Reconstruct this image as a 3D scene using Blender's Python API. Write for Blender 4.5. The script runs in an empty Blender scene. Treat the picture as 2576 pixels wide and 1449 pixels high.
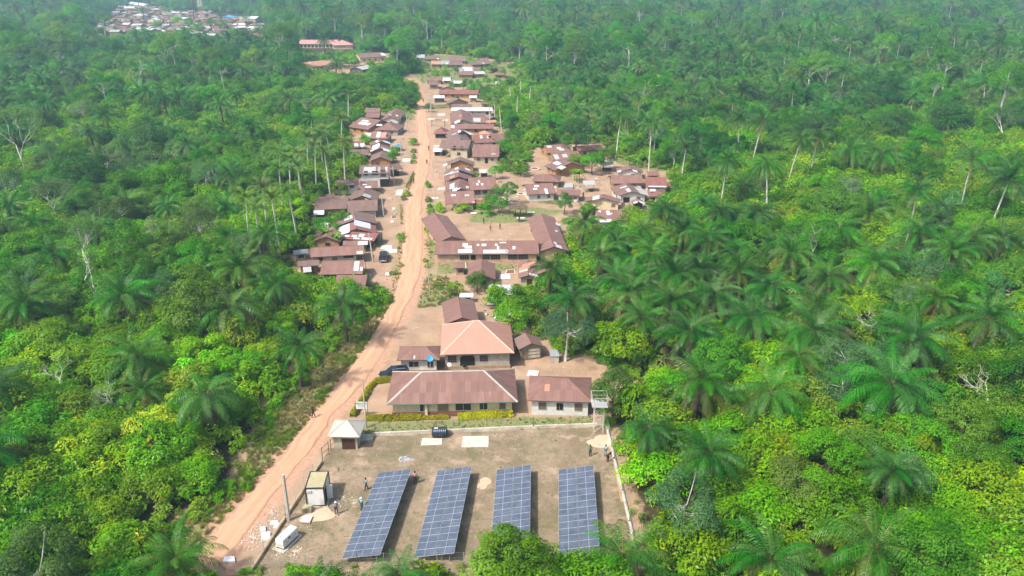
import bpy, math, random
import numpy as np
from mathutils import Vector, Matrix, Euler

SC = bpy.context.scene
COL = SC.collection
# ------------------------------------------------------------------ camera, sky, sun, exposure
CH = 60.0                      # the drone hovers 60 m above the village
PITCH = math.radians(22.15)
F = 28.0 / 36.0 * 2576.0
cam = bpy.data.objects.new("camera", bpy.data.cameras.new("camera"))
COL.objects.link(cam); SC.camera = cam
cam.data.lens = 28.0; cam.data.sensor_width = 36.0
cam.data.clip_start = 0.5; cam.data.clip_end = 9000
cam.location = (0, 0, CH); cam.rotation_euler = (math.radians(90) - PITCH, 0, 0)

W = bpy.data.worlds.new("World"); SC.world = W; W.use_nodes = True
wn = W.node_tree; wn.nodes.clear()
sky = wn.nodes.new("ShaderNodeTexSky"); sky.sky_type = 'NISHITA'; sky.sun_disc = False
SUN_DIR = Vector((0.88, 0.66, -1.42)).normalized()      # the way the light travels
sky.sun_elevation = math.asin(-SUN_DIR.z)
sky.sun_rotation = math.atan2(-SUN_DIR.x, -SUN_DIR.y)
sky.air_density = 1.0; sky.dust_density = 4.0; sky.ozone_density = 1.0
bg = wn.nodes.new("ShaderNodeBackground"); bg.inputs[1].default_value = 0.125
wo = wn.nodes.new("ShaderNodeOutputWorld")
wn.links.new(sky.outputs[0], bg.inputs[0]); wn.links.new(bg.outputs[0], wo.inputs[0])
sl = bpy.data.lights.new("sun", 'SUN'); sl.energy = 3.1; sl.angle = math.radians(3.0); sl.color = (1.0, 0.95, 0.87)
sun = bpy.data.objects.new("sun", sl); COL.objects.link(sun)
sun.rotation_euler = SUN_DIR.to_track_quat('-Z', 'Y').to_euler()
SC.view_settings.view_transform = 'Standard'; SC.view_settings.look = 'None'
SC.view_settings.exposure = 0.98; SC.view_settings.gamma = 1.0
SC.view_settings.use_curve_mapping = False
SC.render.engine = 'CYCLES'
cy = SC.cycles
cy.max_bounces = 6; cy.diffuse_bounces = 4; cy.glossy_bounces = 2; cy.transmission_bounces = 3
cy.transparent_max_bounces = 4; cy.volume_bounces = 0
cy.use_adaptive_sampling = True; cy.adaptive_threshold = 0.015
cy.use_denoising = True; cy.sample_clamp_indirect = 4.0
SC.render.use_persistent_data = False

# ------------------------------------------------------------------ geometry of the view: photo point -> place
def G(px, py, z=0.0):
    a = PITCH; dx = (px - 1288.0) / F; dy = (py - 724.5) / F
    d = Vector((dx, math.cos(a) - dy * math.sin(a), -math.sin(a) - dy * math.cos(a)))
    t = (z - CH) / d.z
    return Vector((d.x * t, d.y * t, z))
def P(x, y, z=0.0):
    a = PITCH; zz = z - CH
    dep = y * math.cos(a) - zz * math.sin(a)
    up = y * math.sin(a) + zz * math.cos(a)
    return (1288.0 + F * x / dep, 724.5 - F * up / dep)
def RAYP(px, py, p0, n):
    a = PITCH; dx = (px - 1288.0) / F; dy = (py - 724.5) / F
    d = Vector((dx, math.cos(a) - dy * math.sin(a), -math.sin(a) - dy * math.cos(a)))
    o = Vector((0, 0, CH)); t = (p0 - o).dot(n) / d.dot(n)
    return o + d * t
def Pn(X, Y, Z):
    a = PITCH; zz = Z - CH
    dep = Y * math.cos(a) - zz * math.sin(a); up = Y * math.sin(a) + zz * math.cos(a)
    return 1288.0 + F * X / dep, 724.5 - F * up / dep
def inpoly(px, py, poly):
    px = np.asarray(px, float); py = np.asarray(py, float)
    r = np.zeros(px.shape, bool); n = len(poly)
    for i in range(n):
        x1, y1 = poly[i]; x2, y2 = poly[(i + 1) % n]
        c = ((y1 > py) != (y2 > py)) & (px < (x2 - x1) * (py - y1) / (y2 - y1 + 1e-12) + x1)
        r ^= c
    return r
def polydist(px, py, poly):
    d = np.full(np.shape(px), 1e9)
    for i in range(len(poly)):
        ax, ay = poly[i]; bx, by = poly[(i + 1) % len(poly)]
        ex, ey = bx - ax, by - ay; L = ex * ex + ey * ey + 1e-12
        t = np.clip(((px - ax) * ex + (py - ay) * ey) / L, 0, 1)
        d = np.minimum(d, np.hypot(px - ax - t * ex, py - ay - t * ey))
    return np.where(inpoly(px, py, poly), d, -d)
_h = np.random.RandomState(5).rand(256, 256)
def vnoise(x, y, s):
    x = np.asarray(x, float) / s; y = np.asarray(y, float) / s
    xi = np.floor(x).astype(int); yi = np.floor(y).astype(int); fx = x - xi; fy = y - yi
    fx = fx * fx * (3 - 2 * fx); fy = fy * fy * (3 - 2 * fy)
    a = _h[xi % 256, yi % 256]; b = _h[(xi + 1) % 256, yi % 256]
    c = _h[xi % 256, (yi + 1) % 256]; d = _h[(xi + 1) % 256, (yi + 1) % 256]
    return (a * (1 - fx) + b * fx) * (1 - fy) + (c * (1 - fx) + d * fx) * fy

# ------------------------------------------------------------------ materials
def newmat(name):
    m = bpy.data.materials.new(name); m.use_nodes = True; nt = m.node_tree; nt.nodes.clear()
    o = nt.nodes.new("ShaderNodeOutputMaterial"); return m, nt, o
def N(nt, t, **kw):
    n = nt.nodes.new(t)
    for k, v in kw.items():
        if k.startswith("i_"):
            key = k[2:]; key = int(key) if key.isdigit() else key.replace("_", " ")
            n.inputs[key].default_value = v
        else: setattr(n, k, v)
    return n
def mixc(nt, fac, a, b, mode='MIX'):
    n = nt.nodes.new("ShaderNodeMix"); n.data_type = 'RGBA'; n.blend_type = mode; n.clamp_factor = True
    for i, v in ((0, fac), (6, a), (7, b)):
        if isinstance(v, (int, float)): n.inputs[i].default_value = v
        elif isinstance(v, (tuple, list)): n.inputs[i].default_value = (*v[:3], 1)
        else: nt.links.new(v, n.inputs[i])
    return n.outputs[2]
def mth(nt, op, a, b=0.0, clamp=False):
    n = nt.nodes.new("ShaderNodeMath"); n.operation = op; n.use_clamp = clamp
    for i, v in ((0, a), (1, b)):
        if isinstance(v, (int, float)): n.inputs[i].default_value = v
        else: nt.links.new(v, n.inputs[i])
    return n.outputs[0]
def noise(nt, scale, detail=4, rough=0.6, vec=None, dist=0.0):
    n = N(nt, "ShaderNodeTexNoise"); n.inputs["Scale"].default_value = scale
    n.inputs["Detail"].default_value = detail; n.inputs["Roughness"].default_value = rough
    n.inputs["Distortion"].default_value = dist
    if vec is not None: nt.links.new(vec, n.inputs["Vector"])
    return n.outputs[0]
def ramp(nt, v, a, b):
    n = N(nt, "ShaderNodeMapRange"); n.clamp = True
    nt.links.new(v, n.inputs[0]); n.inputs[1].default_value = a; n.inputs[2].default_value = b
    return n.outputs[0]
def wpos(nt): return N(nt, "ShaderNodeNewGeometry").outputs["Position"]
def opos(nt): return N(nt, "ShaderNodeTexCoord").outputs["Object"]
def bsdf(nt, o, col, rough=0.8, metal=0.0, bump=None, bs=0.2, bd=0.02, spec=0.3):
    b = N(nt, "ShaderNodeBsdfPrincipled")
    if isinstance(col, (tuple, list)): b.inputs["Base Color"].default_value = (*col[:3], 1)
    else: nt.links.new(col, b.inputs["Base Color"])
    if isinstance(rough, (int, float)): b.inputs["Roughness"].default_value = rough
    else: nt.links.new(rough, b.inputs["Roughness"])
    b.inputs["Metallic"].default_value = metal
    b.inputs["Specular IOR Level"].default_value = spec
    if bump is not None:
        bn = N(nt, "ShaderNodeBump"); bn.inputs["Strength"].default_value = bs; bn.inputs["Distance"].default_value = bd
        nt.links.new(bump, bn.inputs["Height"]); nt.links.new(bn.outputs[0], b.inputs["Normal"])
    nt.links.new(b.outputs[0], o.inputs[0]); return b
_plain = {}
def plain(name, col, rough=0.8, metal=0.0, var=0.18, sc=1.5, spec=0.3):
    """a painted, plastered or wooden surface with mottling and grime"""
    if name in _plain: return _plain[name]
    col = tuple(c * 0.84 for c in col); m, nt, o = newmat(name); p = opos(nt)
    n1 = noise(nt, sc, 5, 0.65, p); n2 = noise(nt, sc * 9, 3, 0.6, p)
    f = mth(nt, 'ADD', mth(nt, 'MULTIPLY', n1, 0.7), mth(nt, 'MULTIPLY', n2, 0.3))
    f = ramp(nt, f, 0.32, 0.68)
    dk = tuple(c * (1 - var * 1.6) for c in col); lt = tuple(min(0.9, c * (1 + var)) for c in col)
    bsdf(nt, o, mixc(nt, f, dk, lt), rough, metal, n2, 0.25, 0.01, spec)
    _plain[name] = m; return m

def foliage(name, dark, light, young, trans=0.35, gloss=0.45, yprob=0.8):
    """leaves: colour differs from leaf to leaf, from branch to branch and from plant to plant"""
    m, nt, o = newmat(name)
    at = N(nt, "ShaderNodeAttribute"); at.attribute_name = "tint"
    oi = N(nt, "ShaderNodeObjectInfo")
    wnz = noise(nt, 0.035, 3, 0.6, wpos(nt)); wn2 = noise(nt, 0.5, 2, 0.5, wpos(nt))
    v = mth(nt, 'ADD', mth(nt, 'MULTIPLY', at.outputs["Fac"], 0.5), mth(nt, 'MULTIPLY', oi.outputs["Random"], 0.32))
    v = mth(nt, 'ADD', v, mth(nt, 'MULTIPLY', mth(nt, 'SUBTRACT', wnz, 0.5), 0.9))
    v = mth(nt, 'ADD', v, mth(nt, 'MULTIPLY', mth(nt, 'SUBTRACT', wn2, 0.5), 0.5))
    c = mixc(nt, ramp(nt, v, 0.05, 0.75), dark, light)
    y = mth(nt, 'ADD', mth(nt, 'MULTIPLY', at.outputs["Fac"], 0.75), mth(nt, 'MULTIPLY', oi.outputs["Random"], 0.35))
    c = mixc(nt, ramp(nt, y, yprob, yprob + 0.15), c, young)
    h = N(nt, "ShaderNodeHueSaturation")
    r2 = mth(nt, 'FRACT', mth(nt, 'MULTIPLY', oi.outputs["Random"], 17.31))
    nt.links.new(mth(nt, 'ADD', 0.470, mth(nt, 'MULTIPLY', r2, 0.044)), h.inputs["Hue"])
    r3 = mth(nt, 'FRACT', mth(nt, 'MULTIPLY', oi.outputs["Random"], 41.7))
    nt.links.new(mth(nt, 'ADD', 0.78, mth(nt, 'MULTIPLY', r3, 0.5)), h.inputs["Value"])
    nt.links.new(mth(nt, 'ADD', 0.96, mth(nt, 'MULTIPLY', r2, 0.20)), h.inputs["Saturation"])
    nt.links.new(c, h.inputs["Color"]); c = mixc(nt, 1.0, h.outputs[0], oi.outputs["Color"], 'MULTIPLY')
    b = N(nt, "ShaderNodeBsdfPrincipled"); nt.links.new(c, b.inputs["Base Color"])
    b.inputs["Roughness"].default_value = gloss; b.inputs["Specular IOR Level"].default_value = 0.22
    t = N(nt, "ShaderNodeBsdfTranslucent"); nt.links.new(mixc(nt, 0.5, c, (0.25, 0.5, 0.02), 'MIX'), t.inputs[0])
    nt.links.new(mixc(nt, 1.0, c, (1.0, 1.0, 0.6), 'MULTIPLY'), t.inputs[0])
    ms = N(nt, "ShaderNodeMixShader"); ms.inputs[0].default_value = trans
    nt.links.new(b.outputs[0], ms.inputs[1]); nt.links.new(t.outputs[0], ms.inputs[2]); nt.links.new(ms.outputs[0], o.inputs[0])
    return m
M = {}
M['cocoa'] = foliage("cocoa_leaves", (0.050, 0.190, 0.004), (0.220, 0.470, 0.008), (0.52, 0.50, 0.03), 0.42, 0.42, 0.86)
M['broad'] = foliage("broadleaf_leaves", (0.030, 0.135, 0.012), (0.115, 0.330, 0.020), (0.24, 0.33, 0.03), 0.38, 0.5, 0.93)
M['dark'] = foliage("dense_dark_leaves", (0.017, 0.085, 0.018), (0.055, 0.185, 0.026), (0.08, 0.22, 0.03), 0.3, 0.45, 0.97)
M['grey'] = foliage("grey_green_leaves", (0.040, 0.125, 0.035), (0.130, 0.265, 0.075), (0.26, 0.30, 0.09), 0.35, 0.6, 0.95)
M['palm'] = foliage("oil_palm_leaflets", (0.013, 0.085, 0.012), (0.066, 0.240, 0.026), (0.20, 0.32, 0.03), 0.32, 0.38, 0.97)
M['coco'] = foliage("coconut_palm_leaflets", (0.045, 0.135, 0.020), (0.140, 0.270, 0.035), (0.34, 0.35, 0.06), 0.35, 0.4, 0.85)
M['dead'] = foliage("dry_frond", (0.12, 0.085, 0.045), (0.28, 0.22, 0.12), (0.36, 0.30, 0.18), 0.15, 0.8, 0.9)
M['palmy'] = foliage("ageing_frond", (0.060, 0.105, 0.022), (0.190, 0.205, 0.060), (0.28, 0.25, 0.09), 0.25, 0.5, 0.9)
M['banana'] = foliage("banana_leaves", (0.06, 0.20, 0.02), (0.19, 0.40, 0.04), (0.40, 0.48, 0.08), 0.45, 0.4, 0.9)
M['hedge'] = foliage("hedge_leaves", (0.16, 0.18, 0.008), (0.52, 0.48, 0.014), (0.66, 0.56, 0.02), 0.3, 0.5, 0.8)
M['weed'] = foliage("weeds", (0.085, 0.170, 0.025), (0.21, 0.34, 0.055), (0.36, 0.34, 0.12), 0.3, 0.6, 0.75)
M['dryweed'] = foliage("dry_grass", (0.19, 0.18, 0.07), (0.42, 0.37, 0.17), (0.52, 0.45, 0.24), 0.25, 0.8, 0.8)
def bark(name, a, b):
    m, nt, o = newmat(name); p = opos(nt)
    mp = N(nt, "ShaderNodeMapping"); mp.inputs["Scale"].default_value = (1, 1, 0.35); nt.links.new(p, mp.inputs[0])
    n = noise(nt, 3.5, 5, 0.65, mp.outputs[0]); bsdf(nt, o, mixc(nt, ramp(nt, n, 0.35, 0.65), a, b), 0.9, 0, n, 0.6, 0.05)
    return m
M['bark'] = bark("bark_brown", (0.045, 0.032, 0.022), (0.14, 0.11, 0.08))
M['bark_pale'] = bark("bark_pale", (0.30, 0.28, 0.24), (0.66, 0.63, 0.57))
M['bark_palm'] = bark("bark_palm", (0.03, 0.025, 0.018), (0.11, 0.085, 0.06))

def rust_roof(name, cols, white=(0.60, 0.63, 0.66), streak=0.5):
    """corrugated sheets: each sheet has its own age ('tone'), streaks of rust run down the slope ('suv')"""
    m, nt, o = newmat(name); cols = [tuple(q * .84 for q in c) for c in cols]; white = tuple(q * .9 for q in white)
    at = N(nt, "ShaderNodeAttribute"); at.attribute_name = "tone"
    uv = N(nt, "ShaderNodeUVMap"); uv.uv_map = "suv"
    mp = N(nt, "ShaderNodeMapping"); mp.inputs["Scale"].default_value = (4.2, 0.22, 1); nt.links.new(uv.outputs[0], mp.inputs[0])
    n1 = noise(nt, 1.0, 6, 0.7, mp.outputs[0]); n2 = noise(nt, 0.45, 5, 0.6, uv.outputs[0])
    oi = N(nt, "ShaderNodeObjectInfo")
    v = mth(nt, 'ADD', mth(nt, 'MULTIPLY', at.outputs["Fac"], 0.17), mth(nt, 'MULTIPLY', n1, 0.60))
    v = mth(nt, 'ADD', v, mth(nt, 'MULTIPLY', n2, 0.28)); v = mth(nt, 'ADD', v, mth(nt, 'MULTIPLY', oi.outputs["Random"], 0.10))
    c = mixc(nt, ramp(nt, v, 0.30, 0.62), cols[0], cols[1]); c = mixc(nt, ramp(nt, v, 0.60, 0.90), c, cols[2])
    st = ramp(nt, n1, 0.64, 0.70); c = mixc(nt, mth(nt, 'MULTIPLY', st, streak), c, tuple(min(.7, q * 2.0 + .06) for q in cols[2]))
    # white galvanised sheets carry tone above 2
    c = mixc(nt, ramp(nt, at.outputs["Fac"], 1.4, 1.6), c, mixc(nt, ramp(nt, n2, 0.35, 0.7), tuple(q * 0.72 for q in white), white))
    wv = N(nt, "ShaderNodeTexWave"); wv.wave_type = 'BANDS'; wv.bands_direction = 'X'; wv.inputs["Scale"].default_value = 1.9
    nt.links.new(uv.outputs[0], wv.inputs["Vector"])
    bsdf(nt, o, c, 0.62, 0.0, wv.outputs["Fac"], 0.35, 0.02, 0.35)
    return m
M['rust'] = rust_roof("rusted_roof_sheets", ((0.145, 0.080, 0.064), (0.230, 0.122, 0.098), (0.320, 0.195, 0.155)))
M['rustd'] = rust_roof("dark_rusted_roof_sheets", ((0.120, 0.076, 0.063), (0.195, 0.122, 0.102), (0.280, 0.190, 0.158)))
M['rustr'] = rust_roof("red_rusted_roof_sheets", ((0.170, 0.068, 0.055), (0.245, 0.100, 0.080), (0.310, 0.145, 0.115)))
M['salmon'] = rust_roof("salmon_painted_roof_sheets", ((0.42, 0.215, 0.155), (0.47, 0.245, 0.18), (0.51, 0.275, 0.205)), streak=0.05)
M['pinkroof'] = rust_roof("pink_roof_sheets", ((0.48, 0.22, 0.20), (0.54, 0.26, 0.24), (0.58, 0.30, 0.27)), streak=0.1)
M['orange'] = rust_roof("orange_roof_sheets", ((0.38, 0.18, 0.11), (0.46, 0.24, 0.15), (0.52, 0.30, 0.20)), streak=0.2)
M['zinc'] = rust_roof("zinc_roof_sheets", ((0.34, 0.34, 0.33), (0.46, 0.46, 0.44), (0.56, 0.56, 0.53)), streak=0.2)
M['zincb'] = rust_roof("beige_zinc_sheets", ((0.36, 0.34, 0.29), (0.46, 0.43, 0.37), (0.54, 0.51, 0.45)), streak=0.2)
M['zincw'] = rust_roof("new_zinc_sheets", ((0.50, 0.52, 0.54), (0.60, 0.62, 0.64), (0.68, 0.70, 0.71)), streak=0.0)
M['zincd'] = rust_roof("grey_zinc_sheets", ((0.22, 0.23, 0.24), (0.32, 0.33, 0.34), (0.42, 0.43, 0.43)), streak=0.3)
M['blueroof'] = rust_roof("blue_roof_sheets", ((0.04, 0.26, 0.50), (0.06, 0.32, 0.58), (0.09, 0.38, 0.62)), streak=0.0)
M['cream'] = plain("cream_plaster", (0.68, 0.56, 0.36), 0.9)
M['creamw'] = plain("weathered_cream_plaster", (0.52, 0.46, 0.34), 0.9, var=0.25)
M['white'] = plain("white_plaster", (0.66, 0.65, 0.60), 0.9, var=0.15)
M['grey'+'wall'] = plain("grey_cement_render", (0.42, 0.40, 0.34), 0.92, var=0.25)
M['mud'] = plain("mud_wall", (0.36, 0.23, 0.12), 0.95, var=0.28)
M['orangew'] = plain("orange_mud_wall", (0.42, 0.22, 0.09), 0.95, var=0.25)
M['brickw'] = plain("clay_block_wall", (0.55, 0.36, 0.24), 0.95, var=0.25)
M['bluew'] = plain("blue_painted_wall", (0.03, 0.27, 0.42), 0.8)
M['maroon'] = plain("brown_painted_plinth", (0.22, 0.095, 0.07), 0.9)
M['dirtpl'] = plain("dirty_plinth", (0.40, 0.27, 0.17), 0.95)
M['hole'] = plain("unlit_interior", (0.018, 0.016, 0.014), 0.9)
M['glass'] = plain("window_glass", (0.03, 0.035, 0.04), 0.15, spec=0.6)
M['shutter'] = plain("wooden_shutter", (0.16, 0.12, 0.09), 0.8)
M['door'] = plain("brown_door", (0.085, 0.035, 0.022), 0.6)
M['doorg'] = plain("grey_brown_door", (0.25, 0.18, 0.12), 0.7)
M['frame'] = plain("window_frame_paint", (0.30, 0.24, 0.18), 0.7)
M['framew'] = plain("pale_window_frame", (0.60, 0.57, 0.50), 0.7)
M['ridge'] = plain("ridge_cap_metal", (0.40, 0.38, 0.33), 0.6)
M['ridgep'] = plain("pink_ridge_cap", (0.66, 0.42, 0.33), 0.6)
M['ridger'] = plain("rust_ridge_cap", (0.24, 0.12, 0.095), 0.7)
M['fascia'] = plain("dark_fascia", (0.055, 0.050, 0.045), 0.8)
M['wood'] = plain("weathered_wood", (0.30, 0.24, 0.17), 0.9, var=0.3, sc=3)
M['woodd'] = plain("dark_old_wood", (0.10, 0.075, 0.05), 0.9, var=0.3, sc=3)
M['concrete'] = plain("concrete", (0.50, 0.46, 0.38), 0.9, var=0.2, sc=1.2)
M['slab'] = plain("pale_concrete_slab", (0.62, 0.56, 0.45), 0.92, var=0.3, sc=0.8)
M['pole'] = plain("concrete_pole", (0.52, 0.48, 0.40), 0.9)
M['plinth'] = plain("fence_plinth", (0.46, 0.35, 0.22), 0.92, var=0.3, sc=0.7)
M['whitep'] = plain("white_enamel", (0.78, 0.79, 0.78), 0.35, var=0.04, spec=0.5)
M['tan'] = plain("dusty_container_top", (0.42, 0.37, 0.22), 0.8, var=0.15)
M['black'] = plain("black_steel", (0.025, 0.027, 0.03), 0.45)
M['steel'] = plain("galvanised_steel", (0.55, 0.56, 0.55), 0.45, 0.3)
M['green'] = plain("green_steel", (0.10, 0.32, 0.22), 0.5)
M['tank'] = plain("tank_plastic", (0.022, 0.035, 0.060), 0.38, spec=0.5)
M['carblack'] = plain("car_black_paint", (0.012, 0.018, 0.030), 0.12, var=0.02, spec=0.8)
M['carblue'] = plain("car_dark_blue_paint", (0.018, 0.030, 0.060), 0.18, var=0.05, spec=0.7)
M['carwhite'] = plain("car_white_paint", (0.70, 0.71, 0.72), 0.25, var=0.03, spec=0.6)
M['tyre'] = plain("tyre_rubber", (0.02, 0.02, 0.02), 0.85)
M['skin'] = plain("dark_skin", (0.060, 0.032, 0.020), 0.55)
M['tarpb'] = plain("blue_tarpaulin", (0.10, 0.30, 0.52), 0.5)
M['thatch'] = plain("dry_thatch", (0.26, 0.18, 0.11), 0.95, var=0.35, sc=4)
M['mat'] = plain("pale_drying_mat", (0.68, 0.60, 0.54), 0.9, var=0.15)
M['cocoabean'] = plain("drying_cocoa_beans", (0.24, 0.10, 0.06), 0.95, var=0.3)
M['foam'] = plain("white_foam_sheet", (0.80, 0.80, 0.80), 0.8, var=0.04)
M['ash'] = plain("ash", (0.35, 0.33, 0.34), 0.95, var=0.7, sc=3)
M['litterw'] = plain("pale_litter", (0.62, 0.58, 0.50), 0.9)
M['sand'] = plain("builders_sand", (0.60, 0.42, 0.29), 0.95, var=0.12)
def alu():
    m, nt, o = newmat("panel_frame_aluminium"); bsdf(nt, o, (0.50, 0.52, 0.54), 0.45, 0.1); return m
M['alu'] = alu()
def cells():
    m, nt, o = newmat("solar_cells"); uv = N(nt, "ShaderNodeUVMap"); uv.uv_map = "suv"
    br = N(nt, "ShaderNodeTexBrick"); br.offset = 0; br.inputs["Scale"].default_value = 1.0
    br.inputs["Mortar Size"].default_value = 0.006; br.inputs["Brick Width"].default_value = 0.166; br.inputs["Row Height"].default_value = 0.166
    br.inputs["Color1"].default_value = (0.018, 0.031, 0.058, 1); br.inputs["Color2"].default_value = (0.024, 0.039, 0.070, 1)
    br.inputs["Mortar"].default_value = (0.075, 0.085, 0.10, 1)
    nt.links.new(uv.outputs[0], br.inputs["Vector"])
    dust_sheen = noise(nt, 0.8, 4, 0.6, wpos(nt))
    c = mixc(nt, ramp(nt, dust_sheen, 0.10, 0.95), br.outputs[0], (0.135, 0.155, 0.195))  # pale mottling: dust plus sky reflection painted into the cell colour
    b = bsdf(nt, o, c, 0.22, 0.0, None, spec=0.5); b.inputs["Coat Weight"].default_value = 0.6; b.inputs["Coat Roughness"].default_value = 0.25
    return m
M['cells'] = cells()

# ------------------------------------------------------------------ meshes and objects
def mkmesh(name, V, Fs, mats, mi=None, tint=None, tone=None, uv=None, smooth=False):
    me = bpy.data.meshes.new(name)
    V = np.asarray(V, np.float32).reshape(-1, 3)
    if isinstance(Fs, np.ndarray):
        nf, k = Fs.shape
        me.vertices.add(len(V)); me.vertices.foreach_set("co", V.ravel())
        me.loops.add(nf * k); me.loops.foreach_set("vertex_index", Fs.astype(np.int32).ravel())
        me.polygons.add(nf); me.polygons.foreach_set("loop_start", np.arange(0, nf * k, k, dtype=np.int32))
        me.polygons.foreach_set("loop_total", np.full(nf, k, dtype=np.int32))
        me.update(calc_edges=True)
    else: me.from_pydata(V.tolist(), [], Fs)
    for m in (mats if isinstance(mats, (list, tuple)) else [mats]): me.materials.append(m)
    if mi is not None: me.polygons.foreach_set("material_index", np.asarray(mi, np.int32))
    if tint is not None:
        a = me.attributes.new("tint", 'FLOAT', 'POINT'); a.data.foreach_set("value", np.asarray(tint, np.float32))
    if tone is not None:
        a = me.attributes.new("tone", 'FLOAT', 'FACE'); a.data.foreach_set("value", np.asarray(tone, np.float32))
    if uv is not None:
        l = me.uv_layers.new(name="suv"); l.data.foreach_set("uv", np.asarray(uv, np.float32).ravel())
    if smooth: me.polygons.foreach_set("use_smooth", np.ones(len(me.polygons), bool))
    me.update(); return me
def obj(name, data, parent=None, loc=None, rot=None, scale=None):
    o = bpy.data.objects.new(name, data); COL.objects.link(o)
    if parent is not None: o.parent = parent
    if loc is not None: o.location = loc
    if rot is not None: o.rotation_euler = rot
    if scale is not None: o.scale = (scale,) * 3 if isinstance(scale, (int, float)) else scale
    return o
def tag(o, label=None, cat=None, group=None, kind=None):
    if label: o["label"] = label
    if cat: o["category"] = cat
    if group: o["group"] = group
    if kind: o["kind"] = kind
    return o
def thing(name, label, cat, loc=(0, 0, 0), rz=0.0, group=None):
    return tag(obj(name, None, None, loc, (0, 0, rz)), label, cat, group)
class MB:
    def __init__(s): s.V = []; s.F = []; s.I = []; s.mats = []
    def m(s, mat):
        if mat not in s.mats: s.mats.append(mat)
        return s.mats.index(mat)
    def poly(s, pts, mat):
        b = len(s.V); s.V += [tuple(p) for p in pts]; s.F.append(tuple(range(b, b + len(pts)))); s.I.append(s.m(mat))
    def box(s, c, d, mat, rz=0.0, rx=0.0, ry=0.0):
        R = Euler((rx, ry, rz)).to_matrix(); b = len(s.V); i = s.m(mat); c = Vector(c)
        for sx in (-.5, .5):
            for sy in (-.5, .5):
                for sz in (-.5, .5): s.V.append(tuple(c + R @ Vector((sx * d[0], sy * d[1], sz * d[2]))))
        for f in ((0, 1, 3, 2), (4, 6, 7, 5), (0, 4, 5, 1), (2, 3, 7, 6), (0, 2, 6, 4), (1, 5, 7, 3)):
            s.F.append(tuple(b + k for k in f)); s.I.append(i)
    def bar(s, a, bb, w, mat, w2=None, n=4):
        s.tube([a, bb], [w / 2, (w if w2 is None else w2) / 2], mat, n)
    def tube(s, pts, rad, mat, n=6, cap=True):
        pts = [Vector(p) for p in pts]; b = len(s.V); i = s.m(mat); K = len(pts)
        for k, p in enumerate(pts):
            d = (pts[min(k + 1, K - 1)] - pts[max(k - 1, 0)]).normalized()
            r = Vector((0, 0, 1)) if abs(d.z) < 0.9 else Vector((1, 0, 0))
            u = d.cross(r).normalized(); v = d.cross(u)
            for j in range(n):
                a = 2 * math.pi * (j + .5) / n; s.V.append(tuple(p + (u * math.cos(a) + v * math.sin(a)) * rad[k]))
        for k in range(K - 1):
            for j in range(n):
                s.F.append((b + k * n + j, b + k * n + (j + 1) % n, b + (k + 1) * n + (j + 1) % n, b + (k + 1) * n + j)); s.I.append(i)
        if cap:
            s.F.append(tuple(b + j for j in range(n))[::-1]); s.I.append(i)
            s.F.append(tuple(b + (K - 1) * n + j for j in range(n))); s.I.append(i)
    def prism(s, pts, t, mat):
        """a flat polygon given a thickness t straight down"""
        b = len(s.V); n = len(pts); i = s.m(mat)
        s.V += [tuple(p) for p in pts] + [(p[0], p[1], p[2] - t) for p in pts]
        s.F.append(tuple(range(b, b + n))); s.F.append(tuple(range(b + 2 * n - 1, b + n - 1, -1))); s.I += [i, i]
        for k in range(n):
            s.F.append((b + k, b + n + k, b + n + (k + 1) % n, b + (k + 1) % n)); s.I.append(i)
    def mesh(s, name, smooth=False): return mkmesh(name, s.V, s.F, s.mats, s.I, smooth=smooth)
    def build(s, name, parent=None, loc=None, rot=None, smooth=False):
        return obj(name, s.mesh(name, smooth), parent, loc, rot)
# ------------------------------------------------------------------ the ground, the road, the yard
def g2(pts, z=0.0): return [tuple(G(x, y, z))[:2] for x, y in pts]
# cleared land of the village as seen from above (photo points on the ground, joined clockwise)
CLEAR_V = [(370,1449),(405,1375),(425,1318),(570,1218),(608,1130),(655,1040),(725,955),(785,885),(845,825),(915,785),(948,755),
 (935,735),(920,728),(915,700),(800,692),(745,695),(735,650),(775,620),(780,590),(795,565),(785,540),(785,500),(840,470),(905,440),(905,420),(925,400),
 (885,385),(875,345),(870,325),(905,300),(915,285),(960,280),(1005,290),(1030,270),(1050,250),(1047,232),(1035,215),(1000,200),(1010,190),(1045,185),(1060,165),
 (1040,150),(1050,135),(1110,135),(1175,140),(1245,148),(1300,165),(1330,185),(1275,215),(1215,225),(1215,250),(1255,270),(1265,320),(1310,335),(1305,370),(1260,400),(1275,430),
 (1300,440),(1330,380),(1360,365),(1390,360),(1530,362),(1560,395),(1600,410),(1690,430),(1700,480),(1650,515),(1600,540),(1580,560),(1500,566),
 (1440,560),(1440,640),(1400,660),(1360,700),(1310,725),(1295,770),(1310,810),(1380,850),(1420,880),(1500,885),(1590,930),(1610,960),(1560,1000),(1530,1010),(1552,1070),(1580,1160),(1604,1250),(1618,1330),(1640,1449)]
CLEAR_S = [(745,128),(740,112),(895,106),(905,128),(890,135),(800,140)]
CLEAR_F = [(905,162),(915,138),(985,132),(985,150),(960,165)]
CLEAR_F2 = [(770,178),(772,160),(830,158),(925,165),(930,185),(900,190),(840,185)]
CLEAR_T = [(225,92),(225,70),(262,48),(285,22),(330,12),(400,14),(450,26),(545,32),(600,36),(650,44),(672,60),(680,92),(640,98),(560,96),(500,90),(420,82),(330,86)]
CLEARS = [CLEAR_V, CLEAR_S, CLEAR_F, CLEAR_F2, CLEAR_T]
WCL = [g2(c) for c in CLEARS]
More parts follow.
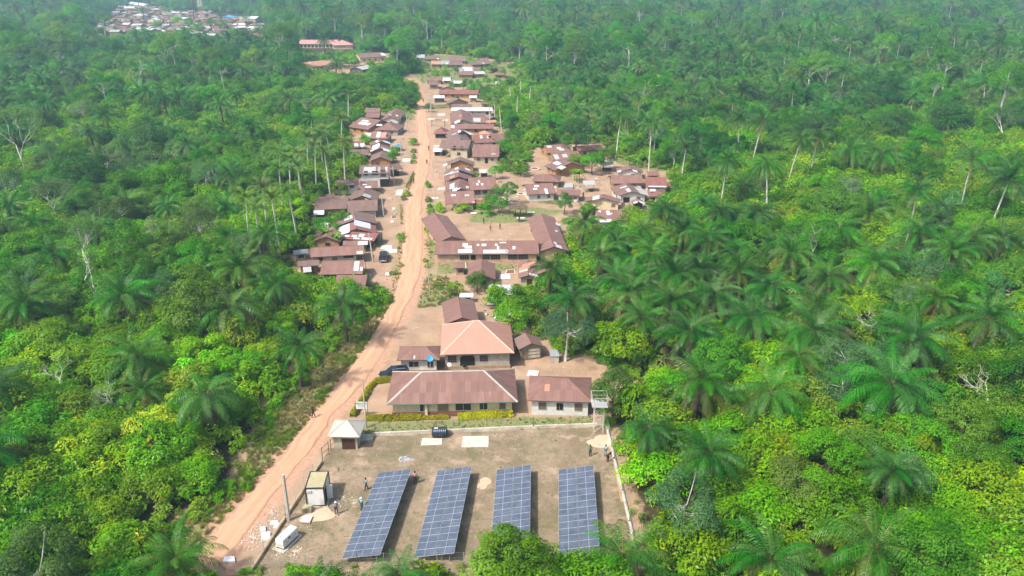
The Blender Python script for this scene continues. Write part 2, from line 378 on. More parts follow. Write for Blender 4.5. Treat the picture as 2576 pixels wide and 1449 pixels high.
ROAD = [  # y, left edge, right edge in the photo
 (1449,470,540),(1395,505,580),(1324,548,634),(1283,589,662),(1213,656,714),(1130,725,781),(1046,788,842),(1011,822,872),(942,877,934),(872,922,974),
 (830,950,996),(790,972,1018),(740,996,1042),(703,1008,1054),(664,1012,1065),(606,1017,1066),(547,1018,1062),(489,1029,1063),(445,1043,1076),(425,1051,1084),
 (364,1054,1084),(323,1051,1076),(282,1050,1073),(252,1053,1066),(232,1049,1060),(214,1042,1056),(203,1030,1046),(197,1012,1024),(193,1000,1008)]
def spline(rows, n=6):
    ys = [G(1288, r[0])[1] for r in rows]
    L = [G(r[1], r[0])[0] for r in rows]; R = [G(r[2], r[0])[0] for r in rows]
    t = np.linspace(0, len(rows) - 1, (len(rows) - 1) * n + 1)
    k = np.arange(len(rows)); yy = np.interp(t, k, ys)
    def sm(a):
        a = np.interp(t, k, a); b = a.copy()
        for _ in range(8): b[1:-1] = (b[:-2] + 2 * b[1:-1] + b[2:]) / 4
        return b
    return sm(L), sm(R), yy
RL, RR, RY = spline(ROAD)
ROADPOLY = [(a, y) for a, y in zip(RL, RY)] + [(a, y) for a, y in zip(RR[::-1], RY[::-1])]

def ground_material():
    m, nt, o = newmat("earth_and_leaf_litter"); p = wpos(nt)
    at = N(nt, "ShaderNodeVertexColor"); at.layer_name = "soil"; sp = N(nt, "ShaderNodeSeparateColor"); nt.links.new(at.outputs[0], sp.inputs[0])
    nb = noise(nt, 0.22, 6, 0.65, p); nf = noise(nt, 1.6, 5, 0.7, p); nx = noise(nt, 7.0, 3, 0.6, p)
    def edge(ch, w=0.45):
        v = mth(nt, 'ADD', ch, mth(nt, 'MULTIPLY', mth(nt, 'SUBTRACT', nb, 0.5), w * 1.4))
        v = mth(nt, 'ADD', v, mth(nt, 'MULTIPLY', mth(nt, 'SUBTRACT', nf, 0.5), w)); return ramp(nt, v, 0.40, 0.60)
    forest = mixc(nt, ramp(nt, nf, 0.35, 0.7), (0.028, 0.032, 0.014), (0.080, 0.052, 0.030))
    dirt = mixc(nt, ramp(nt, nb, 0.33, 0.68), (0.247, 0.163, 0.107), (0.375, 0.259, 0.172))
    dirt = mixc(nt, mth(nt, 'MULTIPLY', ramp(nt, nx, 0.45, 0.8), 0.35), dirt, (0.415, 0.295, 0.207))
    dirt = mixc(nt, mth(nt, 'MULTIPLY', ramp(nt, nf, 0.58, 0.78), 0.4), dirt, (0.160, 0.120, 0.080))
    red = mixc(nt, ramp(nt, nf, 0.35, 0.7), (0.335, 0.192, 0.120), (0.446, 0.287, 0.199))
    grass = mixc(nt, ramp(nt, nf, 0.35, 0.65), (0.120, 0.150, 0.045), (0.235, 0.210, 0.105))
    grass = mixc(nt, mth(nt, 'MULTIPLY', ramp(nt, nx, 0.4, 0.75), 0.6), grass, (0.110, 0.180, 0.040))
    c = mixc(nt, edge(sp.outputs[0]), forest, dirt)
    c = mixc(nt, edge(sp.outputs[1], 0.8), c, grass)
    c = mixc(nt, edge(sp.outputs[2], 0.35), c, red)
    bsdf(nt, o, c, 0.95, 0, nf, 0.5, 0.08, 0.1); return m
def smooth01(d, w): return np.clip(0.5 + 0.5 * d / w, 0, 1)
GRASSY = [  # grassy or weedy ground inside the clearing (photo points)
 [(370,1449),(405,1375),(430,1322),(585,1224),(670,1040),(795,885),(850,825),(915,785),(948,765),(985,745),(1000,760),(975,800),(925,865),(870,935),(815,1010),(720,1125),(650,1210),(585,1280),(540,1330),(495,1395),(470,1449)],
 [(905,1095),(905,1062),(1000,1060),(1300,1052),(1490,1048),(1500,1075),(1200,1085),(1000,1093)],
 [(1060,735),(1075,690),(1130,700),(1140,745),(1120,770),(1050,775)], [(1068,690),(1068,560),(1095,540),(1100,600),(1092,650),(1095,665)],
 [(1100,665),(1160,660),(1300,665),(1300,680),(1200,680),(1110,690)], [(1185,560),(1180,535),(1280,530),(1340,520),(1420,530),(1340,560)],
 [(985,700),(1000,640),(1005,590),(1012,590),(1008,700),(990,740)], [(1008,565),(1006,515),(1014,515),(1014,565)], [(1033,465),(1048,425),(1056,420),(1046,465)],
 [(1040,190),(1050,160),(1120,170),(1130,200),(1060,210)], [(985,285),(1000,270),(1048,262),(1046,300),(1010,305)], [(920,735),(960,720),(1000,735),(990,750),(950,760)],
 [(1400,880),(1380,850),(1480,885),(1590,930),(1600,960),(1540,905)], [(1540,400),(1600,400),(1680,430),(1640,430),(1560,412)], [(1020,470),(1040,430),(1045,440),(1030,480)],
 [(745,128),(800,140),(895,128),(870,134)], [(1215,222),(1330,188),(1300,165),(1175,140),(1050,135),(1040,150),(1060,165),(1100,190),(1140,215),(1190,226)], [(1250,262),(1300,330),(1310,370),(1262,395),(1262,330),(1240,290)], [(1085,265),(1130,262),(1130,272),(1090,275)], [(1380,500),(1460,505),(1400,515),(1350,510)]]
REDDISH = [[(840,1000),(900,910),(1000,760),(1045,740),(1040,780),(1010,840),(960,905),(930,945),(880,1010)],
 [(1040,720),(1062,640),(1072,640),(1078,700),(1120,690),(1130,710),(1050,735)], [(1060,430),(1100,425),(1120,450),(1115,470),(1066,470)],
 [(960,720),(960,690),(1010,690),(1005,735)], [(1010,410),(1050,400),(1048,430),(1010,440)], [(600,1290),(690,1215),(700,1230),(640,1330),(560,1400),(540,1395)]]
def hills(X, Y):
    m = np.clip((Y - 420) / 400, 0, 1)
    for c in WCL[1:]: m = m * np.clip(-polydist(X, Y, c) / 80, 0, 1)
    return m * (vnoise(X, Y, 140) * 6 - 3.5)
def build_ground():
    xs = np.concatenate([np.linspace(-2600, -90, 22), np.arange(-88, 128, 0.8), np.linspace(130, 2600, 22)])
    ys = np.concatenate([np.linspace(20, 60, 5), np.arange(62, 300, 0.8), np.arange(300, 560, 2.0), np.linspace(565, 1100, 60), np.linspace(1130, 5000, 24)])
    X, Y = np.meshgrid(xs, ys); nx, ny = len(xs), len(ys)
    d = np.full(X.shape, -50.0)
    for c in WCL[:4]: d = np.maximum(d, polydist(X, Y, c))
    d = np.maximum(d, np.where(vnoise(X, Y, 30) > .45, polydist(X, Y, WCL[4]), -50))
    g = np.full(X.shape, -50.0)
    for c in GRASSY: g = np.maximum(g, polydist(X, Y, g2(c)))
    r = polydist(X, Y, ROADPOLY) + 1.2
    for c in REDDISH: r = np.maximum(r, polydist(X, Y, g2(c)) * 0.6 - 0.6)
    sc = np.clip(Y / 150, 0.7, 4)
    colr = np.stack([smooth01(d, 3.0 * sc), smooth01(g, 2.5 * sc), smooth01(r, 2.2 * sc), np.ones_like(d)], -1)
    Z = (vnoise(X, Y, 9) - .5) * 0.22 * np.clip((np.abs(r) - 1) / 4, 0, 1) * 0.6
    Z = Z + hills(X, Y)
    idx = np.arange(nx * ny).reshape(ny, nx)
    Fq = np.stack([idx[:-1, :-1], idx[:-1, 1:], idx[1:, 1:], idx[1:, :-1]], -1).reshape(-1, 4)
    V = np.stack([X, Y, Z - 0.02], -1).reshape(-1, 3)
    me = mkmesh("ground", V, Fq, ground_material(), smooth=True)
    a = me.color_attributes.new("soil", 'FLOAT_COLOR', 'POINT'); a.data.foreach_set("color", colr.reshape(-1).astype(np.float32))
    tag(obj("ground", me), kind="structure")
build_ground()
def terrain_z(x, y):
    return hills(np.asarray(x, float), np.asarray(y, float)) - 0.02

def road_material():
    m, nt, o = newmat("laterite_road"); uv = N(nt, "ShaderNodeUVMap"); uv.uv_map = "suv"; p = wpos(nt)
    mp = N(nt, "ShaderNodeMapping"); mp.inputs["Scale"].default_value = (1.3, 0.055, 1); nt.links.new(uv.outputs[0], mp.inputs[0])
    rut = noise(nt, 1.0, 6, 0.62, mp.outputs[0], 0.4); nf = noise(nt, 1.1, 5, 0.65, p); nb = noise(nt, 0.10, 4, 0.6, p)
    c = mixc(nt, ramp(nt, rut, 0.32, 0.68), (0.368, 0.210, 0.126), (0.496, 0.313, 0.202))
    c = mixc(nt, mth(nt, 'MULTIPLY', ramp(nt, nf, 0.5, 0.8), 0.45), c, (0.512, 0.344, 0.233))
    c = mixc(nt, mth(nt, 'MULTIPLY', ramp(nt, nb, 0.45, 0.7), 0.5), c, (0.496, 0.290, 0.182))
    c = mixc(nt, mth(nt, 'MULTIPLY', ramp(nt, rut, 0.60, 0.85), 0.25), c, (0.352, 0.191, 0.113))
    h = mth(nt, 'ADD', rut, mth(nt, 'MULTIPLY', nf, 0.3)); bsdf(nt, o, c, 0.95, 0, h, 0.45, 0.06, 0.1); return m
def build_road():
    n = 17; V = []; UV = []; K = len(RY); s = 0
    # finer along the road
    t = np.linspace(0, K - 1, (K - 1) * 4 + 1); k = np.arange(K)
    L = np.interp(t, k, RL); R = np.interp(t, k, RR); Yc = np.interp(t, k, RY); K = len(t)
    L = L + (vnoise(Yc, Yc * 0, 3.2) - .5) * .8 + (vnoise(Yc, Yc * 0 + 9, .9) - .5) * .3
    R = R + (vnoise(Yc, Yc * 0 + 40, 3.2) - .5) * .8 + (vnoise(Yc, Yc * 0 + 33, .9) - .5) * .3
    for j in range(K):
        if j: s += math.hypot(L[j] - L[j - 1], Yc[j] - Yc[j - 1])
        for i in range(n):
            u = i / (n - 1); x = L[j] * (1 - u) + R[j] * u
            z = 0.05 + 0.10 * (1 - (2 * u - 1) ** 2) - 0.05 * math.exp(-((u - .3) / .06) ** 2) - 0.05 * math.exp(-((u - .66) / .06) ** 2) + 0.05 * float(vnoise(x, Yc[j], 1.7))
            if i in (0, n - 1): z = -0.12
            V.append((x, Yc[j], z)); UV.append(((R[j] - L[j]) * u, s))
    idx = np.arange(K * n).reshape(K, n)
    Fq = np.stack([idx[:-1, :-1], idx[:-1, 1:], idx[1:, 1:], idx[1:, :-1]], -1).reshape(-1, 4)
    tag(obj("road", mkmesh("road", V, Fq, road_material(), uv=np.array(UV)[Fq.ravel()], smooth=True)), kind="structure")
build_road()

def yard_material():
    m, nt, o = newmat("dry_mown_yard"); p = wpos(nt)
    nb = noise(nt, 0.16, 5, 0.6, p, 0.5); nf = noise(nt, 1.3, 6, 0.7, p); nx = noise(nt, 5.5, 4, 0.65, p); nq = noise(nt, 0.33, 4, 0.6, p); nz = noise(nt, 0.11, 3, 0.5, p)
    c = mixc(nt, ramp(nt, nb, 0.40, 0.60), (0.180, 0.140, 0.092), (0.285, 0.215, 0.150))
    c = mixc(nt, mth(nt, 'MULTIPLY', ramp(nt, nf, 0.42, 0.70), .8), c, (0.135, 0.110, 0.062))
    c = mixc(nt, mth(nt, 'MULTIPLY', ramp(nt, nx, 0.50, 0.72), 0.5), c, (0.36, 0.28, 0.20))
    c = mixc(nt, mth(nt, 'MULTIPLY', ramp(nt, nq, 0.56, 0.64), 0.65), c, (0.38, 0.28, 0.20))
    c = mixc(nt, mth(nt, 'MULTIPLY', ramp(nt, nq, 0.44, 0.36), 0.55), c, (0.10, 0.105, 0.042))
    c = mixc(nt, mth(nt, 'MULTIPLY', ramp(nt, nz, 0.50, 0.62), 0.35), c, (0.12, 0.11, 0.055))
    bsdf(nt, o, c, 0.95, 0, nx, 0.6, 0.06, 0.08); return m
YARD = [(632,1440),(807,1168),(822,1128),(905,1118),(942,1096),(1100,1090),(1342,1078),(1520,1071),(1536,1074),(1545,1160),(1565,1240),(1583,1318),(1600,1400),(1610,1470),(620,1470)]
def build_yard():
    poly = g2(YARD); xs = np.arange(-28, 22, 0.5); ys = np.arange(64, 97, 0.5)
    X, Y = np.meshgrid(xs, ys); d = polydist(X, Y, poly)
    Z = 0.06 + (vnoise(X, Y, 1.4) - .5) * 0.05 + (vnoise(X, Y, 6) - .5) * 0.08
    Z = np.where(d < 0, -0.25, Z)
    idx = np.arange(X.size).reshape(X.shape)
    Fq = np.stack([idx[:-1, :-1], idx[:-1, 1:], idx[1:, 1:], idx[1:, :-1]], -1).reshape(-1, 4)
    keep = (d.ravel()[Fq] > -0.7).any(1)
    tag(obj("yard", mkmesh("yard", np.stack([X, Y, Z], -1).reshape(-1, 3), Fq[keep], yard_material(), smooth=True)), kind="structure")
build_yard()

# ------------------------------------------------------------------ houses
R0 = random.Random(11)
def clip(poly, a, b, c):
    """keep the part of a 2D polygon where a*x+b*y<=c"""
    out = []
    for i in range(len(poly)):
        p, q = poly[i], poly[(i + 1) % len(poly)]
        dp, dq = a * p[0] + b * p[1] - c, a * q[0] + b * q[1] - c
        if dp <= 0: out.append(p)
        if dp * dq < 0:
            t = dp / (dp - dq); out.append((p[0] + t * (q[0] - p[0]), p[1] + t * (q[1] - p[1])))
    return out
def slope_sheets(poly, w, rows):
    """cut a roof slope (3D polygon, first edge = eave) into rows of roofing sheets; yields (3D polygon, uv)"""
    p0, p1 = Vector(poly[0]), Vector(poly[1]); e = (p1 - p0).normalized(); nn = Vector((0, 0, 0))
    for i in range(len(poly)):
        nn += (Vector(poly[i]) - p0).cross(Vector(poly[(i + 1) % len(poly)]) - p0)
    nn.normalize(); nn = nn if nn.z > 0 else -nn
    s = nn.cross(e); s = s if s.z > 0 else -s
    q = [((Vector(p) - p0).dot(e), (Vector(p) - p0).dot(s)) for p in poly]
    u0 = min(a for a, b in q); u1 = max(a for a, b in q); v1 = max(b for a, b in q); h = v1 / rows
    out = []
    for r in range(rows):
        k0 = int((u1 - u0) / w) + 1; off = 0.0
        for k in range(-1, k0 + 1):
            a0 = u0 + k * w + off
            c = clip(clip(clip(clip(q, -1, 0, -a0), 1, 0, a0 + w), 0, -1, -r * h), 0, 1, (r + 1) * h)
            if len(c) >= 3:
                ar = abs(sum(c[i][0] * c[(i + 1) % len(c)][1] - c[(i + 1) % len(c)][0] * c[i][1] for i in range(len(c)))) / 2
                if ar > 0.02: out.append(([p0 + e * x + s * y for x, y in c], c, r))
    return out, nn
WINM = {}
def window_parts(root, c, nrm_rot, w, h, kind):
    """a window or door on a wall: frame > pane; c centre on the wall face, nrm_rot turns -Y to the wall's outward normal"""
    key = (round(w, 1), round(h, 1), kind)
    if key not in WINM:
        fr = MB(); t = 0.07; fm = {'door': M['woodd'], 'doorg': M['frame'], 'win': M['frame'], 'glass': M['framew'], 'hole': M['woodd'], 'bars': M['frame'], 'shut': M['frame']}[kind]
        for sx in (-1, 1): fr.box((sx * (w / 2 + t / 2), 0, 0), (t, .10, h + 2 * t), fm)
        for sz in (-1, 1): fr.box((0, 0, sz * (h / 2 + t / 2)), (w, .10, t), fm)
        if kind in ('glass', 'win', 'bars'): fr.box((0, -.01, 0), (.05, .06, h), fm)
        if kind == 'bars':
            for q in (-.25, .25): fr.box((q * w, -.01, 0), (.05, .06, h), fm)
            for q in (-.17, .17): fr.box((0, -.012, q * h), (w, .05, .05), fm)
        pn = MB(); pm = {'door': M['door'], 'doorg': M['doorg'], 'win': M['glass'], 'glass': M['glass'], 'hole': M['hole'], 'bars': M['hole'], 'shut': M['shutter']}[kind]
        pn.box((0, 0.02, 0), (w, .05, h), pm)
        WINM[key] = (fr.mesh("frame"), pn.mesh("pane"))
    fm, pm = WINM[key]; nm = "door" if kind in ('door', 'doorg') or (kind == 'hole' and h > 1.5) else "window"
    f = obj(nm, fm, root, c, (0, 0, nrm_rot)); obj("panel" if nm == "door" else "pane", pm, f)
HOUSES = []
def house(row, FL, FR, yt, kind='gx', ze=2.5, pitch=0.42, ov=0.55, roof='rustd', wall='mud', wins=None, rwins=None, lwins=None, patches=(), wp=0.05,
          sheets=False, ridge=None, name='house', label=None, cat='house', depth=None, plinth=None, desc=None, gable=None, porch=False, yaw=None, cols=None, fascia=None):
    if row not in ('N', 'T', 'F'): ze *= .78
    A = G(FL[0], FL[1], ze); B = G(FR[0], FR[1], ze); u = Vector((B.x - A.x, B.y - A.y, 0)); Wd = u.length; u.normalize(); v = Vector((-u.y, u.x, 0))
    mid = (A + B) / 2
    D = depth
    if D is None:
        def top(D):
            if kind in ('gx', 'hip'): return min(P(*(mid + v * D / 2 + Vector((0, 0, pitch * D / 2))))[1], P(*(mid + v * D))[1])
            if kind == 'gy': return P(*(mid + v * D + Vector((0, 0, pitch * Wd / 2))))[1]
            if kind == 'shed': return P(*(mid + v * D + Vector((0, 0, pitch * D))))[1]
            return P(*(mid + v * D))[1]
        lo, hi = 1.0, 40.0
        for _ in range(40):
            m_ = (lo + hi) / 2
            if top(m_) > yt: lo = m_
            else: hi = m_
        D = max(1.6, min(lo, 26 if kind == 'gy' else 15))
    c = mid + v * D / 2; rz = math.atan2(u.y, u.x)
    root = thing(name, label or '', cat, (c.x, c.y, 0), rz)
    x0, x1, y0, y1 = -Wd / 2, Wd / 2, -D / 2, D / 2
    slopes = []; zr = ze
    if kind == 'gx':
        zr = ze + pitch * D / 2
        slopes = [[(x0, y0, ze), (x1, y0, ze), (x1, 0, zr), (x0, 0, zr)], [(x1, y1, ze), (x0, y1, ze), (x0, 0, zr), (x1, 0, zr)]]; ridges = [((x0, 0, zr), (x1, 0, zr))]
    elif kind == 'gy':
        zr = ze + pitch * Wd / 2
        slopes = [[(x0, y1, ze), (x0, y0, ze), (0, y0, zr), (0, y1, zr)], [(x1, y0, ze), (x1, y1, ze), (0, y1, zr), (0, y0, zr)]]; ridges = [((0, y0, zr), (0, y1, zr))]
    elif kind == 'shed':
        zr = ze + pitch * D; slopes = [[(x0, y0, ze), (x1, y0, ze), (x1, y1, zr), (x0, y1, zr)]]; ridges = []
    else:
        if Wd >= D:
            zr = ze + pitch * D / 2; r = max(0.01, (Wd - D * 0.95) / 2); ra, rb = (-r, 0, zr), (r, 0, zr)
            slopes = [[(x0, y0, ze), (x1, y0, ze), rb, ra], [(x1, y0, ze), (x1, y1, ze), rb], [(x1, y1, ze), (x0, y1, ze), ra, rb], [(x0, y1, ze), (x0, y0, ze), ra]]
        else:
            zr = ze + pitch * Wd / 2; r = max(0.01, (D - Wd * 0.95) / 2); ra, rb = (0, -r, zr), (0, r, zr)
            slopes = [[(x0, y0, ze), (x1, y0, ze), ra], [(x1, y0, ze), (x1, y1, ze), rb, ra], [(x1, y1, ze), (x0, y1, ze), rb], [(x0, y1, ze), (x0, y0, ze), ra, rb]]
        ridges = [(ra, rb)] + [((x0, y0, ze), ra), ((x1, y0, ze), ra if Wd < D else rb), ((x1, y1, ze), rb), ((x0, y1, ze), rb if Wd < D else ra)]
    # roof: a solid deck under a skin of corrugated sheets
    rm = M[roof]; dk = MB()
    for s in slopes: dk.prism([(p[0], p[1], p[2] - 0.012) for p in s], 0.07, fascia or M['fascia'])
    if sheets:
        rf = dk.build("roof", root)
        for s in slopes:
            L = slope_sheets(s, 0.92, max(1, round((Vector(s[2]) - Vector(s[1])).length / 2.3)))
            for pts, uv, r in L[0]:
                lift = 0.012 + R0.random() * 0.022 + r * 0.004; n_ = L[1]
                me = mkmesh("roof_sheet", [tuple(p + n_ * lift) for p in pts], [tuple(range(len(pts)))], [rm], tone=[R0.random()], uv=uv)
                obj("roof_sheet", me, rf)
    else:
        V, Fs, T, UV = [], [], [], []; wt = R0.random()
        for si, s in enumerate(slopes):
            L = slope_sheets(s, 0.85, max(1, round((Vector(s[2]) - Vector(s[1])).length / 2.3)))
            for pts, uv, r in L[0]:
                b = len(V); lf = R0.random() * .02; V += [tuple(p + L[1] * (0.012 + lf)) for p in pts]; Fs.append(tuple(range(b, b + len(pts)))); UV += [(a + si * 31 + wt * 50, c_ + wt * 20) for a, c_ in uv]
                T.append(2.0 if R0.random() < wp * .4 else (R0.random() * .7 + .3 * wt))
        nb = len(V); i1 = [0] * len(Fs); V += dk.V; Fs += [tuple(k + nb for k in f) for f in dk.F]; i1 += [1] * len(dk.F); T += [0] * len(dk.F)
        UV += [(0, 0)] * sum(len(f) for f in dk.F)
        rf = obj("roof", mkmesh("roof", V, Fs, [rm, fascia or M['fascia']], i1, tone=T, uv=UV), root)
    Minv = Matrix.Translation((c.x, c.y, 0)) @ Matrix.Rotation(rz, 4, 'Z'); Minv_i = Minv.inverted()
    for pt in patches:   # single replaced sheets, seen in the photo: (x0,y0,x1,y1[,material[,slope]])
        si = pt[5] if len(pt) > 5 else 0; s = slopes[si]; pm = M[pt[4] if len(pt) > 4 and pt[4] else 'zincw']
        q0, q1, q2 = [Minv @ Vector(p) for p in s[:3]]; n_ = (q1 - q0).cross(q2 - q0).normalized(); n_ = n_ if n_.z > 0 else -n_
        ctr = RAYP((pt[0] + pt[2]) / 2, (pt[1] + pt[3]) / 2, q0, n_); e = (q1 - q0).normalized(); t = n_.cross(e)
        if t.z < 0: t = -t
        ax = RAYP(pt[2], (pt[1] + pt[3]) / 2, q0, n_); ay = RAYP((pt[0] + pt[2]) / 2, pt[1], q0, n_)
        hx = max(abs((ax - ctr).dot(e)), abs((ay - ctr).dot(e))); hy = max(abs((ay - ctr).dot(t)), abs((ax - ctr).dot(t)))
        P4 = [Minv_i @ (ctr + n_ * 0.06 + e * (hx * a * .9) + t * (hy * b * .85)) for a, b in ((-1, -1), (1, -1), (1, 1), (-1, 1))]
        V = [tuple(p) for p in P4] + [(p.x, p.y, p.z - .03) for p in P4]
        Fs = [(0, 1, 2, 3)] + [(k, k + 4, (k + 1) % 4 + 4, (k + 1) % 4) for k in range(4)]
        uvq = [(0, 0), (hx * 2, 0), (hx * 2, hy * 2), (0, hy * 2)] + [(0, 0)] * 16
        obj("roof_sheet", mkmesh("roof_sheet", V, Fs, [pm], tone=[R0.random() * .8] * 5, uv=uvq), rf)
    for a, b in ridges:
        if ridge or D > 5:
            a_, b_ = Vector(a), Vector(b); d = (b_ - a_)
            if d.length > .5:
                mbb = MB(); w = 0.16 if not sheets else 0.2; side = d.cross(Vector((0, 0, 1))).normalized() * w; up = Vector((0, 0, .07)); dn = Vector((0, 0, -.02))
                mbb.poly([a_ + side + dn, b_ + side + dn, b_ + up, a_ + up], M[ridge or 'ridger']); mbb.poly([a_ + up, b_ + up, b_ - side + dn, a_ - side + dn], M[ridge or 'ridger'])
                mbb.build("ridge_cap", rf)
    # walls
    ox = min(ov, Wd * .2); oy = min(ov, D * .2); wx0, wx1, wy0, wy1 = x0 + ox, x1 - ox, y0 + oy, y1 - oy
    if porch: wx1 -= porch if porch > 0 else 0; wx0 -= porch if porch < 0 else 0
    wm = M[wall]; wb = MB(); zt = ze - 0.10
    if kind == 'shed': zt = ze - 0.05
    for (a, b) in (((wx0, wy0), (wx1, wy0)), ((wx1, wy0), (wx1, wy1)), ((wx1, wy1), (wx0, wy1)), ((wx0, wy1), (wx0, wy0))):
        za = zb = zt + (oy * pitch if kind in ('gx', 'hip') else 0)
        if kind == 'gy' : za = zb = zt + ox * pitch
        if kind == 'shed': za = ze - .06 + pitch * (a[1] - y0); zb = ze - .06 + pitch * (b[1] - y0)
        pts = [(a[0], a[1], 0), (b[0], b[1], 0), (b[0], b[1], zb)]
        if kind == 'gx' and a[0] == b[0]: pts.append((a[0], 0, zr - .11))
        if kind == 'gy' and a[1] == b[1]: pts.append(((0), a[1], zr - .11))
        pts.append((a[0], a[1], za)); wb.poly(pts, wm)
    wl = wb.build("wall", root)
    if plinth:
        pb = MB(); ph, pmn = plinth; t = .12
        pb.box(((wx0 + wx1) / 2, wy0 - t / 2, ph / 2), (wx1 - wx0 + 2 * t, t, ph), M[pmn]); pb.box((wx1 + t / 2, (wy0 + wy1) / 2, ph / 2), (t, wy1 - wy0, ph), M[pmn]); pb.box((wx0 - t / 2, (wy0 + wy1) / 2, ph / 2), (t, wy1 - wy0, ph), M[pmn])
        pb.build("plinth", root)
    if wins is None:
        n = max(1, int(Wd / 4)); wins = [((i + .5 + R0.uniform(-.15, .15)) / n, R0.choice(['shut', 'win', 'hole', 'door']) ) for i in range(n)]
    def put(lst, fx, rot, ln):
        for w_ in lst:
            k = w_[1]; dr = k in ('door', 'doorg') or (k == 'hole' and len(w_) > 3 and w_[3] > 1.5)
            ww = w_[2] if len(w_) > 2 else (0.9 if dr else 1.0); hh = w_[3] if len(w_) > 3 else (1.95 if dr else 0.9)
            zc = w_[4] if len(w_) > 4 else (hh / 2 + .05 if dr else 1.45)
            q_ = min(1.0, (ze - .12) / 2.4); window_parts(root, (*fx(w_[0]), zc * q_), rot, ww, hh * q_, k)
    put(wins, lambda t: (wx0 + (wx1 - wx0) * t, wy0 - .02), 0, 0)
    if rwins is None: rwins = [(t, R0.choice(['door', 'shut', 'win'])) for t in ((.3, .72) if D > 5 else (.5,))]
    if lwins is None: lwins = [(t, R0.choice(['shut', 'win'])) for t in ((.3, .72) if D > 5 else (.5,))]
    put(rwins, lambda t: (wx1 + .02, wy0 + (wy1 - wy0) * t), math.pi / 2, 1)
    put(lwins, lambda t: (wx0 - .02, wy0 + (wy1 - wy0) * t), -math.pi / 2, 1)
    if porch:
        pb_x = x1 - .25 if porch > 0 else x0 + .25
        n = max(2, int(D / 2.5) + 1)
        for i in range(n):
            yy = wy0 + (wy1 - wy0) * i / (n - 1); ps = MB(); ps.bar((pb_x, yy, 0), (pb_x, yy, ze - (.0 if kind != 'gy' else -.0) - .06), .14, M['wood']); ps.build("porch_post", root)
    HOUSES.append(dict(o=root, row=row, kind=kind, roof=roof, wall=wall, W=Wd, D=D, desc=desc, patches=len(patches), c=c, label=label, ze=ze, porch=porch))
    return root, Minv, (wx0, wx1, wy0, wy1, zr)
# ------------------------------------------------------------------ the near buildings, one by one
r1, M1, e1 = house('N', (971.2,1018.4), (1302.8,1011), 931, 'hip', 2.5, 0.50, 0.8, 'rust', 'cream', sheets=True, ridge='ridge', name='long_hall',
    label='long cream hall under a streaked maroon hipped roof beside the yellow hedge', cat='building', wp=0,
    wins=[(.26,'glass',1.1,1.2,1.45),(.42,'doorg',1.4,2.1),(.59,'glass',2.2,1.2,1.5),(.76,'glass',1.1,1.1,1.5),(.92,'shut',.8,1.0,1.5)],
    rwins=[(.3,'shut'),(.7,'shut')], lwins=[(.5,'doorg')], plinth=(.75,'maroon'), fascia=M['green'])
b = MB(); b.box((-3.75, e1[2] - .22, 1.25), (.38, .3, 2.5), M['cream']); b.build("pilaster", r1)
r2, M2, e2 = house('N', (1107.7,892.8), (1293.5,888.2), 806.5, 'hip', 2.9, 0.56, 0.7, 'salmon', 'greywall', sheets=False, ridge='ridgep', name='house',
    label='large grey house under a smooth salmon pink hipped roof with an arched porch', wp=0,
    wins=[(.11,'bars',1.3,1.1,1.75),(.60,'bars',1.2,1.0,1.75)], rwins=[(.3,'bars'),(.7,'bars')], lwins=[(.5,'bars')], plinth=(.5,'dirtpl'), fascia=M['woodd'])
# the arched porch mouth: pale surround, unlit recess, things stored inside
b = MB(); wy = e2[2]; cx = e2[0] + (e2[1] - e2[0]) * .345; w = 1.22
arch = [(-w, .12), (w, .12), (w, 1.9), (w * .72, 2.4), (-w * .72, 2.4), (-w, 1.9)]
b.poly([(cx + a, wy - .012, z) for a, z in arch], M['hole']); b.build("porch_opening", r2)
b = MB()
for i in range(1, 6):
    a0, z0 = arch[i]; a1, z1 = arch[(i + 1) % 6]
    b.bar((cx + a0, wy - .04, z0), (cx + a1, wy - .04, z1), .12, M['greywall'])
b.build("porch_surround", r2)
b = MB(); b.tube([(cx - .55, wy - .25, .5), (cx - .55, wy - .25, .75)], [.28, .3], M['black'], 10); b.build("basin", r2)
house('N', (1119,816), (1206,811), 746, 'gy', 2.7, 0.36, 0.5, 'rust', 'mud', name='house', ridge='ridger', wp=0.01,
    label='long brown-roofed wing running back behind the salmon pink roof', rwins=[(.1,'door'),(.3,'win'),(.5,'door'),(.75,'win')])
house('N', (997.6,906.8), (1106,905.7), 871, 'hip', 2.4, 0.45, 0.6, 'rust', 'white', name='house', ridge='ridger', wp=0.01,
    label='small white house under a maroon hipped roof with a blue satellite dish', wins=[(.36,'glass',1.5,1.0,1.45),(.83,'win',.8,1.1,1.45)],
    patches=[(1040,894,1045,904,'zinc')], plinth=(.4,'dirtpl'))
house('N', (1326.6,1007.4), (1491,1013), 947.5, 'hip', 2.6, 0.46, 0.6, 'rust', 'white', sheets=True, name='house', ridge='ridger',
    label='white house under a patched maroon roof behind the water tower', wins=[(.19,'shut',1.0,1.1,1.45),(.50,'hole',.8,.95,1.45),(.47,'shut',.3,.95,1.45),(.83,'shut',1.0,1.1,1.45)],
    patches=[(1369,965,1384,986,'orange')])
r6, M6, e6 = house('N', (1305,880), (1368.6,873), 838, 'gy', 2.2, 0.42, 0.4, 'rustd', 'wood', name='plank_shed', ridge='ridger', wp=0.02,
    label='weathered plank shed under a rusty gable roof beside the grey tree', cat='shed', wins=[(.2,'doorg',.8,1.8)], rwins=[], lwins=[])
for k in range(9):
    b = MB(); b.box((.55, e6[2] - .06, .22 + k * .2), (1.9, .04 + (k % 3) * .02, .165), M['slab'] if k % 3 else M['wood'], ry=(R0.random() - .5) * .05); b.build("plank", r6)
